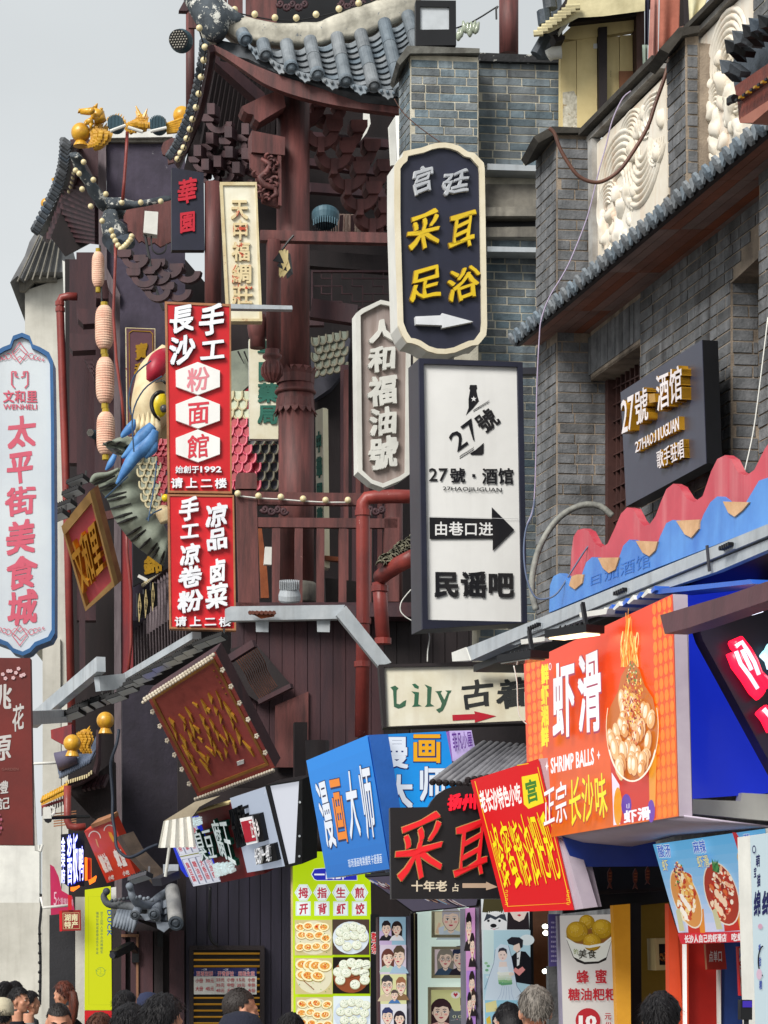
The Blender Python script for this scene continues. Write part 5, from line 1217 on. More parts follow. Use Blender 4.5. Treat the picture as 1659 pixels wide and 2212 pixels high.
# --- cream sign with flaking letters
f=Face(P(520,500,25.2),Vector((.1,-1,0)))
CRS=M('cream_sign_board','#dedbc9','#cdc6ac',rough=.5,scale=3,streak=.2,grime='#9c7a55',bump=.05);CRF=M('rusted_cream_frame','#cfc4a0','#b9a67c',rough=.6,chips=.5,chipc='#8c3a24',scale=5,bump=.3)
t=board('hanging_sign','cream vertical sign with flaking raised characters 天申福綢莊 on the dark bracket column','sign',f,Q(c10,(333,1183),(572,1183))+Q(c11,(608,447),(378,447)),.12,CRF,CRS,inset=Q(c10,(352,1204),(562,1204))+Q(c11,(590,430),(395,430)),frame=CRF,fh=.02)
for ch,q in(('天',k2(c10)(402,1292,518,1425)),('申',k2(c10)(408,1432,522,1560)),('福',k2(c10)(410,1572,532,1695)),('綢',k2(c11)(408,78,545,202)),('莊',k2(c11)(412,212,548,338))):
 letters(f,ch,q,M('flaking_gilt_letter','#d8c8a0','#c9b68a',rough=.5,chips=.7,chipc='#b5452c',bump=.1),t,0,.03,bold=.03)
bm=part('steel_bar',STEEL,None,lambda b:b.slab(Face(P(600,660,24.4),Vector((.1,-1,0))),Q(c11,(400,340),(800,352),(802,376),(400,370)),-.05,.05));tag(bm,'short galvanised bar between the red sign and the tower column','bar')
# --- dark navy sign with red characters
f=Face(P(405,450,27.5),Vector((.15,-1,0)))
t=board('hanging_sign','dark navy vertical board with red characters 華園 under the tower eave','sign',f,Q(c00,(1113,1085),(1320,1120),(1326,1620),(1113,1620)),.12,BLACKM,NAVY)
REDL=M('red_letter','#c02436','#ad1f30',rough=.4,bump=0)
letters(f,'華',k2(c00)(1148,1160,1278,1318),REDL,t,0,.02,bold=.03,brush=1);letters(f,'園',k2(c00)(1158,1372,1268,1508),REDL,t,0,.02,bold=.03,brush=.8)
# --- maroon gilt board behind the carp, black gilt board, green lettered boards
f=Face(P(300,850,30.8),Vector((.12,-1,0)));MB_=M('maroon_gilt_board','#5d3a45','#4d303c',rough=.5,scale=2,bump=.05)
t=board('hanging_sign','maroon board with thin gilt border and gold characters 寶和 behind the carp','sign',f,Q(c01,(812,485),(1006,492),(1008,1200),(822,1200)),.1,CRF,MB_,inset=Q(c01,(818,490),(1002,497),(1004,1195),(828,1195)),frame=CRF,fh=.005)
GLT=M('gold_letter','#b98d25','#94701c',rough=.35,metal=.4,bump=0)
part('gilt_border',GLT,t,lambda b:b.ring(f,Q(c01,(835,520),(855,505),(975,510),(992,528),(994,1180),(842,1180)),Q(c01,(838,523),(857,509),(973,514),(988,530),(990,1176),(846,1176)),0,.01))
for ch,q in(('寶',(872,588,958,692)),('和',(868,712,958,802)),('元',(872,840,950,910))):letters(f,ch,k2(c01)(*q),GLT,t,0,.02,bold=.03,brush=1)
f=Face(P(320,1200,30.6),Vector((.12,-1,0)))
t=board('hanging_sign','black board with a single gold character 錦 below the carp fin','sign',f,Q(c02,(860,100),(1100,200),(1100,400),(862,525)),.1,BLACKM,BLACKM)
letters(f,'錦',k2(c02)(930,325,1055,445),GLT,t,0,.02,bold=.04,brush=1)
f=Face(P(570,850,27.6),Vector((.12,-1,0)))
t=board('hanging_sign','cream board with green characters 國藥局 half hidden behind the lotus column','sign',f,Q(c11,(522,560),(712,560),(712,1208),(526,1206)),.12,PAINTW,CRS)
GRN=M('green_letter','#2c6a5c','#235548',rough=.5,bump=0)
letters(f,'國藥局',k2(c11)(580,700,712,1118),GRN,t,0,.02,vert=True,bold=.04,gap=.1);letters(f,'聖',k2(c11)(575,570,705,650),GRN,t,0,.02,bold=.04)
f=Face(P(694,1000,26.9),Vector((-.7,-1,0)))
t=board('hanging_sign','narrow cream board with green characters 中華國藥 right of the lotus column','sign',f,Q(c11,(952,1025),(1000,1005))+Q(c12,(1012,400),(962,400)),.10,M('cream_edge','#e0d8bb','#cfc5a2',rough=.5),CRS)
part('board_edge',CRS,t,lambda b:b.slab(Face(P(704,1000,26.95),Vector((.1,-1,0))),Q(c11,(1000,1005),(1028,1008))+Q(c12,(1038,415),(1012,412)),-.1,0))
letters(f,'中華國藥',Q(c11,(960,1150),(992,1140),(1002,1800),(968,1805)),GRN,t,0,.015,vert=True,bold=.05,gap=.2)
# --- vertical food street sign
f=Face(P(50,1100,17.5),Vector((.05,-1,0)));BF=M('blue_frame','#2b5f93','#214b76',rough=.5,bump=.1)
right=Q(c01,(145,525),(195,545),(215,600),(262,618),(320,652),(345,705),(352,1100))+Q(c02,(357,300),(357,832),(330,880),(272,902),(236,915),(200,955),(150,978))
mid=47.0
out=right+[(2*mid-u,v)for u,v in right[::-1]][1:-1]
t=board('hanging_sign','pale vertical sign with blue scalloped frame and red characters 太平街美食城','sign',f,out,.22,BF,M('pale_blue_panel','#c3cbd0','#b6bec6',rough=.5,scale=1.5,streak=.12,grime='#8f8c88',bump=.03),inset=scaled(out,.905,.974),frame=BF,fh=.03)
a=Art(f);PK='#c2566a'
for ch,q in(('太',k2(c01)(42,1058,235,1262)),('平',k2(c01)(42,1282,220,1492)),('街',k2(c01)(35,1515,235,1700)),('美',k2(c02)(35,98,232,315)),('食',k2(c02)(35,330,242,540)),('城',k2(c02)(45,552,245,772))):a.text(ch,q,PK,bold=.035,brush=.8)
a.text('文和里',k2(c01)(18,892,244,972),PK,bold=.03);a.text('WENHELI',k2(c01)(20,982,240,1016),PK,bold=.02)
for sg in(1,-1):
 X=lambda x,y:c01(128+sg*(x-128),y)
 a.line([X(180,770),X(180,855),X(160,878)],3.2,PK);a.line([X(160,770),X(158,800),X(136,808)],3.2,PK);a.line([X(180,770),X(150,772),X(150,790)],2.6,PK)
 for k_,y0,fl in((c01,640,1),(c02,850,-1)):
  for j in range(4):
   r0=34-j*7;pts=[k_(128+sg*(75+j*26+r0*.5*math.cos(t_)),y0+fl*(30+8*j)+r0*.55*math.sin(t_))for t_ in[i*.6 for i in range(10)]]
   a.line(pts,1.5,PK)
  a.line([k_(128+sg*x,y0+fl*y)for x,y in((0,-60),(25,-25),(50,5),(25,40),(0,75))],1.8,PK)
  a.line([k_(128+sg*x,y0+fl*y)for x,y in((0,-20),(30,10),(60,30),(30,55),(0,30))],1.5,PK)
a.build('print',INK,t)
f=Face(P(20,1600,16.6),Vector((.05,-1,0)))
t=board('hanging_sign','dark red vertical sign with silver characters and plum blossom below the food street sign','sign',f,Q(c02,(-330,985),(196,990))+Q(c03,(215,565),(-330,560)),.12,M('dark_red_sign','#6a1e18','#561813',rough=.5,scale=2,bump=.05,streak=.15,grime='#3a120f'),_M['dark_red_sign'])
a=Art(f);SV='#b9b6b4'
for ch,q in(('桃',k2(c02)(-95,1165,80,1330)),('花',k2(c02)(78,1290,158,1460)),('源',k2(c02)(-90,1485,78,1659)),('禮',k2(c03)(-25,150,56,232)),('記',k2(c03)(-22,255,66,335))):a.text(ch,q,SV,bold=.02,brush=.8)
a.text('GARDEN',k2(c03)(10,64,120,82),'#7c4a44')
for i in range(9):
 x,y=c02(18+i*17,1095+30*math.sin(i*1.9)-i*1.5)
 for k in range(5):a.ell(x+2.4*math.cos(k*1.257),y+2.4*math.sin(k*1.257),2.0,2.0,'#c9a9ac',n=8)
for i in range(5):
 x,y=c03(-5+(i%2)*12,370+i*28);a.ell(x,y,2.5,3.5,'#a2566e',n=8)
a.build('print',INK,t)
# --- gilt plaques tilted over the lane
f=tri_face((*c02(420,120),27.8),(*c02(605,-110),27.0),(*c02(575,668),28.6))
t=board('hanging_plaque','pink-red plaque in a tan frame with tall gold characters 文和里, beside the lantern post','plaque',f,Q(c02,(420,120),(605,-110),(765,505),(575,670)),.08,TANW,M('faded_pink_board','#cf5a66','#b84c5a',rough=.5,scale=2,bump=.05),inset=Q(c02,(445,170),(615,-35),(745,475),(580,640)),frame=M('tan_frame','#b08a57','#94703f',rough=.5,bump=.15),fh=.06)
GL=M('bright_gold','#d69a35','#b97f24',rough=.3,metal=.3,bump=0)
letters(f,'文和里',Q(c02,(470,245),(640,62),(700,400),(560,560)),GL,t,0,.07,bold=.02)
f=tri_face((*c02(950,1235),25.2),(*c02(1395,950),24.4),(*c03(1270,240),26.0))
pq=Q(c02,(950,1235),(1395,950))+Q(c13,(690,62),(190,250))
RP=M('old_red_lacquer','#ab5047','#8f3d37',rough=.45,scale=2.5,streak=.3,grime='#4c1a1a',bump=.1)
t=board('hanging_plaque','large weathered red plaque leaning over the lane with gold brush calligraphy and bead trim','plaque',f,pq,.16,WOODD,RP)
OCH=M('ochre_line','#9c6a2c','#7d5322',rough=.5,bump=0)
def inq(q,d):return[lerp2(q,d,d*.8),lerp2(q,1-d,d*.8),lerp2(q,1-d,1-d*.8),lerp2(q,d,1-d*.8)]
part('gilt_border',OCH,t,lambda b:b.ring(f,inq(pq,.045),inq(pq,.075),0,.01))
GPL=M('worn_gold_paint','#dba63c','#b07e28',rough=.45,scale=12,bump=.2)
rnd=random.Random(3)
for i in range(7):
 for j in range(6):
  s=.14+i*.11+rnd.uniform(-.02,.02);q0=.26+j*.085+rnd.uniform(-.02,.02);L_=rnd.uniform(.06,.17);dx=rnd.uniform(-.05,.05)
  a_,m_,b_=lerp2(pq,s,q0),lerp2(pq,s+dx*.5+.01,q0+L_*.5),lerp2(pq,s+dx,q0+L_)
  w_=rnd.uniform(1.6,4.2)
  part('brush_stroke',GPL,t,lambda b:b.slab(f,[a_,(m_[0]+w_,m_[1]),b_,(m_[0]-w_*.7,m_[1]+1)],0,.025))
for j in range(5):
 s_,q_=.88,.12+j*.05;p_=lerp2(pq,s_,q_);part('small_character',OCH,t,lambda b:b.slab(f,[(p_[0]-2,p_[1]-2),(p_[0]+2,p_[1]-1),(p_[0]+1,p_[1]+3)],0,.01))
WB=M('white_bead','#cfc6b4','#a89d8c',rough=.5,bump=.1)
base=None
def bead_row(p0,p1,n,r,h,parent,name='bead'):
 first=None
 for i in range(n):
  u=p0[0]+(p1[0]-p0[0])*i/(n-1);v=p0[1]+(p1[1]-p0[1])*i/(n-1);w=f.pt(u,v,h)
  if first is None:
   mb=MB();mb.ball(w,r*.6,8,6);first=mb.build(name,WB,parent,smooth=True);w0=w
  else:
   o=first.copy();col.objects.link(o);o.parent=parent;o.location=w-w0
bead_row(pq[0],pq[1],26,.036,.05,t);bead_row((pq[0][0]-1,pq[0][1]+4),(pq[1][0]-1,pq[1][1]+4),26,.03,.08,t)
bead_row(pq[3],pq[2],30,.036,.05,t);bead_row((pq[3][0]+1,pq[3][1]-5),(pq[2][0]+1,pq[2][1]-5),30,.03,.08,t)
for k in range(1,7):
 for a_,b_ in((pq[1],pq[2]),(pq[0],pq[3])):
  w=f.pt(a_[0]+(b_[0]-a_[0])*k/7,a_[1]+(b_[1]-a_[1])*k/7,.03);part('flower_lamp',WB,t,lambda b:[b.ball(w+Vector((.014*math.cos(z),-.02,.018*math.sin(z))),.014,6,4)for z in(0,1.26,2.5,3.8,5)])
part('paper_tag',PAINTW,t,lambda b:b.slab(f,Q(c13,(445,22),(490,8),(492,32),(450,46)),0,.012))
# --- white and blue projecting light rails (galvanised)
def rail(name,label,polys,Y,mats=(STEEL,),group='galvanised light rails'):
 t=thing(name,label,'light rail',P(polys[0][0][0],max(p[1]for p in polys[0]),Y),None)
 for i,(q,y0,dep)in enumerate([(q if isinstance(q,tuple)else(q,Y,.12))for q in polys]):part('rail',mats[i%len(mats)],t,lambda b:b.slab(Face(P(q[0][0],q[0][1],y0),Vector((.1,-1,0))),q,-dep,0))
 return t
t=rail('light_rail','pale steel rail with a rusty patch ending in a diagonal arm to the shop sign',[Q(c12,(368,672),(405,655),(1145,645),(1100,735),(400,748),(370,765)),],22.0)
part('rail',STEEL,t,lambda b:b.slab(Face(P(770,1300,22.03),Vector((.1,-1,0))),Q(c12,(1150,650),(1445,1018),(1362,1046),(1088,712)),-.12,-.0))
for x in(608,1005):part('rail_bracket',STEEL,t,lambda b:b.slab(Face(P(600,1350,22.1),Vector((.1,-1,0))),Q(c12,(x-43,742),(x+43,738),(x+40,822),(x-40,820)),-.02,.0))
part('rust_patch',M('rust','#8a4a2c','#6a3520',rough=.9,scale=12,bump=.4),t,lambda b:b.slab(Face(P(600,1320,21.99),Vector((.1,-1,0))),Q(c12,(520,690),(560,686),(690,688),(686,722),(600,735),(545,706)),0,.004))
for x in(530,548,575,605,633,660,685):part('bolt',M('rusty_bolt','#5c2f20',rough=.7),t,lambda b:b.lathe([(.02,0),(.02,.03)],Face(P(600,1320,21.98),Vector((.1,-1,0))).pt(*c12(x,698)),(0,-1,0),6))
def lrail(label,p0,p1,w,Y0,Y1,sec=.09):
 t=thing('light_rail',label,'light rail',P(*p0,Y0));part('rail',STEEL,t,lambda b:b.bar(P(*p0,Y0),P(*p1,Y1),sec,w));return t
lrail('galvanised rail slanting up to its end box left of the slatted balcony',c02(215,1400),c02(655,1030),.15,27.0,24.0)
lrail('galvanised rail running under the lower red sign above a row of small floodlights',c02(815,1120),c02(1275,845),.07,24.6,22.8)
lrail('short perforated galvanised rail joining the two slanted light rails',c02(630,1158),c02(800,1140),.15,24.2,24.4)
lrail('slim grey bar reaching left toward the food street sign, upper',c02(70,1365),c02(420,1345),.07,19,26);lrail('slim grey bar reaching left toward the food street sign, lower',c02(60,1405),c02(440,1388),.06,19,26)
t=thing('white_floodlight','pair of small white floodlights at the tip of the slim grey bars','floodlight',P(*c02(60,1440),18.5))
part('housing',PAINTW,t,lambda b:b.slab(Face(P(20,1550,18.5),Vector((.1,-1,0))),Q(c02,(22,1395),(70,1372),(130,1375),(135,1400),(50,1422),(25,1415)),-.12,0));part('housing',PAINTW,t,lambda b:b.slab(Face(P(20,1560,18.6),Vector((.1,-1,0))),Q(c02,(-10,1440),(50,1432),(68,1450),(10,1475),(-10,1470)),-.12,0))
part('arm',PAINTW,t,lambda b:b.slab(Face(P(20,1550,18.55),Vector((.1,-1,0))),Q(c02,(78,1345),(88,1345),(88,1390),(78,1390)),-.02,0))
def flood(u,v,wpx,Y,label=None,lit=False,tilt=.12,group=None,mat=None):
 mat=mat or M('flood_black','#0d0e11','#090a0c',rough=.6,bump=.02,spec=.25)
 q=Y/F;w=wpx*q;c_=P(u,v,Y);t=thing('floodlight',label,'floodlight',c_,group)
 ax_=Vector((1,-.35,.18+tilt)).normalized();dn=Vector((-.1,-.2,-1)).normalized();dp=ax_.cross(dn).normalized()
 part('housing',mat,t,lambda b:b.box(c_,ax_*w/2,dp*w*.35,dn*w*.10))
 part('glass',M('flood_glass','#c9cdd0',rough=.1,bump=0)if not lit else M('flood_lit','#fff0d8',rough=.2,bump=0,emit='#ffe9c8',es=6.0),t,lambda b:b.box(c_+dn*w*.105,ax_*w*.45,dp*w*.30,dn*w*.012))
 for k in range(-3,4):part('cooling_fin',mat,t,lambda b:b.box(c_-dn*w*.14+ax_*(k*w*.12),ax_*w*.01,dp*w*.3,dn*w*.06))
 part('bracket',mat,t,lambda b:b.bar(c_+ax_*w*.45,c_+ax_*w*.42-dn*w*.42,w*.1,w*.04))
 return t
places=[(1400,835),(1320,865),(1250,905),(1190,940),(1120,980),(1050,1015),(985,1055),(930,1090),(870,1125),(830,1165),(760,1215)]
names_=['uppermost under the lower red sign','second down from the lower red sign','third down from the lower red sign','fourth down from the lower red sign','fifth down from the lower red sign','sixth down, midway along the slanted rail','fifth up from the perforated rail','fourth up from the perforated rail','third up from the perforated rail','second up from the perforated rail','just below the perforated rail']
for(x,y),nm in zip(places,names_):
 flood(*c02(x,y+30),42,22.4+(1400-x)*.0022,'black floodlight in the slanting row, '+nm,group='black floodlights in the slanting row')
for i,(x,y)in enumerate(((670,1265),(600,1290),(530,1320),(470,1355))):
 flood(*c02(x,y),50,25.2,'black floodlight above the golden balls, %s of its group of four'%('rightmost','third from the post','second from the end','leftmost')[i],group='black floodlights over the low roof')
for i,(x,y)in enumerate(((505,1480),(475,1555),(425,1640))):flood(*c01(x,y),42,24.5,'black floodlight clamped to the drainpipe, %s'%('top of three','middle of three','bottom of three')[i],group='floodlights clamped by the drainpipe')
tag(part('lamp_pole',BLACKM,None,lambda b:b.bar(P(*c01(455,1490),24.6),P(*c01(455,1659),24.6),.03,.03,(0,1,0))),'dark upright pole carrying the black floodlights by the drainpipe','pole');tag(part('lamp_pole',BLACKM,None,lambda b:b.bar(P(*c01(455,1500),24.6),P(*c01(455,1500),33.4),.03,.03)),'dark arm running back from the floodlights to the drainpipe','pole')
flood(*c02(370,70),46,23,'black floodlight reaching over the blue frame of the food street sign')
# right-hand shops over the lane
K5=lambda x,y:(1103.6+x*.3348,1273.4+y*.3348)
K6=lambda x,y:(339.6+x*.1974,1685.8+y*.1974)
# --- dark plaque with gilt-edged letters
f=street(5.22)
t=board('wall_plaque','dark grey square plaque on the brick wall with gold-edged letters 27號·酒馆','plaque',f,Q(c31,(703,905),(1230,565),(1258,1365),(740,1645)),.10,BLACKM,M('slate_panel','#363949','#2e3040',rough=.4,bump=.02,spec=.5))
PL=M('lit_white_face','#e6dfe0',rough=.35,bump=0);GS=M('gold_letter_side','#c9962a','#a87a1c',rough=.25,metal=.5,bump=0)
def deep_letters(text,q,bold=.03,h=.06):
 letters(f,text,q,GS,t,0,h,bold=bold);n0=[o for o in t.children if o.name.startswith('character')][-len(text.replace(' ','')):]
 for i,ch in enumerate(text):
  mb=MB();n=len(text);qq=[lerp2(q,(i+.03)/n,0),lerp2(q,(i+.97)/n,0),lerp2(q,(i+.97)/n,1),lerp2(q,(i+.03)/n,1)]
  nw={'I':.33,'J':.2}.get(ch,0);qq=[lerp2(qq,nw,0),lerp2(qq,1-nw,0),lerp2(qq,1-nw,1),lerp2(qq,nw,1)];put_glyph(mb,f,ch,qq,h+.003,h+.001,bold*.6,fit=ord(ch)<0x2000);mb.build('letter_face',PL,n0[i])
deep_letters('27',Q(c31,(764,966),(850,920),(852,1140),(770,1178)),.01);deep_letters('號',Q(c31,(852,905),(940,862),(948,1088),(858,1130)),.015)
deep_letters('酒馆',Q(c31,(990,800),(1166,722),(1170,952),(1002,1042)),.015)
part('dot',GS,t,lambda b:b.slab(f,Q(c31,(945,922),(985,915),(990,970),(950,978)),0,.06))
deep_letters('27HAOJIUGUAN',Q(c31,(832,1232),(1118,1062),(1120,1148),(834,1300)),.012,.035)
deep_letters('歌手驻唱',Q(c31,(970,1290),(1152,1200),(1156,1330),(978,1408)),.012,.035)
# --- wave board, steel gallery beam
RW=M('red_wave_paint','#c84a58','#b03c4a',rough=.45,scale=2.5,streak=.35,grime='#d9a0a0',bump=.02);BW=M('blue_wave_paint','#5590d6','#356cbe',rough=.4,scale=2.0,bump=.03,streak=.3,grime='#24509a');TP=M('peeled_board','#cfa983','#b48a63',rough=.8,scale=6,bump=.3)
f=street(5.0)
wvt=thing('wave_board','red and blue wave-shaped boards with peeling tan patches above the steel beam','board',f.pt(1250,1300))
red=[(375,470),(385,300),(398,205),(425,160),(462,150),(495,168),(535,245),(575,273),(618,250),(665,150),(705,55),(745,14),(785,22),(825,100),(855,135),(890,125),(930,70),(965,-25),(1000,-105),(1045,-140),(1085,-120),(1130,-48),(1180,-20),(1235,-60),(1290,-220),(1330,-300),(1380,-325),(1420,-298),(1460,-218),(1515,-190),(1570,-230),(1640,-370),(1720,-480),(1720,0),(1300,200),(600,500)]
blu=[(240,695),(245,520),(268,460),(308,440),(345,462),(370,520),(400,543),(432,520),(455,440),(480,370),(518,335),(555,342),(590,410),(625,437),(665,415),(690,350),(720,262),(760,222),(800,240),(848,308),(888,328),(928,290),(960,200),(1000,115),(1040,95),(1072,112),(1118,190),(1160,208),(1208,150),(1240,60),(1285,-20),(1330,-58),(1365,-30),(1402,48),(1440,72),(1490,30),(1540,-60),(1600,-160),(1720,-200),(1720,100),(900,420)]
part('red_wave',RW,wvt,lambda b:b.slab(f,[c32_(x,y)for x,y in red]if False else Q(c32,*red),-.05,0))
part('blue_wave',BW,wvt,lambda b:b.slab(f.off(.14),Q(c32,*blu),-.05,0))
for q in(((368,520),(385,460),(420,448),(462,448),(452,505),(405,545)),((555,340),(692,338),(668,415),(625,439),(588,408)),((800,230),(942,235),(926,292),(887,330),(845,306)),((1062,100),(1212,92),(1208,152),(1160,210),(1118,188)),((1365,-25),(1535,-20),(1492,32),(1440,74),(1400,48))):
 part('peeled_patch',TP,wvt,lambda b:b.slab(f.off(.15),Q(c32,*q),-.02,.0))
a=Art(f.off(.14),h=.003);a.text('日加酒馆',Q(c32,(490,470),(900,290),(900,400),(490,530)),'#3570c6',bold=.0);a.build('reflected_lettering',INK,wvt)  # reflection of characters, painted onto the blue wave as print
ft=street(4.75)
bt_=thing('steel_beam','long pale grey steel beam running along the right-hand shopfronts','steel beam',ft.pt(1300,1330))
part('beam_web',STEEL,bt_,lambda b:b.slab(ft,Q(c22,(570,955),(700,905))+Q(c32,(0,803),(1720,95),(1720,170),(0,885))+Q(c22,(700,1000),(575,1012)),-.10,0))
part('beam_flange',STEEL,bt_,lambda b:b.slab(ft,Q(c32,(-30,900),(1720,185),(1720,250),(1300,430),(1000,530),(560,690),(0,905)),-.06,-.02))
part('beam_end',PAINTW,bt_,lambda b:b.slab(ft,Q(c22,(570,955),(660,920),(690,1005),(575,1012)),0,.01))
part('beam_seam',STEELD,bt_,lambda b:b.slab(ft,Q(c32,(1262,262),(1274,258),(1290,425),(1278,430)),0,.008))
for x,y in((165,780),(725,555),(1415,262)):
 pl=part('bolt_plate',STEEL,bt_,lambda b:b.slab(ft,Q(c32,(x-35,y+12),(x+38,y-18),(x+34,y+20),(x-30,y+42)),0,.01))
 for k in range(5):part('bolt',BLACKM,pl,lambda b:b.lathe([(.012,0),(.012,.03)],ft.pt(*c32(x-26+k*14,y+18-k*6.5),.01),-ft.n*-1,6))
sh=thing('shop_row','row of small lit shopfronts under the steel beam on the right','building',(1.7,15,0))
part('canopy',BLACKM,sh,lambda b:b.prism([Vector((a_-.24*Y,Y,z))for a_,Y,z in((4.85,11.5,3.95),(4.85,17.5,3.95),(4.85,17.5,4.0),(4.85,11.5,4.0))],[Vector((a_-.24*Y,Y,z))for a_,Y,z in((6.2,11.5,3.95),(6.2,17.5,3.95),(6.2,17.5,4.0),(6.2,11.5,4.0))]))
part('shop_wall',BRICK_D,sh,lambda b:b.slab(street(6.1),[(900,1500),(2200,1200),(2200,2800),(900,2800)],-.1,0))
part('shop_wall',M('dark_shop_wall','#2a2528','#1c191c',rough=.8,scale=3,bump=.2),sh,lambda b:b.slab(Face(P(1200,2000,20.0),Vector((.12,-1,0))),B(890,1560,1420,2700),-.1,0))
# --- orange light box
f=street(4.6)
oq=Q(K5,(85,480),(1045,30),(1083,1463),(120,1622))
ot=thing('light_box','glowing orange shrimp ball light box 虾滑 with a cup of food, under the steel beam','sign',f.pt(1300,1800))
part('sign_box',M('pale_lilac_metal','#b4a9b4','#a296a4',rough=.45,bump=.02),ot,lambda b:b.slab(f,oq,-.075,-.003));
part('side_panel',_M['pale_lilac_metal'],ot,lambda b:b.slab(Face(f.pt(*oq[1]),Vector((.12,-1,0))),[oq[1],K5(1140,35),K5(1172,1460),oq[2]],-.02,.0))
a=Art(f)
n=14
def oc(s,t):
 return(lin(.90-.03*t),lin(.25+.16*t),lin(.06+.02*t))
for i in range(n):
 q=[lerp2(oq,0,i/n),lerp2(oq,1,i/n),lerp2(oq,1,(i+1)/n),lerp2(oq,0,(i+1)/n)];a.mb.cur=oc(0,i/n);a.mb.add([f.pt(u,v,a.h)for u,v in q],[(0,1,2,3)])
a.h+=.001
for cx0,cn,fade in((.012,3,1),(.86,4,-1)):
 for ci in range(cn):
  for r_ in range(17):
   s,t_=cx0+.034*ci+.017,(r_+.5)/17
   if s>.99:continue
   c_,e_=lerp2(oq,s,t_),lerp2(oq,s+.015,t_);g_=(lin(.93),lin(.48+.03*((ci+r_)%2)),lin(.09))
   u1,v1=lerp2(oq,s,t_+.028);hh=v1-c_[1];ww=e_[0]-c_[0]
   a.mb.cur=g_;o_=[(c_[0]+ww*math.cos(k*.785),c_[1]+hh*math.sin(k*.785))for k in range(8)];a.mb.add([f.pt(u,v,a.h)for u,v in o_],[tuple(range(8))])
a.h+=.001
def foodpile(a,cx,cy,rx,ry,pal,n,seed,size=(3,9),tall=2.0,rot=0):
 rnd=random.Random(seed)
 for i in range(n):
  r_=math.sqrt(rnd.random());th=rnd.uniform(0,6.28);u,v=cx+rx*r_*math.cos(th)*.85,cy+ry*r_*math.sin(th)*.9
  w=rnd.uniform(*size);a.ell(u,v,w*.5,w*.5*rnd.uniform(1,tall),rnd.choice(pal),n=7,rot=rot+rnd.uniform(-.5,.5));a.h-=a.step*.75
 a.h+=a.step
FP=['#eec884','#f3ddb0','#e09a40','#d87a22','#b84414','#f0cf8a','#e8ac58','#9c2a12','#c9681e']
cup=Q(K5,(640,1080),(940,1055),(932,1478),(662,1522))
a.poly(cup,'#c9301f');a.poly(Q(K5,(650,1180),(700,1260),(705,1515),(662,1522)),'#e8dff0');a.ell(*K5(690,1400),9,42,'#e39a2a',n=14);a.ell(*K5(745,1390),11,24,'#5a35a0',n=14);a.poly(Q(K5,(890,1120),(940,1060),(932,1400),(895,1420)),'#e2952e');a.ell(*K5(905,1430),8,25,'#6a3aa5',n=14)
a.text('虾滑',Q(K5,(725,1430),(900,1395),(905,1480),(728,1512)),'#f0ecf4',bold=.04)
for pts in(((748,1385),(748,1410),(762,1410),(762,1380)),):a.line(Q(K5,*pts),1.2,'#f0ecf4')
rnd=random.Random(31)
for k in range(46):
 x=rnd.uniform(715,815);y1=rnd.uniform(120,330)if 735<x<790 else rnd.uniform(260,400);ph=rnd.uniform(0,6)
 pts=[K5(x+(765-x)*.0*j+9*math.sin(ph+j*.9),500+(y1-500)*j/6)for j in range(7)];a.line(pts,rnd.uniform(.5,2.2),rnd.choice(['#f08a24','#f4a63a','#ee7a1e','#f7c95a','#f9d98a','#f2922a']))
heap=Q(K5,(783,455),(830,520),(862,620),(915,700),(948,860),(940,1010),(900,1130),(840,1210),(780,1235),(720,1210),(660,1110),(622,980),(617,850),(640,760),(690,660),(712,560),(745,500))
a.poly(heap,'#c46a26');rnd=random.Random(4)
for k in range(46):
 t_=(k/46)**.8;y=690+t_*490;hw=150*math.sin(math.pi*min(1,.35+.5*(1-t_)))
 x=783+rnd.uniform(-1,1)*hw*(1.0 if y<1050 else .7);w_,h_=rnd.uniform(7,11),rnd.uniform(14,26);rot=(x-783)/900
 u,v=K5(x,y);a.ell(u+.8,v+1.2,w_,h_,'#a04a1a',n=12,rot=rot);a.ell(u,v,w_*.95,h_*.96,rnd.choice(['#e9b47a','#e3a565','#eec08c','#dc9650']),n=12,rot=rot);a.ell(u-w_*.25,v-h_*.15,w_*.5,h_*.6,rnd.choice(['#f3d8b4','#f6e2c6','#f0cc9c']),n=10,rot=rot);a.ell(u-w_*.35,v-h_*.3,w_*.18,h_*.3,'#fbf2e2',n=7,rot=rot)
foodpile(a,*K5(785,690),26,66,['#e0901f','#f0c040','#c93a18','#f4dd80','#b02812','#d9591c','#8a1c0e','#e8b040'],230,5,(1.2,3.4),3.6)
foodpile(a,*K5(800,850),20,60,['#c02a12','#d8501c','#e8902c','#8a1c0e'],60,15,(1.4,3.2),4.0)
foodpile(a,*K5(780,545),15,30,['#2f7a33','#55933a','#a02818','#e8d9a0','#1f5a24','#d04020'],70,6,(1.2,3),2.6)
a.line([K5(783+168*math.cos(R(t_)),885+355*math.sin(R(t_)))for t_ in range(-20,201,10)],1.6,'#e9d6b0');a.line([K5(783+165*math.cos(R(t_)),885+352*math.sin(R(t_)))for t_ in range(25,156,10)],3.4,'#f4ead6')
def outlined(a,text,q,c,oc_,b0=.03,b1=.07,sh=(1.2,1.5),**k):
 q2=[(u+sh[0],v+sh[1])for u,v in q];a.text(text,q2,oc_,bold=b1,**k);a.text(text,q,c,bold=b0,**k)
outlined(a,'虾',Q(K5,(262,486),(412,440),(418,935),(268,975)),'#f6f2f6','#a02c50',.03,.05);outlined(a,'滑',Q(K5,(425,430),(578,362),(592,905),(430,930)),'#f6f2f6','#a02c50',.03,.05)
for i,ch in enumerate('鲜虾湘鲜'):a.text(ch,Q(K5,(192,488+i*134),(243,478+i*134),(246,605+i*134),(196,615+i*134)),'#f2df10',bold=.065)
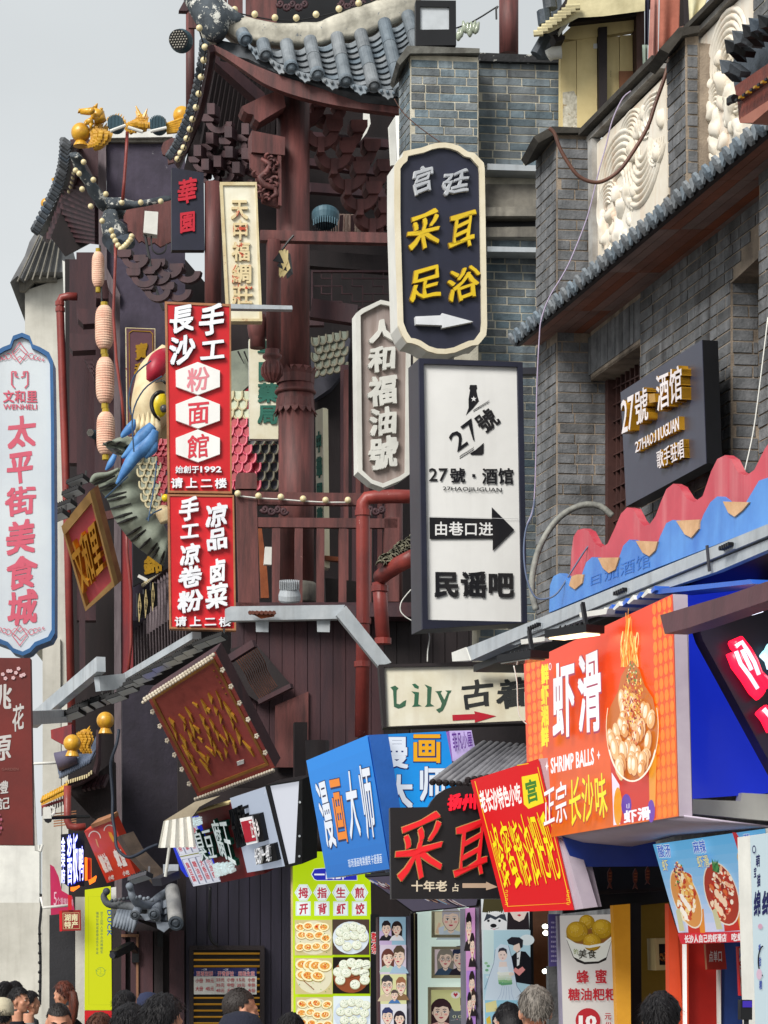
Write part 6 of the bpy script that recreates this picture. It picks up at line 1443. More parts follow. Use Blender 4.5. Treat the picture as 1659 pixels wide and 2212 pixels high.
a.text('SHRIMP BALLS',Q(K5,(255,1088),(535,1018),(537,1130),(258,1190)),'#f4eef0',bold=.03)
for x,y in((232,1140),(566,1068)):a.poly(Q(K5,(x,y-32),(x+4,y-6),(x+12,y),(x+4,y+6),(x,y+32),(x-4,y+6),(x-12,y),(x-4,y-6)),'#f4eef0')
a.ell(*K5(253,497),3,8,'#f4eef0',n=12);a.ell(*K5(253,497),2,6,'#d0442a',n=12)
outlined(a,'正宗',Q(K5,(206,1282),(360,1228),(366,1502),(208,1532)),'#f4eef0','#b03a1e',.01,.03,brush=.6);outlined(a,'长沙味',Q(K5,(368,1218),(612,1172),(628,1468),(374,1526)),'#f2df10','#b03a1e',.01,.03,brush=.6)
a.build('backlit_face',LIT2,ot)
FAB=M('lilac_fabric','#bdb2c2','#aba0b4',rough=.6,scale=2,bump=.05)
rows=[]
for i in range(9):
 s=i/8;u0,v0=c33(120+950*s,537-158*s);u1,v1=c33(460+1200*s,560-110*s+60*math.sin(math.pi*min(1,s*2.0))*(1-s));rows.append([f.pt(u0,v0,-.02),P(*(lerp2([(u0,v0),(u1,v1),(u1,v1),(u0,v0)],.5,.5)),f.pt(u0,v0).y-.05-.2*s),P(u1,v1,f.pt(u0,v0).y+.3)])
tag(MB().sheet(rows,(0,0,.01)).build('fabric_soffit',FAB,None,smooth=True),'pale lilac fabric sagging below the orange light box','fabric')
pn=Face(P(1560,1500,13.4),Vector((.35,-1,0)))
bp=thing('gloss_board','deep blue glossy board right of the orange light box, behind the neon board','panel',P(1560,1760,13.4))
part('panel',M('glowing_blue_gloss','#1a2b9c','#13207c',rough=.25,scale=1.2,bump=.02,spec=.6,emit='#1a30c8',es=.5),bp,lambda b:b.slab(pn,Q(c32,(1135,560),(1720,420),(1720,1750))+Q(c33,(1659,228),(1172,264)),-.08,0))  # emission brightens the glossy board, which is no lamp itself
part('bottom_trim',PAINTW,bp,lambda b:b.slab(pn.off(.04),Q(c33,(1170,266),(1480,280),(1490,226),(1720,238),(1720,412),(1170,362)),-.06,0))
nb_=thing('neon_board','slanted purple-black board with red and cyan neon characters at the far right','sign',P(1620,1650,12.8));nf_=Face(P(1600,1500,12.9),Vector((.3,-1,0)))
part('board',M('purple_black_gloss','#241c30','#1a1526',rough=.3,bump=.02),nb_,lambda b:b.slab(nf_,Q(c32,(1195,745),(1720,600),(1720,1760),(1655,1640),(1240,880)),-.1,0))
NR=M('neon_red','#e01028',rough=.3,bump=0,emit='#ff1838',es=1.6);NWH=M('neon_core','#ffd0d8',rough=.3,bump=0,emit='#ffb0c0',es=1.5);NC=M('neon_cyan','#aee4ea',rough=.3,bump=0,emit='#a8f0ff',es=1.2)
for pts,r_ in((((1400,930),(1440,900),(1480,960),(1520,1030),(1550,1110),(1620,1180)),.05),(((1400,960),(1430,1040),(1490,1120),(1540,1200),(1580,1235)),.05),(((1440,950),(1500,1080),(1560,1180)),.05),(((1580,1330),(1620,1380),(1660,1460)),.05)):
 w=[nf_.pt(*c32(x,y),.06)for x,y in pts];o=part('neon_letter',NR,nb_,lambda b:b.tube(w,r_*.8,8),smooth=True);part('neon_core',NWH,o,lambda b:b.tube([p+nf_.n*.035 for p in w[:-1]],.013,6),smooth=True)
for pts in(((1600,960),(1640,1000),(1659,1060)),((1620,940),(1670,960)),((1650,1120),(1690,1130))):part('neon_letter',NC,nb_,lambda b:b.tube([nf_.pt(*c32(x,y),.06)for x,y in pts],.035,8),smooth=True)
mbm=street(4.25)
tag(part('maroon_beam',M('maroon_beam_paint','#5c3a40','#4a2c33',rough=.5,scale=3,streak=.4,grime='#2c2527',bump=.1),None,lambda b:b.slab(mbm,Q(c32,(960,712),(1400,580),(1720,470),(1720,595),(1150,792),(990,834)),-.12,0)),'maroon steel beam jutting over the orange light box corner','steel beam')
tag(part('blue_gutter',BLUEP,None,lambda b:b.slab(street(4.7),Q(c32,(905,546),(1540,480),(1562,508),(920,578)),-.2,0)),'blue folded metal gutter above the orange light box','gutter')
cg=thing('corrugated_edge','short run of blue corrugated roofing above the orange light box','roofing',street(4.66).pt(1330,1320))
for k in range(8):x,y=560+k*46,712-k*20;part('corrugation',BLUEP if k%2 else PAINTW,cg,lambda b:b.slab(street(4.66+.02*(k%2)),Q(c32,(x,y),(x+40,y-50),(x+46,y-22),(x+10,y+8)),-.15,0))
tag(part('flashing',PAINTW,None,lambda b:b.slab(street(4.64),Q(c32,(435,695),(620,668),(610,705),(440,728)),-.05,0)),'pale metal flashing strip above the second floodlight','flashing')
tag(part('flashing',PAINTW,None,lambda b:b.slab(street(4.64),Q(c32,(55,870),(215,850),(210,880),(60,902)),-.05,0)),'short pale metal flashing strip above the first floodlight','flashing')
def long_flood(x0,y0,x1,y1,w,label,lit):
 Y=14.6-(x0/500);a_,b_=P(*c32(x0,y0),Y),P(*c32(x1,y1),Y-.35);t=thing('floodlight',label,'floodlight',(a_+b_)/2);d=(b_-a_).normalized()
 part('housing',BLACKM,t,lambda b:b.bar(a_,b_,.13,.045));part('glass',M('warm_flood_glass','#fff0d8',rough=.2,bump=0,emit='#ffe2b0',es=2.5)if lit else M('dull_glass','#8a8880',rough=.1,bump=0),t,lambda b:b.bar(a_+Vector((0,0,-.028))+d*.03,b_+Vector((0,0,-.028))-d*.03,.11,.008))
 for k in range(6):part('cooling_fin',BLACKM,t,lambda b:b.bar(a_.lerp(b_,.15+k*.12)+Vector((0,-.06,.03)),a_.lerp(b_,.15+k*.12)+Vector((0,.06,.03)),.008,.02))
 part('bracket',BLACKM,t,lambda b:b.bar(b_+Vector((0,-.02,-.02))-d*.08,b_-d*.12+Vector((0,.03,.16)),.02,.03))
long_flood(-40,1000,180,965,60,'black floodlight above the left corner of the orange light box',False)
long_flood(270,838,540,800,60,'black floodlight with warm glow over the orange light box characters',True)
t=thing('strip_lamp','thin white lamp under the maroon beam near the neon board','lamp',P(1610,1330,12.3));part('lamp',M('cool_lamp','#e8ecff',rough=.3,bump=0,emit='#e6ecff',es=2.0),t,lambda b:b.slab(Face(P(1610,1330,12.3),Vector((.2,-1,-.6))),Q(c32,(1425,718),(1470,700),(1590,684),(1630,690),(1560,712),(1460,730)),-.02,0))
# --- dangling hose and cables
def cable(name,k,pts,Y,r,mat,label,cat='cable',dY=0.0,n=7):
 sp=spline([k(*p)for p in pts],5);w=[P(u,v,Y+dY*i/len(sp))for i,(u,v)in enumerate(sp)]
 return tag(part(name,mat,None,lambda b:b.tube(w,r,n),smooth=True),label,cat)
cable('corrugated_hose',c22,((1110,680),(1082,560),(1090,430),(1122,300),(1180,180),(1260,80),(1350,20),(1440,-5),(1530,10),(1605,70)),15.9,.021,M('grey_hose','#8f9089','#6d6e6a',rough=.6,scale=20,bump=.4),'grey corrugated hose arching beside the red wave board','hose',n=12)
CB=M('slate_blue_cable','#5d6b86',rough=.5,bump=0);PV=M('lilac_cable','#a79bb5',rough=.5,bump=0);BRN=M('brown_cable','#6a4637','#4a3028',rough=.5,bump=.1)
cable('power_cable',c22,((1100,-40),(1085,60),(1045,150),(1030,300),(1048,470),(1100,590),(1170,606),(1250,565),(1350,410),(1440,275),(1490,236),(1540,250)),15.4,.006,CB,'thin blue-grey cable looping from the white bar sign to the wave board')
cable('power_cable',c30,((770,590),(715,640),(650,780),(610,940),(560,1120),(490,1400),(390,1659),(330,1780),(240,1930),(190,2070),(176,2200),(160,2540),(155,2940),(140,3270),(95,3400)),15.6,.0045,PV,'long lilac cable hanging down the brick pier')
cable('power_cable',c30,((240,830),(275,865),(310,960),(360,1050),(430,1140),(520,1180),(600,1170),(700,1100),(800,960),(880,820),(930,670),(990,500),(1022,380),(1050,260),(1075,200),(1110,180),(1180,172)),14.9,.012,BRN,'thick brown cable drooping across the relief panel between two pier caps',n=8)
cable('power_cable',c31,((1659,420),(1600,900),(1560,1180),(1500,1450),(1455,1659)),13.2,.004,PAINTW,'taut white wire crossing in front of the red wave board')
cable('power_cable',c20,((190,640),(240,720),(310,790),(400,860),(500,930)),19.5,.004,BRN,'thin bare twig-like wire in front of the brick pier')
cable('power_cable',c22,((300,545),(240,620),(230,680),(260,720),(305,748)),19.0,.005,PAINTW,'pale wire loop left of the white bar sign')
cable('power_cable',c22,((412,808),(420,860),(408,940),(405,1015)),18.6,.005,PAINTW,'pale wire hanging below the white bar sign')
cable('power_cable',c22,((965,1040),(985,1150),(990,1290),(1005,1370),(1050,1420)),15.2,.004,PAINTW,'white wire hanging over the Lily sign edge')
# --- Lily sign
f=cross(950,18.6,.05)
t=board('hanging_sign','cream horizontal sign with green lettering Lily 古着 and a red arrow','sign',f,Q(c22,(88,1035),(1080,1008),(1080,1412),(118,1442)),.22,WOODK,CRS,inset=Q(c22,(124,1052),(1070,1036),(1070,1396),(140,1436)),frame=WOODK,fh=.03)
a=Art(f);G2='#2c5f45';K2='#26292a'
def serif(q):a.poly(Q(c22,*q),G2)
serif(((165,1180),(195,1168),(218,1185),(205,1200),(205,1285),(225,1290),(250,1270),(268,1262),(262,1300),(240,1312),(215,1318),(188,1305),(182,1200)))
serif(((300,1205),(350,1212),(345,1288),(368,1302),(305,1306),(318,1290),(322,1225)));serif(((305,1160),(325,1155),(350,1175),(345,1190),(322,1182)))
serif(((385,1160),(432,1178),(425,1285),(450,1302),(388,1306),(402,1290),(404,1185)))
serif(((455,1205),(500,1202),(490,1215),(515,1260),(535,1212),(520,1200),(562,1200),(545,1225),(525,1290),(505,1330),(480,1345),(460,1325),(490,1310),(498,1285),(470,1220)))
a.text('古',k2(c22)(612,1130,832,1312),K2,bold=.03,brush=1);a.text('着',k2(c22)(850,1120,1062,1310),K2,bold=.03,brush=.8)
a.poly(Q(c22,(566,1358),(712,1352),(708,1334),(850,1366),(712,1408),(712,1388),(568,1396)),'#b0182c');a.build('print',INKW,t)
part('canopy_strip',STEELD,t,lambda b:b.slab(f.off(.1),Q(c22,(718,1045),(1040,1040),(1040,1085),(720,1080)),-.02,0))
# --- blue portrait studio sign, two faces
BLB='#2a8ad6'
f=cross(900,17.6,.12)
rq=Q(c22,(20,1490),(525,1465))+Q(c23,(640,420),(165,740))
t=thing('light_box','bright blue two-sided light box with bubble characters 漫画大师','sign',P(850,1880,17.6))
part('sign_box',M('blue_box_side','#2c5fae',rough=.4),t,lambda b:b.slab(f,rq,-.3,-.01))
a=Art(f)
for i in range(10):
 q=[lerp2(rq,0,i/10),lerp2(rq,1,i/10),lerp2(rq,1,(i+1)/10),lerp2(rq,0,(i+1)/10)];a.mb.cur=(lin(.12),lin(.55+.01*i),lin(.88+.01*i));a.mb.add([f.pt(u,v,a.h)for u,v in q],[(0,1,2,3)])
a.h+=.001
outlined(a,'漫',B(812,1590,884,1660),'#e4ecf8','#1a2a6a',.03,.06,sh=(.8,1));outlined(a,'画',B(888,1582,956,1648),'#f2ae1c','#1a2a6a',.03,.06,sh=(.8,1));outlined(a,'大',B(830,1674,893,1746),'#e4ecf8','#1a2a6a',.04,.07,sh=(.8,1));outlined(a,'师',B(902,1656,966,1730),'#e4ecf8','#1a2a6a',.03,.06,sh=(.8,1))
a.build('backlit_face',LIT,t)
TLp,TRp,BRp,BLp=(662,1643),(794,1588),(842,1877),(707,1897)
f=tri_face((*TLp,18.6),(*TRp,17.4),(*BLp,18.4));lq=[TLp,TRp,BRp,BLp]
part('sign_box',_M['blue_box_side'],t,lambda b:b.slab(f,lq,-.16,-.01));a=Art(f)
for i in range(10):
 q=[lerp2(lq,0,i/10),lerp2(lq,1,i/10),lerp2(lq,1,(i+1)/10),lerp2(lq,0,(i+1)/10)];a.mb.cur=(lin(.10),lin(.54-.012*i),lin(.90-.015*i));a.mb.add([f.pt(u,v,a.h)for u,v in q],[(0,1,2,3)])
a.h+=.001
for ch,q,c_ in(('漫',((940,160),(1018,128),(1095,575),(1030,592)),'#e8eef8'),('画',((1030,115),(1108,98),(1170,545),(1098,560)),'#f08a22'),('大',((1130,92),(1208,74),(1252,508),(1178,532)),'#e8eef8'),('师',((1215,55),(1302,32),(1352,508),(1286,532)),'#e8eef8')):
 outlined(a,ch,Q(c13,*q),c_,'#16224f',.02,.045,sh=(1,1))
a.text('现场漫画唯美爆笑卡通漫画',Q(c13,(1160,658),(1382,616),(1386,682),(1168,712)),'#dbe6f4',bold=.01)
a.build('backlit_face',LIT,t)
t2=board('small_sign','small lilac sign with purple script tucked behind the blue light box','sign',Face(P(1010,1600,18.2),Vector((.3,-1,0))),Q(c22,(548,1462),(690,1458),(720,1600),(600,1655),(570,1659)),.1,M('violet_side','#8a55b8',rough=.4),M('lilac_panel','#b9a8d8',rough=.4,emit='#b9a8d8',es=.3))
write(Face(P(1010,1600,18.19),Vector((.3,-1,0))),'菲凡小屋',Q(c22,(560,1470),(690,1462),(700,1560),(575,1600)),h=.01,color='#6a3f9c',bold=.02).build('lettering',INK,t2)
# --- ribbed tile awnings above the ear-cleaning sign
def ribbed(k,e0,e1,d,n,Y,label,r=.035):
 t=thing('tile_awning',label,'awning',P(*k(*e0),Y));AW=M('pale_grey_tile','#77777c','#58585e',rough=.6,scale=8,bump=.2)
 pts0=[P(*k(e0[0]+(e1[0]-e0[0])*i/(n-1),e0[1]+(e1[1]-e0[1])*i/(n-1)),Y)for i in range(n)]
 pts1=[P(*k(e0[0]+(e1[0]-e0[0])*i/(n-1)+d[0],e0[1]+(e1[1]-e0[1])*i/(n-1)+d[1]),Y+.5)for i in range(n)]
 part('awning_sheet',AW,t,lambda b:b.sheet([pts0,pts1],(0,0,-.015)))
 for p,q in zip(pts0,pts1):part('awning_rib',AW,t,lambda b:b.tube([p,p.lerp(q,.5)+Vector((0,0,.004)),q],r,8),smooth=True);part('rib_end',WOODK,t,lambda b:b.lathe([(r,0),(r*1.1,-.012),(r*.8,-.03)],p,q-p,8))
ribbed(c23,(445,152),(700,172),(330,-250),7,16.6,'grey ribbed tile awning left, above the black ear-cleaning sign',.022)
ribbed(c23,(672,140),(960,100),(230,-190),8,16.2,'grey ribbed tile awning right, touching the red honey snack sign',.022)
# --- ear-cleaning sign
f=cross(930,16.0,.08)
out=Q(c23,(163,322),(412,318),(432,282),(470,235),(520,202),(580,182),(640,178),(720,190),(800,230),(860,300),(1000,322),(1000,912),(172,914))
t=board('hanging_sign','black sign with an arched top and red gold-rimmed characters 采耳, small arrow below','sign',f,out,.12,BLACKM,M('black_board','#151216','#0f0d10',rough=.4,bump=.03))
RL=M('glossy_red','#d01822','#c21620',rough=.3,bump=0,emit='#ff2020',es=.12);RR=M('gold_rim','#b58f5a','#94713f',rough=.35,bump=0)
letters(f,'采',k2(c23)(190,375,520,785),RL,t,0,.03,bold=.006,brush=1.5,rim=RR,rimb=.014);letters(f,'耳',k2(c23)(560,390,815,790),RL,t,0,.03,bold=.006,brush=1.5,rim=RR,rimb=.014)
letters(f,'扬州',k2(c23)(535,235,720,335),M('glowing_red','#e01530',rough=.4,bump=0,emit='#ff1030',es=.25),t,0,.03,bold=.05,brush=1.2)
a=Art(f);a.text('十年老',k2(c23)(298,795,535,866),'#cfc4ae',bold=.03);a.text('占',k2(c23)(560,812,612,866),'#cfc4ae',bold=.02)
a.poly(Q(c23,(632,812),(785,812),(785,802),(860,836),(785,858),(785,842),(632,842)),'#b39a84');a.build('print',INK,t)
# --- red honey snack sign
rq=Q(c23,(685,145),(1125,5),(1355,985),(902,1000))
f=tri_face((*rq[0],15.7),(*rq[1],14.9),(*rq[3],15.5))
t=thing('light_box','slanted red light box with tall yellow characters 蜂蜜糖油粑粑','sign',f.pt(*rq[3]))
part('sign_box',_M['pale_lilac_metal'],t,lambda b:b.slab(f,rq,-.2,-.01));part('side_panel',_M['pale_lilac_metal'],t,lambda b:b.slab(f.off(-.02),Q(c23,(1240,500),(1290,545),(1418,975),(1352,986)),-.1,-.0))
a=Art(f);a.poly(rq,'#d0131a')
a.line(Q(c23,(712,150),(925,962),(1330,940),(1120,60)),1.6,'#e8c81e');a.line(Q(c23,(985,48),(1060,36)),1.6,'#e8c81e')
for cx_,sg in((908,1),(1325,-1)):
 for j in range(4):a.line(Q(c23,(cx_+sg*0,950-j*26),(cx_+sg*16,948-j*26),(cx_+sg*16,936-j*26),(cx_+sg*3,936-j*26)),1.2,'#e8c81e')
a.text('老长沙特色小吃',Q(c23,(730,215),(1000,160),(1020,295),(762,358)),'#f2eee8',bold=.035,brush=.5)
a.poly(Q(c23,(1015,122),(1120,100),(1160,290),(1060,330),(1030,300)),'#ead21e');a.text('宫',Q(c23,(1030,150),(1110,130),(1130,270),(1050,300)),'#3f7a2c',bold=.04)
outlined(a,'蜂蜜糖油粑粑',Q(c23,(785,440),(1160,325),(1290,790),(905,858)),'#f0de14','#a50d14',.0,.012,sh=(.6,.8),brush=1.0,gap=.1)
a.build('backlit_face',LIT2,t)
tag(part('blue_soffit',M('blue_soffit_paint','#1f3f9e','#193484',rough=.4,bump=.02),None,lambda b:b.slab(Face(P(1300,1850,14.8),Vector((.2,-1,-.5))),Q(c33,(330,520),(930,540),(955,702),(402,706)),-.05,0)),'blue painted soffit panel beneath the lilac fabric','panel')
# things on and above the brick roofs
hs=thing('rooftop_shack','cream boarded rooftop shack with brown posts and a ribbed roof behind the parapet','shack',P(1300,280,19.5))
f=Face(P(1260,200,19.3),Vector((.12,-1,0)))
def hp_(name,mat,q,h0=-.05,h1=0,face=f):return part(name,mat,hs,lambda b:b.slab(face,q,h0,h1))
hp_('wall_board',CREAM,Q(c30,(318,275),(415,262),(418,850),(316,850)),-.1,0);hp_('wall_board',CREAM,Q(c30,(418,262),(548,240),(552,850),(421,850)),-.1,.005)
hp_('wall_board',CREAM,Q(c30,(608,232),(700,222),(704,700),(608,760)),-.1,-.04);hp_('wall_board',CREAM,Q(c30,(704,220),(786,215),(790,600),(706,700)),-.1,-.035)
hp_('loose_board',M('brown_board','#7d5236',rough=.7,scale=4,bump=.2),Q(c30,(695,460),(785,460),(788,620),(700,680)),-.02,.0)
hp_('post',WOODK,Q(c30,(550,195),(606,190),(606,790),(556,830)),-.1,.06);hp_('post',M('reddish_post','#4b322b','#35241f',rough=.8,scale=5,stretch=(4,4,.5),bump=.4),Q(c30,(783,-80),(838,-80),(842,540),(793,570)),-.1,.1)
hp_('post',WOODK,Q(c30,(1090,-100),(1136,-100),(1138,190),(1094,190)),-.1,.1)
hp_('sky_glint_patch',M('sky_glint','#dfe4e8',rough=.2,bump=0),Q(c30,(526,286),(550,284),(550,316),(526,318)),0,.01)  # raised pale patch painted as a glint of sky, no opening behind
hp_('stain',M('peeling_paint','#cfcaba','#9a9482',rough=.9,scale=30,bump=.5,chips=.8,chipc='#8f7a55'),Q(c30,(328,600),(400,590),(430,650),(480,700),(520,800),(500,850),(330,850)),0,.004)
for k in range(3):write(f,['BEEE','HLAN','||=|'][k],Q(c30,(638-k*45,455+k*90),(648-k*45,455+k*90),(648-k*45,500+k*90),(638-k*45,500+k*90)),h=.006,color='#5d5640',vert=True).build('stencil_mark',INK,hs)
part('roof_sheet',M('cream_tin','#c9bf98','#a39a76',rough=.6,scale=5,bump=.2,streak=.3),hs,lambda b:b.prism([P(*c30(x,y),18.9)for x,y in((135,222),(345,65),(380,-90),(900,-90),(860,70),(590,105),(430,115),(240,215))],[P(*c30(x,y),20.5)for x,y in((135,222),(345,65),(380,-90),(900,-90),(860,70),(590,105),(430,115),(240,215))]))
for k in range(9):part('roof_rib',_M['cream_tin'],hs,lambda b:b.tube([P(*c30(140+k*26,218-k*21),18.85),P(*c30(200+k*30,212-k*21),18.85)],.025,6))
hp_('barge_board',WOODK,Q(c30,(225,200),(390,-60),(500,-70),(265,265)),0,.2);hp_('white_batten',PAINTW,Q(c30,(268,270),(270,300),(496,5),(485,-10)),.2,.26);hp_('fascia',WOODK,Q(c30,(360,170),(430,120),(790,70),(790,135),(380,178)),0,.1)
hp_('soffit',CREAM,Q(c30,(300,255),(380,178),(785,135),(785,205),(420,262)),-.05,.02);hp_('rafter',WOODK,Q(c30,(600,100),(690,0),(900,0),(900,60),(720,110),(610,130)),0,.12)
hp_('wall_foot',WOODK,Q(c30,(240,270),(320,275),(318,300),(262,316)),0,.15)
for(x0,y0,x1,y1,r_)in((160,360,250,200,4),(250,60,235,-60,3),(215,160,205,70,3)):part('side_tile',TILED,hs,lambda b:b.tube([P(*c30(x0,y0),20.2),P(*c30(x1,y1),20.2)],.06,8))
part('back_roof',TILED,hs,lambda b:b.slab(Face(P(1200,100,20.4),Vector((0,-1,0))),Q(c30,(165,360),(205,250),(260,60),(320,-60),(330,360)),-.1,0))
part('white_pipe',PAINTW,hs,lambda b:b.tube([P(*c30(x,y),19.2)for x,y in((235,362),(262,345),(320,340))],.05,10),smooth=True)
def cloth(name,pts,mat,Y,label,seed):
 top,bot=pts;rows=[]
 for j in range(7):
  r_=[]
  for i in range(13):
   s=i/12;u=top[0][0]+(top[1][0]-top[0][0])*s;v=top[0][1]+(top[1][1]-top[0][1])*s;u2=bot[0][0]+(bot[1][0]-bot[0][0])*s;v2=bot[0][1]+(bot[1][1]-bot[0][1])*s
   t_=j/6;r_.append(P(u+(u2-u)*t_,v+(v2-v)*t_,Y+.025*math.sin(s*8+seed)*(.3+t_)))
  rows.append(r_)
 return tag(MB().sheet(rows,(0,.01,0)).build(name,mat,None,smooth=True),label,'laundry')
cloth('hanging_shirt',((c30(900,-40),c30(950,-40)),(c30(878,478),c30(945,400))),M('dusty_pink_cloth','#a9786e','#96675f',rough=.9,scale=6,bump=.3),18.4,'sleeve side of a dusty pink shirt drying on the rooftop',1)
cloth('hanging_shirt',((c30(960,-60),c30(1090,-40)),(c30(950,330),c30(1080,260))),M('rust_pink_cloth','#a0604f','#8a5142',rough=.9,scale=6,bump=.3),18.3,'rust pink shirt hanging behind the parapet',3)
cloth('hanging_trousers',((c30(862,-40),c30(892,-40)),(c30(862,290),c30(884,290))),M('navy_cloth','#232338',rough=.9,bump=.2),18.5,'dark navy garment drying beside the reddish post',5)
cloth('hanging_towel',((c30(844,290),c30(880,290)),(c30(850,470),c30(876,465))),M('sage_cloth','#7f8d82',rough=.9,bump=.2),18.45,'grey-green towel behind the parapet coping',7)
cloth('hanging_sheet',((c30(1140,-60),c30(1290,-60)),(c30(1150,150),c30(1215,110))),M('yellowed_sheet','#c9c5a4','#b5a070',rough=.9,scale=4,bump=.2),18.1,'yellowed white sheet bunched behind the upper coping',9)
f=Face(P(940,80,20.3),Vector((.1,-1,0)))
t=thing('square_floodlight','large square black floodlight with pale window standing on the brick pier','floodlight',P(940,100,20.3))
part('housing',BLACKM,t,lambda b:b.ring(f,Q(c20,(330,0),(590,3),(592,292),(330,296)),Q(c20,(358,42),(546,45),(546,190),(358,192)),-.1,0));part('glass',M('pale_flood_glass','#c3c9cf',rough=.25,bump=0),t,lambda b:b.slab(f,Q(c20,(352,38),(550,40),(550,195),(352,196)),-.06,-.02))
part('stand',BLACKM,t,lambda b:b.slab(f,Q(c20,(400,294),(470,294),(470,312),(400,312)),-.08,-.02))
t=thing('hanging_bulbs','wire with a cluster of small glass bulbs against the sky beside the maroon column','string lights',P(1010,70,23));
part('wire',BLACKM,t,lambda b:b.tube([P(*c20(x,y),23)for x,y in((592,182),(680,152),(760,105),(862,40))],.008,5));part('wire',BLACKM,t,lambda b:b.tube([P(*c20(x,y),23)for x,y in((862,40),(850,60),(852,125))],.01,5))
GLB=M('clear_bulb','#b9c2b0','#9aa58f',rough=.1,bump=0,trans=.3)
for x,y,dx in((655,190,-.5),(672,200,-.2),(685,198,.1),(700,190,.4),(712,195,.7),(680,215,0),(604,240,.2),(612,225,.6)):part('bulb',GLB,t,lambda b:b.lathe([(.01,0),(.026,.025),(.028,.06),(.015,.10),(.01,.12)],P(*c20(x,y+25),23),(dx*.5,0,1),10),smooth=True)
t=thing('tiled_canopy','near red-brown carved canopy with black scalloped tiles at the right edge','canopy',P(1640,250,11.5));f=street(4.30)
RC=M('carved_red_beam','#7a3b2e','#5a2a22',rough=.6,scale=8,bump=.5,streak=.2,chips=.2,chipc='#c07a3a')
part('beam',RC,t,lambda b:b.slab(f,Q(c30,(1440,560),(1720,370),(1720,470),(1460,650)),-.2,0));part('beam',RC,t,lambda b:b.slab(f.off(-.02),Q(c30,(1460,650),(1720,475),(1720,610),(1470,775)),-.2,0))
part('soffit_panel',M('salmon_soffit','#a06a5a','#8a5547',rough=.7),t,lambda b:b.slab(f.off(.0),Q(c30,(1470,775),(1720,612),(1720,660),(1560,795),(1478,797)),-.3,.0))
for k in range(12):x,y=1455+k*24,645-k*16.5;part('carved_block',GLT if k%2 else BLACKM,t,lambda b:b.slab(f.off(.02),Q(c30,(x,y),(x+14,y-9),(x+14,y+6),(x,y+15)),-.01,.01))
part('finial',BLACKM,t,lambda b:b.tube([f.pt(*c30(x,y),.02)for x,y in((1470,640),(1440,650),(1425,680))],[.02,.02,.008],6))
for k,(x,y)in enumerate(((1448,440),(1480,310),(1530,250),(1595,210),(1640,170),(1700,150))):
 w=[f.pt(*c30(x+a_,y+b_),.05)for a_,b_ in((10,60),(-5,0),(-12,-45),(15,-62))]
 part('tile_end',BLACKM if k%2 else TILED,t,lambda b:b.sheet([[f.pt(*c30(x-34,y+30)),f.pt(*c30(x-30,y-25),.05),f.pt(*c30(x,y-45),.08),f.pt(*c30(x+32,y-25),.05),f.pt(*c30(x+36,y+20))],[f.pt(*c30(x-22,y+90)),f.pt(*c30(x-12,y+40),.05),f.pt(*c30(x+2,y+45),.07),f.pt(*c30(x+18,y+30),.05),f.pt(*c30(x+24,y+60))]],f.n*-.05))
part('tile_bed',TILED,t,lambda b:b.slab(f.off(-.1),Q(c30,(1420,420),(1500,260),(1720,120),(1720,380),(1440,560)),-.2,0))
t=thing('broken_lamp','shredded lamp fitting dangling from the tower beam','lamp',P(603,580,25.6));rnd=random.Random(2)
part('cord',BLACKM,t,lambda b:b.tube([P(*c10(x,y),25.6)for x,y in((812,1525),(780,1560),(735,1620))],.012,5))
for k in range(9):a_=P(*c10(700+rnd.random()*50,1620+rnd.random()*40),25.6);part('scrap',CREAM if k%3 else BLACKM,t,lambda b:b.sheet([[a_,a_+Vector((.07,0,.02))],[a_+Vector((rnd.uniform(-.08,.08),-.03,-rnd.uniform(.1,.28))),a_+Vector((rnd.uniform(0,.12),-.02,-rnd.uniform(.08,.25)))]],(0,.012,0)))
part('steel_sign_back',PAINTW,tw,lambda b:b.slab(Face(P(855,300,24.5),Vector((.3,-1,0))),Q(c10,(1430,820),(1470,755),(1480,1070),(1445,1070)),-.04,0));part('steel_sign_back',WHITEP,tw,lambda b:b.slab(Face(P(860,300,24.3),Vector((0,-1,0))),Q(c10,(1470,750),(1500,750),(1518,1100),(1482,1060)),-.04,0))
part('torn_cloth',PAINTW,tw,lambda b:b.slab(Face(P(790,280,28),Vector((0,-1,0))),Q(c10,(1262,715),(1300,712),(1310,800),(1285,860),(1235,925),(1260,830)),-.02,0))
# street level
K7=lambda x,y:(812.6+x*.16814,1910.2+y*.16814)
K8=lambda x,y:(606.4+x*.1639,1849.5+y*.1639)
K9=lambda x,y:(84.9+x*.2047,1576.6+y*.2047)
K10=lambda x,y:(1364.4+x*.19136,1788.9+y*.19136)
NW=M('night_blue_plank','#2a2636','#1c1a26',rough=.6,scale=2,stretch=(4,4,.4),streak=.2,grime='#15131a',bump=.2)
ts=thing('timber_shopfront','dark boarded timber shopfront with gold-lit louvres behind the crowd','building',P(500,2400,26.9))
f=Face(P(500,2000,26.9),Vector((.1,-1,0)))
def sp_(name,mat,q,h0=-.06,h1=0,face=f,label=None):return part(name,mat,ts,lambda b:b.slab(face,q,h0,h1),label=label)
sp_('back_wall',WOODK,B(384,1640,640,2425),-.3,-.06);sp_('back_wall',WOODK,B(240,1995,384,2425),-.3,-.06);sp_('back_wall',WOODK,B(600,1600,900,2425),-.3,-.06)
x=402
while x<625:sp_('wall_plank',NW,B(x,1840,x+21.5,2425),-.05,random.uniform(-.006,.006));x+=23
for(u0,u1)in((262,271),(282,296),(300,330),(333,352),(366,398)):sp_('door_board',WOODK if u0%2 else WOODD,B(u0,2010,u1,2425),-.05,.02)
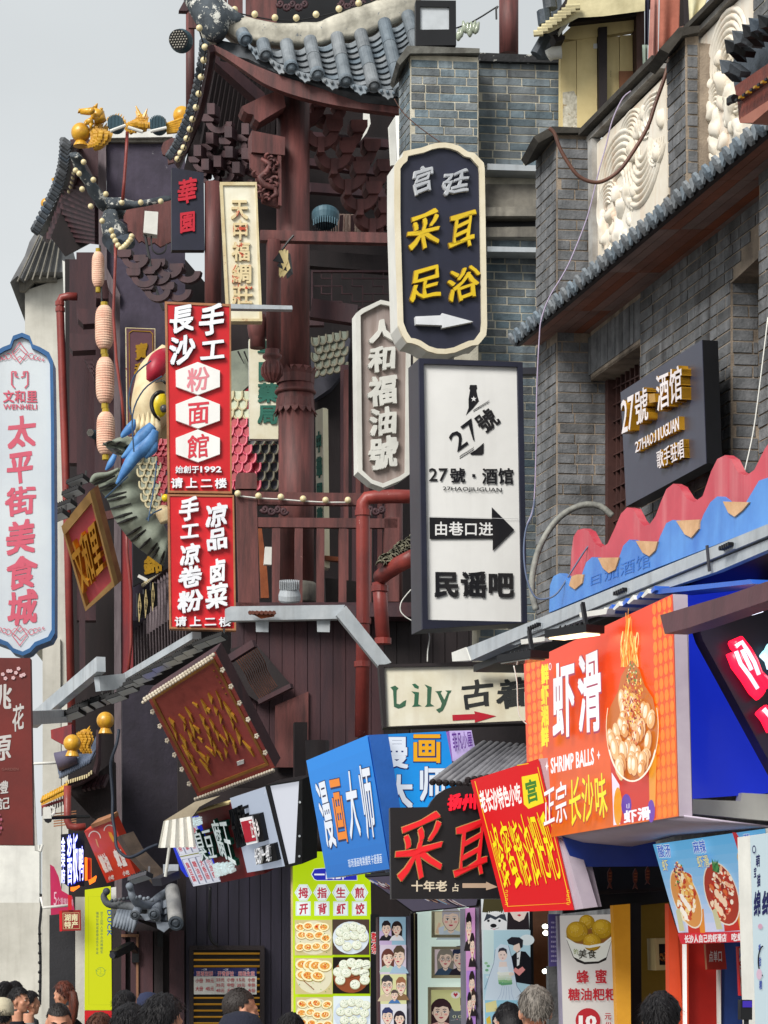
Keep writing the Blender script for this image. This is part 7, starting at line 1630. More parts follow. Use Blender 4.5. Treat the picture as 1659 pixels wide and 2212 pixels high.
sp_('door_frame',M('lit_brown_frame','#8a6248','#6a4a38',rough=.6,bump=.2),B(294,2020,299,2190),0,.05);sp_('door_frame',_M['lit_brown_frame'],B(262,2018,300,2024),0,.05)
sp_('hinge_plate',BLACKM,B(285,2050,300,2079),0,.08);sp_('hinge_plate',BLACKM,B(340,2012,352,2045),0,.06)
lv=thing('louvre_vent','dark framed louvre vent with gold-lit slats behind the price lists','vent',f.pt(490,2250));f1=f.off(.02)
part('frame',WOODK,lv,lambda b:b.ring(f1,Q(c13,(135,1215),(620,1215),(620,2100),(135,2100)),Q(c13,(162,1245),(592,1245),(592,2080),(162,2080)),0,.08));part('backing',BLACKM,lv,lambda b:b.slab(f1,Q(c13,(162,1245),(592,1245),(592,2080),(162,2080)),-.02,0))
LG=M('gold_light_louvre','#b98e3c','#8a6426',rough=.3,metal=.6,bump=0,emit='#e0a030',es=.16)  # gold light on the slats is put into colour and emission
for k in range(20):
 y=1262+k*41;part('slat',LG,lv,lambda b:b.prism([f1.pt(*c13(164,y),.05),f1.pt(*c13(590,y),.05),f1.pt(*c13(590,y+9),.01),f1.pt(*c13(164,y+9),.01)],[f1.pt(*c13(164,y+3),.05),f1.pt(*c13(590,y+3),.05),f1.pt(*c13(590,y+12),.01),f1.pt(*c13(164,y+12),.01)]))
f2=f1.off(.09)
for i,(x0,x1,hd,rows_)in enumerate(((165,302,'至尊双拼',('小份 30元','大份 45元')),(303,436,'开背虾饺',('25元 小份','35元 中份','45元 大份')),(437,572,'拇指生煎',('15元 小份','25元 中份','35元 大份')))):
 t=thing('price_list','small white price list with blue top, %s'%('left of three, 小份 30元','middle of three, 25元 小份','right of three, 15元 小份')[i],'price list',f2.pt(*c13(x0+60,1530)),'price lists taped on the louvres');part('sheet',PAINTW,t,lambda b:b.slab(f2,k2(c13)(x0,1360,x1,1532),-.004,0));a=Art(f2);a.poly(k2(c13)(x0,1360,x1,1416),'#20265e');a.text('一口鲜',k2(c13)(x0+50,1364,x0+85,1378),'#d8dcec',bold=.02)
 a.text(hd,k2(c13)(x0+15,1382,x1-12,1414),'#e8dce0',bold=.06);a.text(hd,k2(c13)(x0+15,1382,x1-12,1414),'#c03040',bold=.01)
 n=len(rows_)
 for j,s_ in enumerate(rows_):
  y0=1424+j*(104/n)+(4 if n==2 else 0);h_=30 if n==2 else 26
  p1,p2=s_.split(' ')
  if p1[0]in '小大':a.text(p1,k2(c13)(x0+10,y0,x0+60,y0+h_),'#b8404a',bold=.02);a.text(p2[:2],k2(c13)(x0+76,y0+4,x0+104,y0+h_-3),'#b8404a',bold=.02);a.text('元',k2(c13)(x0+106,y0,x0+130,y0+h_),'#b8404a',bold=.02)
  else:a.text(p1[:2],k2(c13)(x0+6,y0+4,x0+34,y0+h_-3),'#b8404a',bold=.02);a.text('元',k2(c13)(x0+36,y0,x0+60,y0+h_),'#b8404a',bold=.02);a.text(p2,k2(c13)(x0+76,y0,x0+126,y0+h_),'#b8404a',bold=.02)
 a.build('print',INK,t)
cable('conduit',c13,((270,835),(268,1000),(265,1120),(285,1190),(320,1215)),26.6,.018,BLACKM,'black conduit running down the planks to the louvre vent')
# --- yellow-green menu panel
fy=Face(P(720,2000,23.6),Vector((.06,-1,0)))
ym=thing('menu_panel','tall yellow-green lit menu panel with six dumpling photographs, 拇指生煎','menu',fy.pt(720,2400))
yq=Q(K8,(158,-60),(1180,-60),(1215,2212),(165,2212));yq2=[(u,v)for u,v in yq];yq2[2]=(yq[2][0]+1,2380);yq2[3]=(yq[3][0]+1,2380)
part('panel_box',CREAM,ym,lambda b:b.slab(fy,[(yq2[0][0]-4,yq2[0][1]),yq2[1],yq2[2],(yq2[3][0]-4,yq2[3][1])],-.12,-.005))
a=Art(fy);a.poly(yq2,'#b9d911')
a.poly(Q(K8,(400,240),(440,165),(560,155),(1000,155),(1010,320),(480,322),(440,310)),'#e9edf6');a.poly(Q(K8,(410,240),(446,172),(560,162),(1000,162),(1003,314),(480,316),(446,302)),'#2a2fb4');a.text('一口鲜',Q(K8,(440,180),(860,180),(860,305),(440,305)),'#eef0ff',bold=.05)
for i,(c1,c2)in enumerate(zip('拇指生煎','开背虾饺')):
 cx_,dx=298+i*247,108
 a.poly(Q(K8,(cx_-dx-8,480),(cx_-55,372),(cx_+55,372),(cx_+dx+8,480),(cx_+50,588),(cx_-50,588)),'#e2ecec');a.line(Q(K8,(cx_-50,384),(cx_-100,480),(cx_-45,578),(cx_+45,578),(cx_+100,480),(cx_+50,384)),.6,'#5f9aa0');a.text(c1,k2(K8)(cx_-66,412,cx_+66,552),'#b8344a',bold=.035)
 a.poly(k2(K8)(cx_-100,596,cx_+96,784),'#e2ecec');a.line(k2(K8)(cx_-90,604,cx_+88,776)+[K8(cx_-90,604)],.6,'#6a9aa8');a.text(c2,k2(K8)(cx_-58,622,cx_+64,764),'#b8344a',bold=.04,brush=.8)
def wontons(q,seed,big=False):
 a.poly(q,'#c9bb88');rnd=random.Random(seed);W_=q[1][0]-q[0][0];H_=q[3][1]-q[0][1];cx0,cy0=q[0]
 n=12 if not big else 7
 a.ell(cx0+W_*.5,cy0+H_*.5,W_*.49,H_*.48,'#dcd6b8',n=22)
 for i in range(n):
  u,v=cx0+W_*(.16+.22*(i%4)+rnd.uniform(-.05,.05)),cy0+H_*(.17+.30*(i//4)+rnd.uniform(-.05,.05));r_=W_*(.15 if not big else .2);rot=rnd.uniform(-1,1)
  u=min(u,cx0+W_-r_*.95);u=max(u,cx0+r_*.95);v=max(min(v,cy0+H_-r_*.8),cy0+r_*.8)
  a.ell(u,v+r_*.08,r_,r_*.78,'#9a8148',n=14,rot=rot*.4);a.ell(u,v,r_*.97,r_*.74,'#f1e7b8',n=14,rot=rot*.4);a.ell(u,v,r_*.68,r_*.5,'#e0a04a',n=12,rot=rot*.4)
  foodpile(a,u,v,r_*.55,r_*.36,['#cf4a24','#e2782c','#f3d98a','#c8341c','#f0b050','#f7e6b0'],16,seed*31+i,(1.2,3.2),1.6)
  a.line([(u-r_*.8,v-r_*.1),(u-r_*.2,v-r_*.62),(u+r_*.6,v-r_*.5)],.8,'#fdf6d8')
 for i in range(14):a.ell(cx0+W_*rnd.uniform(.06,.94),cy0+H_*rnd.uniform(.06,.94),1.3,.9,rnd.choice(['#5d9a3a','#7fb84a','#3f7f2c']),n=6)
def buns(q,seed,plate,bg,pts,r_):
 a.poly(q,bg);rnd=random.Random(seed);W_=q[1][0]-q[0][0];H_=q[3][1]-q[0][1];cx0,cy0=q[0]
 a.ell(cx0+W_*.5,cy0+H_*.52,W_*.49,H_*.46,plate,n=26)
 for x_,y_ in pts:
  u,v=cx0+W_*x_,cy0+H_*y_;a.ell(u,v+r_*.18,r_*1.02,r_*.9,'#a09a78',n=14);a.ell(u,v,r_,r_*.9,'#dfe4cf',n=14);a.ell(u-r_*.15,v-r_*.15,r_*.7,r_*.6,'#eef1e2',n=12)
  for k in range(7):th=k*.9+x_*5;a.line([(u,v-r_*.2),(u+r_*.8*math.cos(th),v-r_*.1+r_*.75*math.sin(th))],.35,'#b9bfa4')
  for k in range(7):a.ell(u+rnd.uniform(-.6,.6)*r_,v+rnd.uniform(-.6,.5)*r_,.9,.6,rnd.choice(['#3f8a4a','#2f6f3a','#6aa870','#274f2c']),n=5)
P9=((.38,.22),(.58,.2),(.78,.27),(.22,.35),(.4,.45),(.6,.45),(.83,.5),(.2,.6),(.4,.76),(.66,.72))
wontons(k2(K8)(185,840,678,1306),1);buns(k2(K8)(680,832,1168,1300),2,'#d4dee6','#4c3c34',P9,10.5)
wontons(k2(K8)(192,1342,682,1818),3,True);buns(k2(K8)(686,1330,1175,1812),4,'#8c4a2c','#1d1714',((.3,.2),(.5,.15),(.72,.18),(.9,.2),(.14,.4),(.36,.42),(.62,.36),(.85,.44),(.2,.62),(.6,.74),(.86,.62)),11)
a.line(Q(K8,(940,1500),(1170,1435)),1.1,'#2b1c14');a.line(Q(K8,(910,1612),(1172,1520)),1.1,'#2b1c14');a.line(Q(K8,(300,1640),(440,1760)),2.0,'#8a5a34')
wontons(k2(K8)(198,1858,690,2320),5);buns(k2(K8)(692,1845,1182,2320),6,'#c9d6e4','#dbe6ea',((.3,.2),(.5,.16),(.7,.18),(.88,.24),(.2,.42),(.42,.44),(.62,.4),(.84,.46),(.3,.66),(.55,.66),(.78,.68)),10)
a.build('print',ink_mat('menu_backlit',lit=.6,rough=.3),ym)
t=thing('small_sign','narrow black sign with red and white characters 整条 beside the yellow-green menu','sign',P(810,2212,22));fz=Face(P(810,2000,21.5),Vector((.1,-1,0)));part('board',BLACKM,t,lambda b:b.slab(fz,B(801,1975,819,2260),-.05,0));a=Art(fz);a.text('整条',Q(K8,(1195,1000),(1290,1000),(1290,1290),(1195,1290)),'#f0ece8',vert=True,bold=.08);a.text('整条',Q(K8,(1195,1000),(1290,1000),(1290,1290),(1195,1290)),'#c8202c',vert=True,bold=.03);a.build('print',LIT,t)
# --- caricature studio front
def portrait(a,cx,cy,w,h,skin='#f2d8c4',hair='#2a1e1c',kind='m',glasses=False,lip='#c2415a',top='#4a4a55',blush=True,turn=0.0,line='#3a2a30'):
 if kind=='f':a.ell(cx,cy-h*.02,w*.72,h*.68,hair,n=18);a.poly([(cx-w*.7,cy),(cx-w*.66,cy+h*.75),(cx+w*.66,cy+h*.75),(cx+w*.7,cy)],hair)
 a.poly([(cx-w*.95,cy+h*1.0),(cx-w*.6,cy+h*.62),(cx-w*.18,cy+h*.5),(cx+w*.18,cy+h*.5),(cx+w*.6,cy+h*.62),(cx+w*.95,cy+h*1.0)],top)
 a.poly([(cx-w*.17,cy+h*.3),(cx+w*.17,cy+h*.3),(cx+w*.2,cy+h*.6),(cx,cy+h*.72),(cx-w*.2,cy+h*.6)],skin)
 for s_ in(-1,1):a.ell(cx+s_*w*.5,cy+h*.05,w*.09,h*.1,skin,n=8)
 jaw=[(cx+w*.5*math.sin(t_)*(1 if math.cos(t_)>-.2 else .78+.22*(1+math.cos(t_))),cy-h*.5*math.cos(t_)+(h*.06 if math.cos(t_)<0 else 0))for t_ in[i*math.pi/11 for i in range(22)]]
 a.poly([(cx+(u-cx)*1.06,cy+(v-cy)*1.04)for u,v in jaw],line);a.poly(jaw,skin)
 a.poly([(cx-w*.54,cy-h*.02),(cx-w*.56,cy-h*.4),(cx-w*.25,cy-h*.66),(cx+w*.2,cy-h*.68),(cx+w*.55,cy-h*.42),(cx+w*.54,cy-h*.02),(cx+w*.42,cy-h*.24),(cx+w*.1,cy-h*.3),(cx-w*.15,cy-h*.22),(cx-w*.4,cy-h*.26)],hair)
 d=turn*w*.12
 for s_ in(-1,1):
  ex=cx+s_*w*.22+d;a.line([(ex-w*.12,cy-h*.11),(ex,cy-h*.15),(ex+w*.12,cy-h*.12)],w*.045,hair)
  a.ell(ex,cy,w*.10,h*.055,'#f6f4f2',n=10);a.ell(ex+d*.3,cy,w*.055,h*.052,'#2a2226',n=8);a.ell(ex+d*.3-w*.02,cy-h*.02,w*.018,h*.015,'#ffffff',n=6);a.line([(ex-w*.11,cy-h*.02),(ex,cy-h*.06),(ex+w*.11,cy-h*.02)],w*.03,line)
  if blush:a.ell(cx+s_*w*.3+d,cy+h*.13,w*.11,h*.055,'#eda9a0',n=10)
  if glasses:a.line([(ex+w*.17*math.cos(R(k)),cy+h*.11*math.sin(R(k)))for k in range(0,390,30)],w*.03,'#3a3440')
 a.line([(cx+d,cy+h*.02),(cx+d*2.2+w*.04,cy+h*.17),(cx+d-w*.03,cy+h*.19)],w*.03,'#b5806e')
 a.poly([(cx+d-w*.16,cy+h*.27),(cx+d-w*.05,cy+h*.255),(cx+d+w*.05,cy+h*.255),(cx+d+w*.16,cy+h*.27),(cx+d+w*.06,cy+h*.34),(cx+d-w*.06,cy+h*.34)],lip)
f=cross(870,18.5,.10)
t=thing('portrait_panel','narrow lit panel of stacked cartoon couple portraits beside the yellow-green menu','poster',f.pt(850,2400))
pq_=[K7(40,418),K7(378,414),(K7(392,1796)[0]+1,2330),(K7(62,1796)[0],2330)]
part('sign_box',M('box_grey','#6f6c7c','#5c5a6b',rough=.5,bump=.03),t,lambda b:b.slab(f,pq_,-.18,-.006));part('side_panel',_M['box_grey'],t,lambda b:b.slab(f.off(-.01),[K7(378,414),K7(442,405),(K7(455,1796)[0],2330),(K7(392,1796)[0],2330)],-.16,0))
part('box_edge',WOODD,t,lambda b:b.slab(f.off(-.02),[K7(20,425),K7(40,418),(K7(62,1796)[0],2330),(K7(35,1796)[0],2330)],-.16,0))
a=Art(f);a.poly(k2(K7)(42,420,380,778),'#9fc6dc');a.poly(Q(K7,(42,600),(200,560),(200,778),(44,778)),'#cdb6dc');portrait(a,*K7(130,570),17,26,kind='m',top='#1d1820',hair='#231c20');portrait(a,*K7(265,575),17,25,kind='f',top='#e9e9ee',turn=-1)
a.poly(k2(K7)(48,778,384,1156),'#dcd0e2');portrait(a,*K7(150,950),20,30,kind='f',hair='#6a3a30',top='#b9d6c4',lip='#a82a5a',turn=1);portrait(a,*K7(295,930),22,36,kind='m',hair='#5a4a3a',top='#a9c6dc',turn=-1)
a.poly(k2(K7)(54,1156,388,1538),'#dfe0a8');portrait(a,*K7(140,1300),22,34,kind='m',hair='#3a3a40',glasses=True,top='#d8c8a8');portrait(a,*K7(318,1310),19,30,kind='m',hair='#a06a4a',glasses=True,top='#8a6a48');portrait(a,*K7(235,1425),14,18,kind='m',hair='#5a4a48',top='#4a7ab8')
a.poly([K7(58,1538),K7(392,1538),(K7(392,1796)[0],2240),(K7(62,1796)[0],2240)],'#e6e6ee');portrait(a,*K7(145,1700),21,30,kind='m',hair='#2f3a6a',top='#2a2a48');portrait(a,*K7(300,1730),18,26,kind='f',hair='#2a2230',top='#c8a0b8')
a.build('print',LITS,t)
t=thing('picture_wall','brightly lit pale wall of the caricature shop hung with framed drawings','wall',P(930,2400,18.9));fw=Face(P(930,2000,18.9),Vector((.08,-1,0)))
part('wall',M('glowing_shop_wall','#cfdcd4','#b9cac2',rough=.6,scale=1.5,bump=.03,emit='#cfe4da',es=.45),t,lambda b:b.slab(fw,[K7(530,340),K7(1190,290),(K7(1190,0)[0],2420),(K7(545,0)[0],2420)],-.1,0))  # wall emits its own glow to stand in for shop lighting
for u0,u1,m_ in((440,478,WOODK),(486,498,CREAM),(500,530,WOODK)):part('door_post',m_,t,lambda b:b.slab(fw.off(.1),[K7(u0,375),K7(u1,372),(K7(u1+18,0)[0],2420),(K7(u0+18,0)[0],2420)],-.1,0))
for i,(q,txt)in enumerate((((708,345,1160,685),'cream frame with a smiling face drawing, highest on the shop wall'),((708,800,1165,1205),'framed drawing of a couple with glasses in the middle of the shop wall'),((662,1320,1180,1850),'framed drawing of a smiling girl and grey cat, lowest on the wall'))):
 pt_=thing('picture_frame',txt,'picture',fw.pt(*K7(q[0]+200,q[3])),'framed caricatures on the shop wall');o_=k2(K7)(*q);i_=k2(K7)(q[0]+36,q[1]+(36 if i else 8),q[2]-(0 if i else 0)-4,q[3]-38)
 part('frame',M('pale_frame_wood','#d2c8a2','#bfb38a',rough=.5,bump=.1),pt_,lambda b:b.ring(fw,o_,i_,0,.05));a=Art(fw,h=.012);a.poly(i_,('#e8e2c0','#e3d2d6','#dbdc9c')[i])
 if i==0:
  portrait(a,*K7(960,450),34,44,kind='m',hair='#b9b6c0',top='#c6d4dc',blush=True);a.poly(Q(K7,(760,620),(800,490),(830,500),(800,640)),'#e8c8a8');a.poly(Q(K7,(800,560),(880,530),(860,640),(810,640)),'#cfdcea')
 elif i==1:
  portrait(a,*K7(890,960),26,36,kind='f',hair='#8a8478',glasses=True,top='#3a5068');portrait(a,*K7(1075,950),28,40,kind='m',hair='#2c3450',top='#2a2430')
 else:
  portrait(a,*K7(835,1640),34,42,kind='f',hair='#3a2228',top='#d9a8a0');portrait(a,*K7(1160,1560),24,40,kind='m',hair='#252430',top='#404048')
  u,v=K7(1040,1700);a.poly([(u-17,v-6),(u-13,v-20),(u-6,v-12),(u+6,v-12),(u+13,v-20),(u+17,v-6),(u+17,v+20),(u-17,v+20)],'#5d646c')
  for s_ in(-1,1):a.ell(u+s_*6,v,4,3.4,'#cfd6b8',n=10);a.ell(u+s_*6,v,1.8,3,'#1a1c20',n=8)
  a.ell(u,v+6,1.6,1.1,'#d89aa0',n=6);a.line([(u-14,v+8),(u-4,v+7)],.4,'#dfe2e4');a.line([(u+14,v+8),(u+4,v+7)],.4,'#dfe2e4')
  hx,hy=K7(1020,1420);a.ell(hx,hy,10,8,'#eeece4',n=14);a.poly([(hx,hy+5),(hx-5,hy-1),(hx-3,hy-5),(hx,hy-2),(hx+3,hy-5),(hx+5,hy-1)],'#c23048')
 a.build('drawing',LITS,pt_)
f=cross(1000,17.2,.10)
t=thing('portrait_panel','very narrow pink panel of stretched cartoon faces in front of the framed drawings','poster',f.pt(1010,2330));q_=[K7(1145,308),K7(1270,300),(K7(1282,0)[0],2330),(K7(1170,0)[0],2330)]
part('sign_box',_M['box_grey'],t,lambda b:b.slab(f,q_,-.3,-.005));part('side_panel',_M['box_grey'],t,lambda b:b.slab(f.off(-.01),[K7(1270,300),K7(1366,298),(K7(1390,0)[0],2330),(K7(1282,0)[0],2330)],-.28,0));a=Art(f);a.poly(q_,'#d59ad0');a.poly([K7(1160,1110),K7(1275,1105),(K7(1278,0)[0],2240),(K7(1168,0)[0],2240)],'#b98ad8')
for x_,y_,w_,h_,hr_ in((1190,560,11,50,'#1a1418'),(1235,800,9,44,'#2a1820'),(1230,1290,11,44,'#2a2020'),(1200,1560,9,44,'#1c161c'),(1250,1480,8,36,'#3a2a24')):portrait(a,*K7(x_,y_),w_,h_,kind='m',hair=hr_,top='#251d22')
a.build('print',LITS,t)
f=cross(1080,17.0,.10)
t=thing('portrait_panel','wide lit panel with a wedding couple drawing below a husky portrait','poster',f.pt(1090,2330));q_=Q(c23,(752,912),(1062,912),(1078,2100),(776,2100));part('sign_box',BLACKM,t,lambda b:b.slab(f,[(q_[0][0],q_[0][1]),(q_[1][0]+8,q_[1][1]),(q_[2][0]+10,q_[2][1]),q_[3]],-.12,-.005))
a=Art(f);a.poly(q_,'#dfe9ee');a.poly(k2(c23)(755,912,1066,1114),'#e9eef0');K=c23
a.poly(Q(c23,(770,912),(900,912),(895,1010),(760,1000)),'#4a4428');a.ell(*c23(845,1065),26,24,'#eef0f2',n=20);a.poly(Q(c23,(770,1060),(790,1005),(850,1030),(905,1000),(920,1060),(870,1035),(845,1050),(815,1035)),'#39404c');a.ell(*c23(833,1087),7,4.5,'#15151a',n=12);a.ell(*c23(800,1055),3,3,'#20242c',n=8);a.ell(*c23(872,1055),3,3,'#20242c',n=8);a.line(Q(c23,(815,1103),(840,1110),(870,1100)),.8,'#333');a.poly(Q(c23,(826,1106),(846,1108),(838,1114)),'#e48aa0')
for k in range(9):x=795+k*13;a.poly(Q(c23,(x,1012),(x+6,992),(x+12,1012)),'#f2f4f4')
a.poly(Q(c23,(925,1000),(1060,1000),(1066,1112),(920,1112)),'#2a2228');a.poly(Q(c23,(940,1000),(1050,1000),(1030,1045),(1000,1062),(965,1045)),'#f6e2d8');a.poly(Q(c23,(985,1018),(1000,1012),(1015,1018),(1000,1028)),'#c02c40')
a.poly(k2(c23)(768,1116,1072,1568),'#b9dcea');a.poly(Q(c23,(768,1116),(835,1116),(835,1400),(770,1400)),'#d4ecec');a.ell(*c23(1050,1180),16,12,'#e6f2f6',n=14)
for k in range(12):a.ell(*c23(785+(k*37)%60,1330+k*9),4,3,('#9cc8a0','#d8eaf0','#78b088')[k%3],n=7)
a.poly(Q(c23,(945,1290),(990,1250),(1040,1255),(1078,1300),(1078,1470),(960,1450)),'#16161e');a.poly(Q(c23,(985,1265),(1010,1250),(1000,1340),(985,1350)),'#eef2f4');a.poly(Q(c23,(972,1292),(984,1300),(996,1290),(996,1306),(984,1302),(972,1306)),'#1c1c26')
a.poly(Q(c23,(965,1210),(975,1180),(1005,1190),(1010,1240),(985,1262),(960,1240)),'#f4ddd0');a.poly(Q(c23,(920,1180),(950,1160),(1000,1162),(1025,1180),(1022,1225),(1008,1235),(1000,1200),(965,1215),(930,1205)),'#24242e')
a.poly(Q(c23,(845,1240),(880,1205),(930,1215),(950,1290),(985,1480),(1040,1568),(775,1568),(800,1430),(835,1330)),'#d6e6f4');a.line(Q(c23,(845,1240),(835,1330),(800,1430),(775,1500)),.8,'#3a4a7a');a.line(Q(c23,(930,1215),(950,1290),(985,1480),(1040,1560)),.8,'#3a4a7a')
a.ell(*c23(893,1275),10,13,'#f4ddd4',n=14);a.poly(Q(c23,(862,1262),(870,1235),(895,1228),(918,1240),(922,1275),(905,1250),(880,1250)),'#33303c');a.ell(*c23(882,1276),1.4,1.2,'#222',n=6);a.ell(*c23(903,1276),1.4,1.2,'#222',n=6);a.ell(*c23(893,1297),2,1,'#c04a5a',n=6);a.poly(Q(c23,(872,1320),(918,1320),(925,1370),(865,1370)),'#f2e0d8');a.poly(Q(c23,(862,1355),(928,1352),(935,1420),(870,1430)),'#e9f1fa')
for k in range(34):a.ell(*c23(868+(k*29)%78,1395+(k*47)%78),4.2,3.6,('#f0f4ea','#8fc48f','#dfe8d8','#6aa87a','#cfe0c8')[k%5],n=7)
for k in range(5):a.line(Q(c23,(890+k*14,1480),(880+k*18,1530),(860+k*26,1566)),.5,'#7a94c0')
hx,hy=c23(1000,1385);a.poly([(hx,hy+9),(hx-13,hy-2),(hx-9,hy-9),(hx-2,hy-5),(hx+7,hy-11),(hx+13,hy-4)],'#ec9a98');a.ell(*c23(950,1400),6,4,'#f4ddd0',n=10)
a.poly(Q(c23,(776,1570),(1074,1570),(1078,1900),(780,1900)),'#9ad0e6');a.poly(Q(c23,(780,1590),(850,1570),(860,1640),(785,1650)),'#e8e0a0');portrait(a,*c23(870,1700),22,28,kind='f',hair='#262230',top='#3a3440');a.poly(Q(c23,(785,1690),(810,1670),(820,1720),(790,1724)),'#e0c040')
a.build('print',LITS,t)
t=thing('collage_soffit','slanted soffit covered with blurred strips of cartoon prints under the black sign','soffit',P(950,1960,17));S1=Q(c23,(0,770),(165,758),(750,905),(738,960),(310,1003))
sf=Face(P(950,1930,17.0),Vector((0,-1,-.9)));part('panel',BLACKM,t,lambda b:b.slab(sf,S1,-.03,0));a=Art(sf);rnd=random.Random(11);S1b=Q(c23,(10,775),(160,765),(730,912),(720,955),(312,994));a.poly(S1b,'#6a6478')
for k in range(70):
 x0=rnd.uniform(20,640);y0=775+(x0-20)*.24+rnd.uniform(2,30);l_=rnd.uniform(40,130);x1=min(x0+l_,720);y1=y0+(x1-x0)*rnd.uniform(.42,.62)
 if y1>790+(x1)*.66 or y1>992 or(x1>330 and y1>1000-(x1-310)*.1):continue
 a.line(Q(c23,(x0,y0),((x0+x1)/2,(y0+y1)/2+4),(x1,y1)),rnd.uniform(.8,3.0),rnd.choice(['#e8e2e8','#2a2030','#b9a8d0','#5a6ab0','#e0c8b8','#7a3a48','#9ac0d8','#f0ecf0','#1c1824','#c09a80']));a.h-=a.step*.5
a.build('print',LITS,t)
# --- brown doorway with lamps, honey snack poster, lit kitchen
sp2=lambda name,mat,q,Y,d=.1,th=sh,lab=None:part(name,mat,th,lambda b:b.slab(Face(P(q[0][0],2000,Y),Vector((.1,-1,0))),q,-d,0),label=lab)
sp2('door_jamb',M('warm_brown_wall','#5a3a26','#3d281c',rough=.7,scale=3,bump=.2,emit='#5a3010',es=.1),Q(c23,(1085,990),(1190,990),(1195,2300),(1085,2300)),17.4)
sp2('side_wall',BRICK_D,Q(c23,(1190,1350),(1262,1350),(1275,2350),(1195,2350)),16.4);
for x,y in((1168,1092),(1172,1135),(1168,1382)):tt=thing('wall_lamp','small glowing white spot lamp in the brown doorway, %s'%{1092:'highest of three',1135:'just below the highest',1382:'lowest of three'}[y],'lamp',P(*c23(x,y),17.2));part('lens',M('spot_lens','#fff6e0',rough=.3,bump=0,emit='#fff4dc',es=5),tt,lambda b:b.ball(P(*c23(x,y),17.25),.022,10,6,(Vector((1,0,0)),Vector((0,.4,0)),Vector((0,0,.8)))),smooth=True);part('rim',BLACKM,tt,lambda b:b.lathe([(.024,0),(.028,.03)],P(*c23(x,y),17.26),(0,1,0),12))
t=board('notice_board','purple notice with small pale print beside the honey snack poster','notice',Face(P(1200,2000,16.2),Vector((.1,-1,0))),Q(c23,(1188,1012),(1265,1012),(1268,1348),(1192,1352)),.03,BLACKM,M('purple_notice','#4d437c','#443b6e',rough=.4))
for k in range(9):write(Face(P(1200,2000,16.2),Vector((.1,-1,0))),['拌粉一碗','煮粉大份','盖码小份','热干面条','葱油拌面','甜酒冲蛋','绿豆沙水','冰粉凉虾','欢迎品尝'][k],k2(c23)(1205,1060+k*31,1250,1074+k*31),h=.004,color='#b9b2d8').build('lettering',INK,t)
fp=Face(P(1270,2000,15.6),Vector((.05,-1,0)))
t=thing('poster_panel','white poster with a paper cup of golden rice balls and 蜂蜜糖油粑粑 10元','poster',fp.pt(1290,2380));pq2=[c23(1262,1022),c23(1638,1012),(c23(1668,0)[0],2390),(c23(1300,0)[0],2390)]
part('sign_box',M('box_lilac_edge','#8f8aa0',rough=.5),t,lambda b:b.slab(fp,[(pq2[0][0]-5,pq2[0][1])]+pq2[1:3]+[(pq2[3][0]-5,pq2[3][1])],-.1,-.005))
a=Art(fp);a.poly(pq2,'#d9d6d2');c_=c33
a.poly(Q(c_,(346,1160),(658,1140),(610,1310),(560,1332),(470,1338),(420,1320),(395,1290)),'#1f1c1c');a.poly(Q(c_,(344,1150),(656,1140),(612,1290),(560,1318),(470,1322),(400,1290)),'#e9ebe2');a.ell(*c_(500,1158),52,19,'#cfcdbc',n=26);a.ell(*c_(500,1158),49,17,'#8a5a28',n=26)
for x,y,r_ in((485,1065,17),(422,1128,24),(585,1110,23),(520,1195,20)):
 u,v=c_(x,y);a.ell(u,v,r_,r_*.95,'#8f6a12',n=22);a.ell(u-r_*.05,v-r_*.06,r_*.95,r_*.9,'#b08a1a',n=22);a.ell(u-r_*.15,v-r_*.2,r_*.72,r_*.66,'#c49c24',n=20);a.ell(u-r_*.25,v-r_*.35,r_*.4,r_*.32,'#d4ae36',n=16)
 rnd=random.Random(x)
 for k in range(18):th=rnd.uniform(0,6.3);rr=rnd.random()*r_*.9;a.ell(u+rr*math.cos(th),v+rr*math.sin(th),.6,.5,'#f2e4b0',n=5)
a.poly(Q(c_,(347,1160),(420,1205),(500,1216),(590,1200),(657,1146),(652,1165),(590,1215),(500,1232),(415,1220),(350,1175)),'#eef0e8');a.text('美食',Q(c_,(425,1240),(545,1245),(548,1300),(430,1298)),'#2f2a1c',bold=.02,brush=1.2);a.text('的',Q(c_,(395,1235),(430,1238),(432,1275),(400,1272)),'#7a8a3a',bold=.01)
RP_='#b5232f';a.text('蜂',k2(c_)(415,1375,500,1462),RP_,bold=.03);a.text('蜜',k2(c_)(535,1370,618,1462),RP_,bold=.03);a.text('糖油粑粑',k2(c_)(362,1492,682,1572),RP_,bold=.03);a.ell(*c_(492,1702),27,27,RP_,n=26);a.text('10',k2(c_)(432,1668,548,1745),'#f0eeee',bold=.05);a.text('元',k2(c_)(598,1650,645,1696),RP_,bold=.02);a.text('份',k2(c_)(600,1710,650,1760),RP_,bold=.02)
a.build('print',LITS,t)
YW=M('glowing_yellow_wall','#c08e2c','#9a6c1e',rough=.6,scale=2,bump=.1,emit='#c08010',es=.25);YK=M('kitchen_wall','#75602c','#5c4a22',rough=.7,scale=2,bump=.1,emit='#6a5010',es=.12)  # lamp light put into these two walls as their own glow
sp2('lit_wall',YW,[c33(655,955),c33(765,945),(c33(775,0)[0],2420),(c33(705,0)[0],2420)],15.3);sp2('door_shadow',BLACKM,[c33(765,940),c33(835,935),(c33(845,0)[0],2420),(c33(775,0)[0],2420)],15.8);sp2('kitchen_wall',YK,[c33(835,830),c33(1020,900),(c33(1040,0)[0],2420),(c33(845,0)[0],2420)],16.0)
sp2('lintel',BLACKM,Q(c33,(330,700),(1000,700),(1020,935),(330,1010)),15.9,.05);sp2('lintel_shelf',WOODK,Q(c33,(545,862),(980,838),(985,860),(550,884)),15.6,.2)
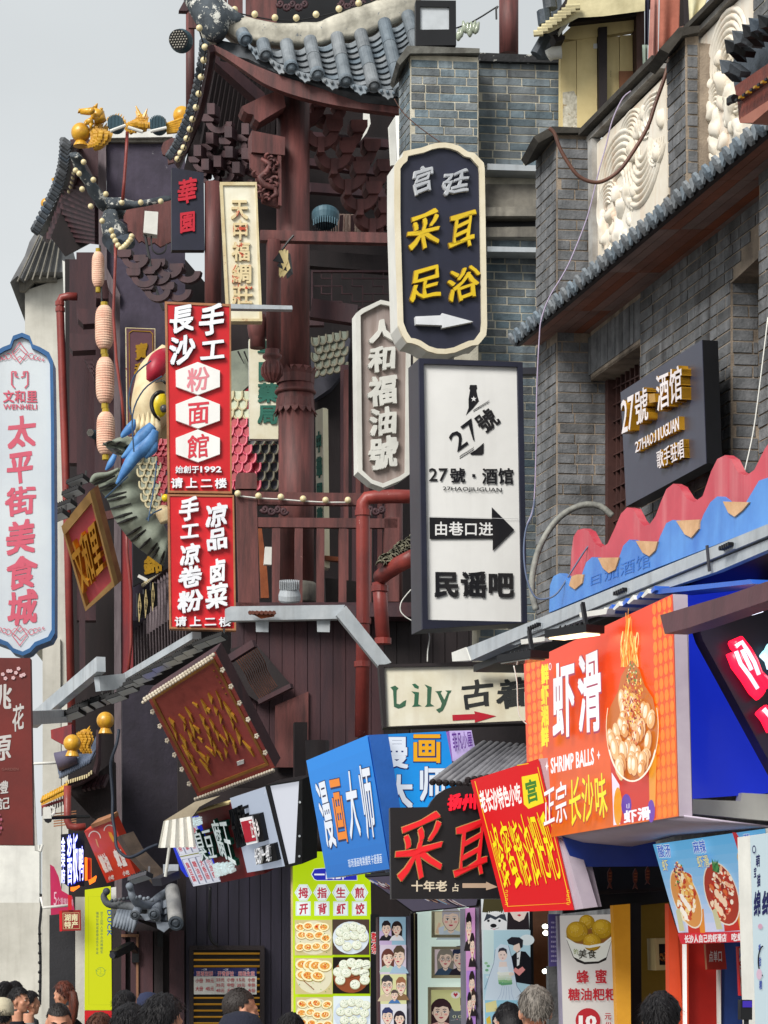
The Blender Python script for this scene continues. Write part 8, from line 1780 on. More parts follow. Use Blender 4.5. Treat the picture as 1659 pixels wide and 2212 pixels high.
for x,y0,y1 in((635,712,848),(800,715,850),(880,700,820)):
 ft_=thing('hanging_ornament','dark brown fish-shaped wooden ornament under the blue soffit, %s'%{635:'nearest the red light box',800:'middle one',880:'farthest from the red light box'}[x],'ornament',P(*c33(x,y1),15.4),'wooden fish ornaments under the soffit');fo=Face(P(*c33(x,y0),15.4),Vector((.1,-1,0)))
 part('body',M('rust_wood','#6e3420','#4d2618',rough=.6,bump=.2),ft_,lambda b:b.slab(fo,Q(c33,(x,y0),(x+15,y0+30),(x+12,y0+85),(x+4,y0+100),(x+16,y1),(x,y1-12),(x-16,y1),(x-4,y0+100),(x-12,y0+85),(x-15,y0+30)),-.02,0));part('cord',BLACKM,ft_,lambda b:b.tube([fo.pt(*c33(x,y0)),fo.pt(*c33(x,y0-40))],.005,5))
 for j in range(3):part('painted_band',M('orange_band','#a8562a',rough=.6),ft_,lambda b:b.slab(fo,Q(c33,(x-9,y0+30+j*20),(x+9,y0+30+j*20),(x+8,y0+38+j*20),(x-8,y0+38+j*20)),0,.005))
t=board('wall_cabinet','cream wall cabinet with a small food picture in the lit kitchen','cabinet',Face(P(1420,2050,15.7),Vector((.1,-1,0))),Q(c33,(915,1170),(1040,1165),(1040,1372),(922,1376)),.2,CREAM,BLACKM,inset=Q(c33,(940,1205),(1030,1205),(1030,1340),(945,1342)),frame=CREAM,fh=.05)
a=Art(Face(P(1420,2050,15.7),Vector((.1,-1,0))));foodpile(a,*c33(985,1290),11,10,['#8a4a20','#c07a30','#5a3018','#d8b070'],30,8,(3,7),1.4);a.build('picture',INK,t)
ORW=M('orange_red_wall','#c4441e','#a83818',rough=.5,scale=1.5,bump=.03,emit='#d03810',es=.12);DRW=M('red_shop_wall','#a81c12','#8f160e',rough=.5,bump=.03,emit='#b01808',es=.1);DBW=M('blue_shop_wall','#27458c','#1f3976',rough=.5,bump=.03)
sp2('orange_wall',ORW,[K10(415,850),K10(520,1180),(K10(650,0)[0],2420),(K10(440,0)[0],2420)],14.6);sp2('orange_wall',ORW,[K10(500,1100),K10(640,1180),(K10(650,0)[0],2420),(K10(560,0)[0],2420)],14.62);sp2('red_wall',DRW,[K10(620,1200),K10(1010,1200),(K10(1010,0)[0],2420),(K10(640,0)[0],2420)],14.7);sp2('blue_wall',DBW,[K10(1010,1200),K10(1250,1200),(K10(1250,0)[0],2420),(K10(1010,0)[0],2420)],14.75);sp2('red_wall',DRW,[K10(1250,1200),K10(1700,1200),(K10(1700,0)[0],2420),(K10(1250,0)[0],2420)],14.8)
TB=M('tube_light','#f4f6f4',rough=.3,bump=0,emit='#eef4f0',es=.25)
for x0,nm in((600,'white vertical tube light at the corner of the orange wall'),(985,'dim white vertical tube light between the red and blue walls')):tag(part('tube_light',TB if x0==600 else PAINTW,None,lambda b:b.slab(Face(P(*K10(x0,1300),14.5),Vector((.1,-1,0))),[K10(x0-12,1310 if x0==600 else 1600),K10(x0+12,1310 if x0==600 else 1600),(K10(x0+22,0)[0],2400),(K10(x0+2,0)[0],2400)],-.04,.02)),nm,'tube light')
t=board('small_sign','square red sign 点单口 hanging on the red shop wall','sign',Face(P(*K10(960,1500),14.4),Vector((.25,-1,0))),Q(K10,(835,1310),(1045,1300),(1075,1592),(855,1596)),.03,TANW,M('order_red','#b83428',rough=.4,bump=.02))
write(Face(P(*K10(960,1500),14.4),Vector((.25,-1,0))),'点单口',Q(K10,(868,1385),(1022,1378),(1026,1510),(872,1512)),h=.006,color='#e6d8d4',bold=.02).build('lettering',INK,t)
fq=Face(P(*K10(1280,1500),14.0),Vector((.1,-1,0)))
t=board('poster_panel','slim poster with red border, noodle bowl and 人气拌粉 9.9元','poster',fq,Q(K10,(1190,1338),(1372,1330),(1392,1880),(1215,1890)),.03,SIGNRED,PAINTW,inset=Q(K10,(1202,1352),(1362,1345),(1378,1870),(1226,1880)),frame=SIGNRED)
a=Art(fq);a.text('人气拌粉',Q(K10,(1205,1385),(1352,1372),(1356,1470),(1210,1478)),'#4a5ab8',bold=.04);a.text('9.9',Q(K10,(1212,1500),(1318,1490),(1322,1592),(1218,1600)),'#c02830',bold=.03);a.text('元',Q(K10,(1325,1530),(1355,1528),(1356,1575),(1328,1577)),'#c02830',bold=.04);a.ell(*K10(1298,1712),13,18,'#c98a58',n=18);foodpile(a,*K10(1298,1712),11,15,['#e0b070','#b06a3a','#f0d8a0','#8a4a28'],50,12,(2,5),2.2);a.poly(Q(K10,(1240,1790),(1355,1785),(1340,1865),(1255,1868)),'#c8282c');a.build('print',INK,t)
# --- blue food light box and red strip
fm=tri_face((*c33(915,560),14.4),(*c33(1620,462),13.0),(*c33(1080,1130),14.2));mq=Q(c33,(915,560),(1640,458),(1700,1118),(1080,1132))
t=thing('light_box','pale blue slanted light box with two prawn noodle cups above a red slogan strip','sign',fm.pt(*mq[3]));part('sign_box',PAINTW,t,lambda b:b.slab(fm,mq,-.15,-.005));a=Art(fm)
for i in range(10):
 q=[lerp2(mq,0,i/10),lerp2(mq,1,i/10),lerp2(mq,1,(i+1)/10),lerp2(mq,0,(i+1)/10)];s_=i/9;a.mb.cur=(lin(.38+.42*s_),lin(.70+.12*s_),lin(.90+.02*s_));a.mb.add([fm.pt(u,v,a.h)for u,v in q],[(0,1,2,3)])
a.h+=.001
def cupfood(cx,cy,rx,ry,rot,seed,red=False):
 u0,v0=K10(cx,cy);a.poly([(u0+2,v0+ry*.5),(u0+rx*1.45,v0+ry*.35),(u0+rx*1.6,v0+ry*1.15),(u0+rx*.2,v0+ry*1.2)],'#c4281c');a.poly([(u0+rx*.9,v0+ry*.4),(u0+rx*1.45,v0+ry*.35),(u0+rx*1.6,v0+ry*1.15),(u0+rx*1.2,v0+ry*1.17)],'#e08a2a')
 a.ell(u0,v0,rx*1.06,ry*1.05,'#e8dcc8',n=26,rot=rot);a.ell(u0,v0,rx,ry,'#a8321c' if red else '#d8924a',n=26,rot=rot);pal=['#c83018','#e0522a','#f4d8b8','#b02414','#f0b890','#8a1c10','#f6e8d4','#d86a30']if red else['#f0c060','#f6e8c8','#e09040','#c84a20','#fbf0dc','#b83818','#f4d890']
 foodpile(a,u0,v0,rx*.88,ry*.9,pal,130,seed,(3,8),2.6,rot)
 for k in range(5):a.ell(u0+rx*(-.3+.25*(k%3)),v0+ry*(.0+.14*k),rx*.16,ry*.16,'#fbf2e6' if not red else '#f4d4b4',n=10,rot=rot)
cupfood(615,790,26,66,-.35,21);a.h+=.001;foodpile(a,*K10(525,520),12,34,['#c03018','#f0d090','#3f8a38','#e07030','#7a2a48','#f6e6c0'],60,22,(2,6),2.2,-.4)
cupfood(1015,740,33,68,-.3,23,True)
for k in range(12):u0,v0=K10(925+(k%4)*16,400+k*7);a.poly([(u0-3,v0+5),(u0+(k%3-1)*4,v0-12),(u0+3,v0+5)],['#2f7a3a','#48904a','#1f5c2c'][k%3])
a.poly(Q(K10,(1135,45),(1180,50),(1260,190),(1205,270)),'#c22a34');a.ell(*K10(1220,320),6,12,'#c8a878',n=12);a.ell(*K10(1262,240),6,12,'#d8c098',n=12);foodpile(a,*K10(1300,400),9,28,['#b878b8','#9a58a0','#d8b8dc','#e8d8e4'],30,25,(3,6),1.8)
def stamp(q,t_,c1,c2):a.text(t_,q,c1,bold=.08);a.text(t_,q,c2,bold=.02)
stamp(Q(K10,(280,195),(430,178),(448,325),(310,335)),'酸汤','#e6f2fa','#3a6ad0');stamp(Q(K10,(330,358),(400,348),(428,478),(355,490)),'虾','#3a6ad0','#e8e498');stamp(Q(K10,(675,150),(820,130),(848,278),(708,290)),'麻辣','#e6f2fa','#3a6ad0');stamp(Q(K10,(720,312),(860,298),(888,435),(755,452)),'虾滑','#3a6ad0','#e8e498');stamp(Q(K10,(1255,70),(1330,60),(1345,165),(1285,180)),'藕','#e6f2fa','#3a6ad0')
a.poly(Q(K10,(500,930),(540,900),(600,1160),(540,1165)),'#c8c49a');a.poly(Q(K10,(910,930),(950,900),(1030,1140),(960,1145)),'#c8c49a');a.poly(Q(K10,(1330,860),(1372,850),(1374,1080),(1345,1060)),'#c8c49a');a.build('backlit_face',LIT,t)
part('slogan_strip',M('slogan_red','#b81c2c',rough=.4,emit='#c01828',es=.25),t,lambda b:b.slab(fm.off(.02),Q(K10,(520,1192),(1480,1162),(1480,1278),(556,1306)),-.1,0));write(fm.off(.02),'长沙人自己的虾滑店',Q(K10,(592,1208),(1072,1190),(1072,1282),(598,1298)),h=.006,color='#f0e4e4',bold=.04).build('lettering',LIT,t);write(fm.off(.02),'吃虾滑就',Q(K10,(1122,1188),(1400,1178),(1400,1268),(1124,1278)),h=.006,color='#f0e4e4',bold=.04).build('lettering',LIT,t)
# --- far right vertical pale sign
fv=Face(P(1640,2000,12.2),Vector((.3,-1,0)))
t=thing('light_box','pale icy vertical light box with blue-black characters at the far right edge','sign',fv.pt(1640,2300));vq=[K10(1338,90),K10(1760,30),(K10(1760,0)[0],2330),(K10(1415,0)[0],2330)];part('sign_box',PAINTW,t,lambda b:b.slab(fv,vq,-.15,-.005));a=Art(fv);a.poly(vq,'#cfe2ea')
for ch,q in(('萌',(1400,300,1450,440)),('宝',(1378,440,1410,560)),('猫',(1415,520,1455,660)),('绵',(1378,710,1460,1000)),('绵',(1470,700,1600,990)),('香',(1430,1310,1460,1400)),('甜',(1432,1460,1462,1560)),('软',(1436,1600,1466,1680)),('糯',(1440,1720,1472,1820))):a.text(ch,k2(K10)(*q),'#23265c' if q[1]<1000 else '#4a5aa8',bold=.04,brush=.6)
a.ell(*K10(1382,240),4,9,'#23265c',n=14);a.ell(*K10(1382,240),2.6,6,'#cfe2ea',n=12);a.line([K10(1490+60*math.cos(R(k)),1500+170*math.sin(R(k)))for k in range(100,270,15)],3,'#1c1c28');a.ell(*K10(1452,1110),5,6,'#d8a8c0',n=10);a.ell(*K10(1440,1650),6,12,'#e0c0d4',n=12);a.build('backlit_face',LITS,t)
# cluster of lit boxes at centre left
ff=tri_face((*K6(1235,55),23.0),(*K6(1578,0),22.6),(*K6(1440,915),23.2))
t=thing('light_box','blank white tapering light box in a black frame, right end of the lit cluster','sign',ff.pt(*K6(1500,915)));o_=Q(K6,(1205,42),(1615,-25),(1612,902),(1428,948));i_=Q(K6,(1237,55),(1578,0),(1532,893),(1440,915));part('frame',BLACKM,t,lambda b:b.ring(ff,o_,i_,-.15,.03));a=Art(ff);a.poly(i_,'#d9dde8');a.build('backlit_face',LIT,t);part('back_panel',BLACKM,t,lambda b:b.slab(ff,o_,-.16,-.15))
for y in(230,600,820):part('bolt',STEEL,t,lambda b:b.lathe([(.012,0),(.012,.03)],ff.pt(*K6(1590-y*.01,y),.03),(0,-1,0),6))
ff=tri_face((*K6(795,195),23.6),(*K6(1205,60),23.1),(*K6(985,1010),23.8));q_=Q(K6,(795,195),(1205,60),(1420,935),(985,1010))
t=thing('light_box','pale blue light box with black raised letters and a red square stamp','sign',ff.pt(*q_[3]));part('sign_box',STEELD,t,lambda b:b.slab(ff,q_,-.12,-.005));a=Art(ff);a.poly(q_,'#bcc8dc');a.line(Q(K6,(1170,150),(1200,90),(1215,100),(1240,330)),1.2,'#d4dcea');a.build('backlit_face',LITS,t)
letters(ff,'长沙臭豆',Q(K6,(815,300),(1000,225),(1055,690),(915,740)),BLACKM,t,0,.06,bold=.0,vert=False)
part('stamp_block',BLACKM,t,lambda b:b.slab(ff,Q(K6,(1010,375),(1165,345),(1225,645),(1060,680)),0,.06));part('stamp_face',WL,t,lambda b:b.slab(ff,Q(K6,(965,395),(1100,368),(1162,655),(1040,685)),.06,.075));part('stamp_red',M('stamp_red','#b02438',rough=.4),t,lambda b:b.slab(ff,Q(K6,(982,428),(1098,402),(1150,630),(1035,655)),.075,.08));write(ff,'正味乡',Q(K6,(995,430),(1092,415),(1140,612),(1040,640)),h=.084,color='#efe8ea',vert=False,bold=.02).build('lettering',INK,t)
letters(ff,'长沙一绝',Q(K6,(1118,725),(1290,680),(1300,860),(1140,905)),WL,t,0,.08,bold=.01);part('stamp_block',BLACKM,t,lambda b:b.slab(ff,Q(K6,(1150,715),(1320,672),(1360,860),(1160,905)),0,.05))
ff=tri_face((*K6(440,350),24.2),(*K6(800,245),23.7),(*K6(700,1120),24.4));q_=Q(K6,(440,350),(800,245),(1180,1020),(700,1120))
t=thing('light_box','dark red light box crowded with thick white and green raised characters','sign',ff.pt(*q_[3]));part('sign_box',M('dark_red_box','#7c1d24','#661820',rough=.45,bump=.03),t,lambda b:b.slab(ff,q_,-.12,0));part('sign_edge',CREAM,t,lambda b:b.slab(ff,Q(K6,(440,335),(795,235),(800,255),(445,355)),-.12,.02))
LWH=M('lit_white_letter','#dfe9ea',rough=.3,bump=0,emit='#dfeef0',es=.3);LGR=M('green_letter_side','#1e5a4c',rough=.4,bump=0)
letters(ff,'臭豆',Q(K6,(455,520),(650,470),(745,820),(560,850)),LWH,t,.05,.10,bold=0,rim=LGR,rimb=.02);letters(ff,'腐王',Q(K6,(650,400),(830,360),(960,930),(770,780)),LWH,t,.05,.10,bold=0,rim=LGR,rimb=.02);letters(ff,'湘味小吃',Q(K6,(640,900),(840,875),(870,990),(680,1045)),LWH,t,0,.06,bold=.03);letters(ff,'老店',Q(K6,(385,405),(490,385),(505,475),(415,495)),LWH,t,0,.06,bold=.03)
ff=tri_face((*K6(60,450),24.8),(*K6(380,380),24.3),(*K6(390,1150),25.0))
t=thing('light_box','white light box with navy-edged strips of red characters under the awning','sign',ff.pt(*K6(500,1137)));q_=Q(K6,(95,500),(400,430),(700,1105),(395,1160));part('sign_box',M('blue_edge_box','#2a38b0',rough=.4,emit='#2038d0',es=.4),t,lambda b:b.slab(ff,Q(K6,(85,510),(400,430),(700,1105),(310,1060),(250,980)),-.12,-.01));a=Art(ff);a.poly(q_,'#dfe2ee')
for r_ in range(2):
 for k in range(4):
  s0=.02+k*.245;t0_=.06+r_*.50;st_=[lerp2(q_,s0,t0_),lerp2(q_,s0+.22,t0_),lerp2(q_,s0+.22,t0_+.42),lerp2(q_,s0,t0_+.42)];a.line(st_+[st_[0]],.9,'#22306a');a.text(['臭豆腐','糖油饼','大香肠','小龙虾'][k]if r_ else['煮粉条','卤鸭掌','炸鸡柳','烤面筋'][k],[lerp2(st_,.2,.12),lerp2(st_,.8,.12),lerp2(st_,.8,.9),lerp2(st_,.2,.9)],'#c23040',vert=True,bold=.02)
a.line([lerp2(q_,0,.51),lerp2(q_,1,.51)],2.2,'#8a8a2c');a.build('backlit_face',LIT,t)
AWN=M('milky_awning','#dedcd4','#cbc8c0',rough=.5,scale=3,bump=.1,streak=.2,alpha=.93)
t=thing('plastic_awning','translucent ribbed plastic awning over the white strip light box','awning',P(*K6(60,735),23.4))
part('top_sheet',M('dusty_awning_top','#a89c86','#8d826f',rough=.8,scale=4,bump=.2),t,lambda b:b.prism([P(*K6(x,y),23.4)for x,y in((70,445),(410,235),(690,165),(460,290),(385,395))],[P(*K6(x,y),24.4)for x,y in((70,445),(410,235),(690,165),(460,290),(385,395))]))
rows=[[],[]]
for i in range(17):
 s=i/16;wv=.03*math.sin(i*1.57*2/2);x0,y0=70+310*s,445-55*s;x1,y1=10+415*s,738-8*s;rows[0].append(P(*K6(x0,y0),23.35+wv));rows[1].append(P(*K6(x1,y1),23.2+wv))
part('ribbed_flap',AWN,t,lambda b:b.sheet(rows,(0,.01,0)),smooth=False)
tag(part('awning_pole',PAINTW,None,lambda b:b.tube([P(*c03(1098,580),23.6),P(*c03(1072,770),23.6)],.016,8)),'thin white pole below the translucent awning','pole')
# lower left details
cc=c03
t=thing('low_roof','small upturned blue-grey tiled roof with a cream tile fringe under the golden balls','roof',P(*K9(300,590),29.5))
part('roof_slope',M('blue_grey_tile','#5d6a80','#434d60',rough=.7,scale=8,bump=.4),t,lambda b:b.prism([P(*K9(x,y),29.4)for x,y in((180,340),(215,240),(400,250),(520,250),(600,60),(600,240),(540,350),(225,520),(200,460))],[P(*K9(x,y),31.0)for x,y in((180,340),(215,240),(400,250),(520,250),(600,60),(600,240),(540,350),(225,520),(200,460))]))
for k in range(13):x,y=215+k*25,470-k*13;part('roof_tile',_M['blue_grey_tile'],t,lambda b:b.tube([P(*K9(x+70,y-95),29.3),P(*K9(x+20,y),29.2),P(*K9(x+5,y+45),29.2)],[.02,.025,.02],7),smooth=True)
for k in range(12):x,y=275+k*24,530-k*7.5-(max(0,k-9)*12);part('fringe_tile',BULB,t,lambda b:b.slab(Face(P(*K9(x,y),29.1),Vector((0,-1,0))),Q(K9,(x,y+10),(x+16,y+2),(x+15,y+40),(x+3,y+48)),-.05,0))
part('eave_board',WOODD,t,lambda b:b.slab(Face(P(170,1690,29.15),Vector((0,-1,0))),Q(K9,(262,560),(560,440),(595,300),(600,0),(625,0),(622,330),(590,470),(440,560),(270,612)),-.3,0));part('ridge_roll',M('violet_grey_tile','#5d586e',rough=.7,bump=.3),t,lambda b:b.tube([P(*K9(185,340),29.2),P(*K9(385,280),29.2)],[.12,.10],12),smooth=True)
part('roof_underside',WOODK,t,lambda b:b.slab(Face(P(200,1700,29.6),Vector((0,-1,0))),Q(K9,(270,612),(600,470),(780,330),(790,900),(560,930),(400,760)),-.3,0))
for k in range(5):part('rafter',WOODD,t,lambda b:b.bar(P(*K9(470+k*50,640-k*10),29.4),P(*K9(520+k*50,520-k*10),29.5),.04,.05))
part('wall_block',RD,t,lambda b:b.slab(Face(P(120,1590,29.8),Vector((0,-1,0))),Q(K9,(120,0),(340,-60),(340,140),(260,160),(125,90)),-.3,0))
t=thing('tile_awning','small yellow glazed tile awning with a slatted fringe at far left','awning',P(*K9(140,800),29));YT_=M('yellow_glazed_tile','#d3a536','#b4821f',rough=.4,scale=8,bump=.2)
part('awning_top',YT_,t,lambda b:b.prism([P(*K9(x,y),28.8)for x,y in((15,735),(120,650),(280,598),(285,680),(20,800))],[P(*K9(x,y),29.6)for x,y in((15,735),(120,650),(280,598),(285,680),(20,800))]))
for k in range(11):x=22+k*25;y=762-k*13.0;part('awning_tile',YT_,t,lambda b:b.tube([P(*K9(x+22,y-62),28.7),P(*K9(x,y),28.65)],.018,7),smooth=True);part('fringe_slat',M('grey_slat','#6a6068',rough=.6),t,lambda b:b.slab(Face(P(*K9(x,y),28.8),Vector((0,-1,0))),Q(K9,(x,y+50),(x+12,y+44),(x+12,y+140),(x,y+150)),-.02,0))
part('red_rail',RD,t,lambda b:b.slab(Face(P(100,1730,28.75),Vector((0,-1,0))),Q(K9,(20,800),(285,715),(285,740),(25,825)),-.05,0))
for k in range(6):part('wood_louvre',TANW,t,lambda b:b.slab(Face(P(100,1760,28.85),Vector((0,-1,0))),Q(K9,(150,880+k*26),(390,850+k*26),(390,862+k*26),(150,892+k*26)),-.03,0))
pipe('drainpipe',[P(*K9(x,y),28.4)for x,y in((298,590),(298,960),(320,1015),(380,1030),(490,1022))],.045,'thick red elbow pipe beside the yellow tile awning',n=14)
t=thing('security_camera','white security camera on a black arm at far left','camera',P(*K9(90,970),27.5));f_=Face(P(*K9(90,880),27.5),Vector((.1,-1,0)))
part('housing',PAINTW,t,lambda b:b.slab(f_,Q(K9,(45,815),(120,812),(130,935),(40,938)),-.2,0));part('lens',BLACKM,t,lambda b:b.slab(f_,Q(K9,(48,938),(128,935),(118,965),(85,978),(58,965)),-.18,.005));part('arm',BLACKM,t,lambda b:b.tube([P(*K9(130,930),27.55),P(*K9(380,918),27.8),P(*K9(520,915),28.2)],.02,8));part('cable',PAINTW,t,lambda b:b.tube([P(*K9(x,y),27.45)for x,y in((118,815),(160,830),(162,870),(135,900))],.015,6))
fo=tri_face((*K9(472,1070),27.2),(*K9(790,950),26.6),(*K9(712,1615),27.6));q_=Q(K9,(472,1070),(770,955),(1022,1525),(714,1616))
t=thing('hanging_plaque','orange-red tilted board with two white arc logos and white lettering','sign',fo.pt(*q_[3]));part('board',M('orange_red_board','#cf3a1e','#bb3218',rough=.45,bump=.02),t,lambda b:b.slab(fo,q_,-.1,0));part('top_edge',TANW,t,lambda b:b.slab(fo,Q(K9,(555,990),(760,912),(775,950),(565,1028)),-.1,.02))
a=Art(fo)
for cx_,cy_ in((585,1130),(745,1065)):
 a.line([K9(cx_+50*math.cos(R(k))+(k-270)*.12,cy_+60*math.sin(R(k))+(k-270)*.1)for k in range(170,375,15)],2.2,'#e8dcd6')
a.poly(Q(K9,(728,1075),(760,1085),(800,1160),(780,1190),(740,1120)),'#e0a020');a.poly(Q(K9,(590,1150),(605,1155),(635,1250),(610,1220)),'#d8a068')
a.text('糖油',Q(K9,(612,1330),(700,1300),(775,1480),(690,1508)),'#ece4e0',bold=.06);a.text('章鱼',Q(K9,(768,1275),(868,1245),(935,1435),(840,1462)),'#ece4e0',bold=.06);a.text('小吃',Q(K9,(722,1545),(785,1525),(792,1575),(735,1592)),'#ece4e0',bold=.04);a.text('小吃',Q(K9,(872,1490),(945,1478),(955,1525),(885,1545)),'#ece4e0',bold=.04);a.build('print',INK,t)
cable('power_cable',K9,((840,0),(815,150),(765,300),(755,420),(775,700),(775,920),(800,1080),(815,1230),(870,1310),(950,1345),(1050,1310),(1150,1250),(1250,1210)),26.4,.018,M('navy_cable','#232c3c',rough=.6,bump=0),'thick navy cable dropping down the dark post and looping to the awning',dY=-.8)
tag(part('timber_brace',M('rough_timber','#4a3d33','#352b25',rough=.8,scale=5,bump=.4),None,lambda b:b.slab(tri_face((*K9(805,1130),26.6),(*K9(860,1110),26.4),(*K9(1150,1600),26.0)),Q(K9,(805,1135),(860,1112),(960,1290),(1160,1510),(1230,1600),(1190,1625),(1100,1520),(930,1330)),-.15,0)),'rough diagonal timber brace on the dark pier','brace')
fn=Face(P(160,1880,27.6),Vector((.1,-1,0)))
t=thing('neon_sign','blue-white glowing characters 酱板鸭 on a narrow frame at lower left','sign',fn.pt(160,1915));BN=M('blue_rim_glow','#3a48d8',rough=.3,bump=0,emit='#3048f0',es=.8);WN=M('white_glow','#eef0ff',rough=.3,bump=0,emit='#e8ecff',es=1.1)
part('frame',BLACKM,t,lambda b:b.slab(fn,Q(K9,(225,1100),(475,1080),(475,1650),(300,1650),(235,1600)),-.12,-.05))
letters(fn,'酱',Q(K9,(290,1110),(350,1095),(350,1640),(298,1650)),WN,t,0,.08,bold=0,rim=BN,rimb=.02);letters(fn,'板',Q(K9,(352,1092),(408,1085),(412,1605),(354,1640)),WN,t,0,.08,bold=0,rim=BN,rimb=.02);letters(fn,'鸭',Q(K9,(414,1225),(470,1220),(470,1595),(416,1605)),WN,t,0,.08,bold=0,rim=BN,rimb=.02);letters(fn,'金荣府',Q(K9,(232,1130),(272,1130),(272,1625),(236,1622)),WN,t,0,.05,vert=True,bold=.01,rim=BN,rimb=.02)
t=board('light_box','small dark red box with glowing orange edge beside the blue characters','sign',Face(P(*K9(510,1450),27.5),Vector((.1,-1,0))),Q(K9,(480,1345),(545,1352),(548,1575),(482,1588)),.2,M('orange_glow','#e06a18',rough=.3,emit='#ff7010',es=.9),_M['red_shop_wall']);part('orange_edge',_M['orange_glow'],t,lambda b:b.slab(Face(P(*K9(510,1450),27.48),Vector((.1,-1,0))),Q(K9,(480,1345),(508,1350),(508,1580),(482,1588)),0,.02))
for i,q in enumerate((((330,1660),(380,1655),(420,1640),(430,1655),(360,1705),(330,1700)),((520,1590),(600,1535),(605,1550),(590,1600),(530,1635)))):tag(part('glow_tube',_M['orange_glow'],None,lambda b:b.slab(Face(P(*K9(*q[0]),27.4),Vector((.1,-1,0))),Q(K9,*q),-.05,0)),'orange glowing strip below the '+('blue characters' if i==0 else 'small dark red box'),'neon strip')
fpk=Face(P(130,1960,27.9),Vector((.2,-1,0)))
t=board('hanging_sign','torn bright pink board with white figures at lower left','sign',fpk,Q(cc,(325,690),(350,705),(380,770),(400,860),(470,900),(485,1000),(330,1018)),.05,BLACKM,M('hot_pink','#c02a58','#ad2450',rough=.5,bump=.02));a=Art(fpk);a.text('5',k2(cc)(348,868,368,955),'#e8b8c8',bold=.0);a.text('个香辣酱鸭',Q(cc,(368,900),(475,915),(475,960),(370,950)),'#d9a0b4',bold=.02);a.build('print',INK,t)
for q,m_ in((((320,1018),(485,1000),(490,1800),(320,1800)),M('slate_pillar','#2c2c30','#1e1e22',rough=.7,scale=3,bump=.3)),(((488,900),(552,900),(552,1800),(492,1800)),FARW)):part('pillar_face',m_,ls,lambda b:b.slab(Face(P(150,2000,28.3),Vector((.1,-1,0))),[cc(*q[0]),cc(*q[1]),(cc(*q[1])[0],2425),(cc(*q[0])[0],2425)],-.3,0))
lpart('white_post',PAINTW,Face(P(250,2000,27.0),Vector((.1,-1,0))),[cc(720,840),cc(752,835),(cc(765,0)[0],2425),(cc(728,0)[0],2425)],-.2,0)
t=board('small_sign','small square red sign 湖南特产 with cream border hanging at left','sign',Face(P(150,1990,26.6),Vector((.1,-1,0))),Q(cc,(400,988),(522,985),(525,1118),(402,1122)),.1,_M['dark_red_sign'],M('maroon_red','#8c1e1a',rough=.45,bump=.02));fh_=Face(P(150,1990,26.6),Vector((.1,-1,0)));part('side_panel',SIGNRED,t,lambda b:b.slab(fh_.off(-.01),Q(cc,(384,992),(402,988),(404,1122),(386,1124)),-.08,0));a=Art(fh_);a.line(Q(cc,(408,1005),(512,1003),(515,1105),(410,1108),(408,1005)),.9,'#e8d8a0');a.text('湖南',Q(cc,(416,1012),(506,1010),(506,1055),(416,1057)),'#f0e4b8',bold=.04);a.text('特产',Q(cc,(416,1060),(508,1058),(508,1102),(416,1104)),'#f0e4b8',bold=.04);a.build('print',LITS,t);part('hanger',SIGNRED,t,lambda b:b.bar(fh_.pt(*cc(453,985)),fh_.pt(*cc(452,890)),.04,.04))
fd=Face(P(210,2000,26.8),Vector((.12,-1,0)));dq_=[cc(550,855),cc(718,830),(cc(725,0)[0],2182),(cc(548,0)[0],2182)]
t=thing('banner_panel','tall bright yellow vertical panel with small blue-green text columns and DUCK','sign',fd.pt(213,2420));part('sign_box',STEEL,t,lambda b:b.slab(fd,dq_[:2]+[(cc(725,0)[0],2400),(cc(548,0)[0],2400)],-.06,-.005));part('red_base',SIGNRED,t,lambda b:b.slab(fd,[(cc(548,0)[0],2183),(cc(725,0)[0],2183),(cc(725,0)[0],2400),(cc(548,0)[0],2400)],-.004,.002))
a=Art(fd);a.poly(dq_,'#cfd60f');a.line([cc(715,898),cc(572,898),cc(576,1600),cc(715,1600)],.4,'#8a9a18');TL_='#2f5f58'
a.text('楚王品鸭人宫中忽闻舞榭笙',Q(cc,(650,995),(668,995),(668,1268),(650,1268)),TL_,vert=True,bold=.0);a.text('嘴馋甘麻咸香辣追伤千年味',Q(cc,(622,995),(640,995),(638,1275),(622,1275)),TL_,vert=True,bold=.0)
for i,ch in enumerate('DUCK'):
 q=Q(cc,(722,985+i*44),(722,1022+i*44),(695,1022+i*44),(695,985+i*44));write(fd,ch,[q[0],q[1],q[2],q[3]],h=a.h,color='#2a5a98',mb=a.mb,bold=.03)
a.ell(*cc(652,1386),10,10,'#4a8a50',n=20);a.ell(*cc(652,1386),9.2,9.2,'#cfd60f',n=20);a.line([cc(632,1375),cc(650,1365),cc(655,1385),cc(645,1400),cc(670,1400)],.7,'#4a8a50');a.line([cc(618,1372),cc(632,1385)],.7,'#4a8a50');a.line([cc(688,1372),cc(672,1385)],.7,'#4a8a50');a.build('print',ink_mat('yellow_backlit',lit=.5),t)
t=thing('roof_corner','grey clay roof corner with two upturned curl finials and tube tiles over the door','roof',P(*cc(950,1100),25.6));GT2=M('pale_clay','#7a828c','#5b636e',rough=.7,scale=6,bump=.5,bscale=25,streak=.2)
def fig(name,pts,mat=GT2,n=10):
 mb=MB();sp=spline([(*cc(x,y),Y,r)for x,y,Y,r in pts],4);mb.tube([P(u,v,Y)for u,v,Y,r in sp],[r/F*25.5 for u,v,Y,r in sp],n);return mb.build(name,mat,t,smooth=True)
fig('curl_finial',[(835,830,25.2,7),(848,860,25.2,7),(860,900,25.2,8),(900,945,25.3,10),(970,950,25.4,10),(1040,900,25.6,10),(1110,850,25.8,8)]);fig('curl_finial',[(688,870,25.6,6),(672,900,25.6,7),(700,945,25.6,8),(770,955,25.6,9),(850,965,25.5,10),(930,1000,25.4,12)],TILED)
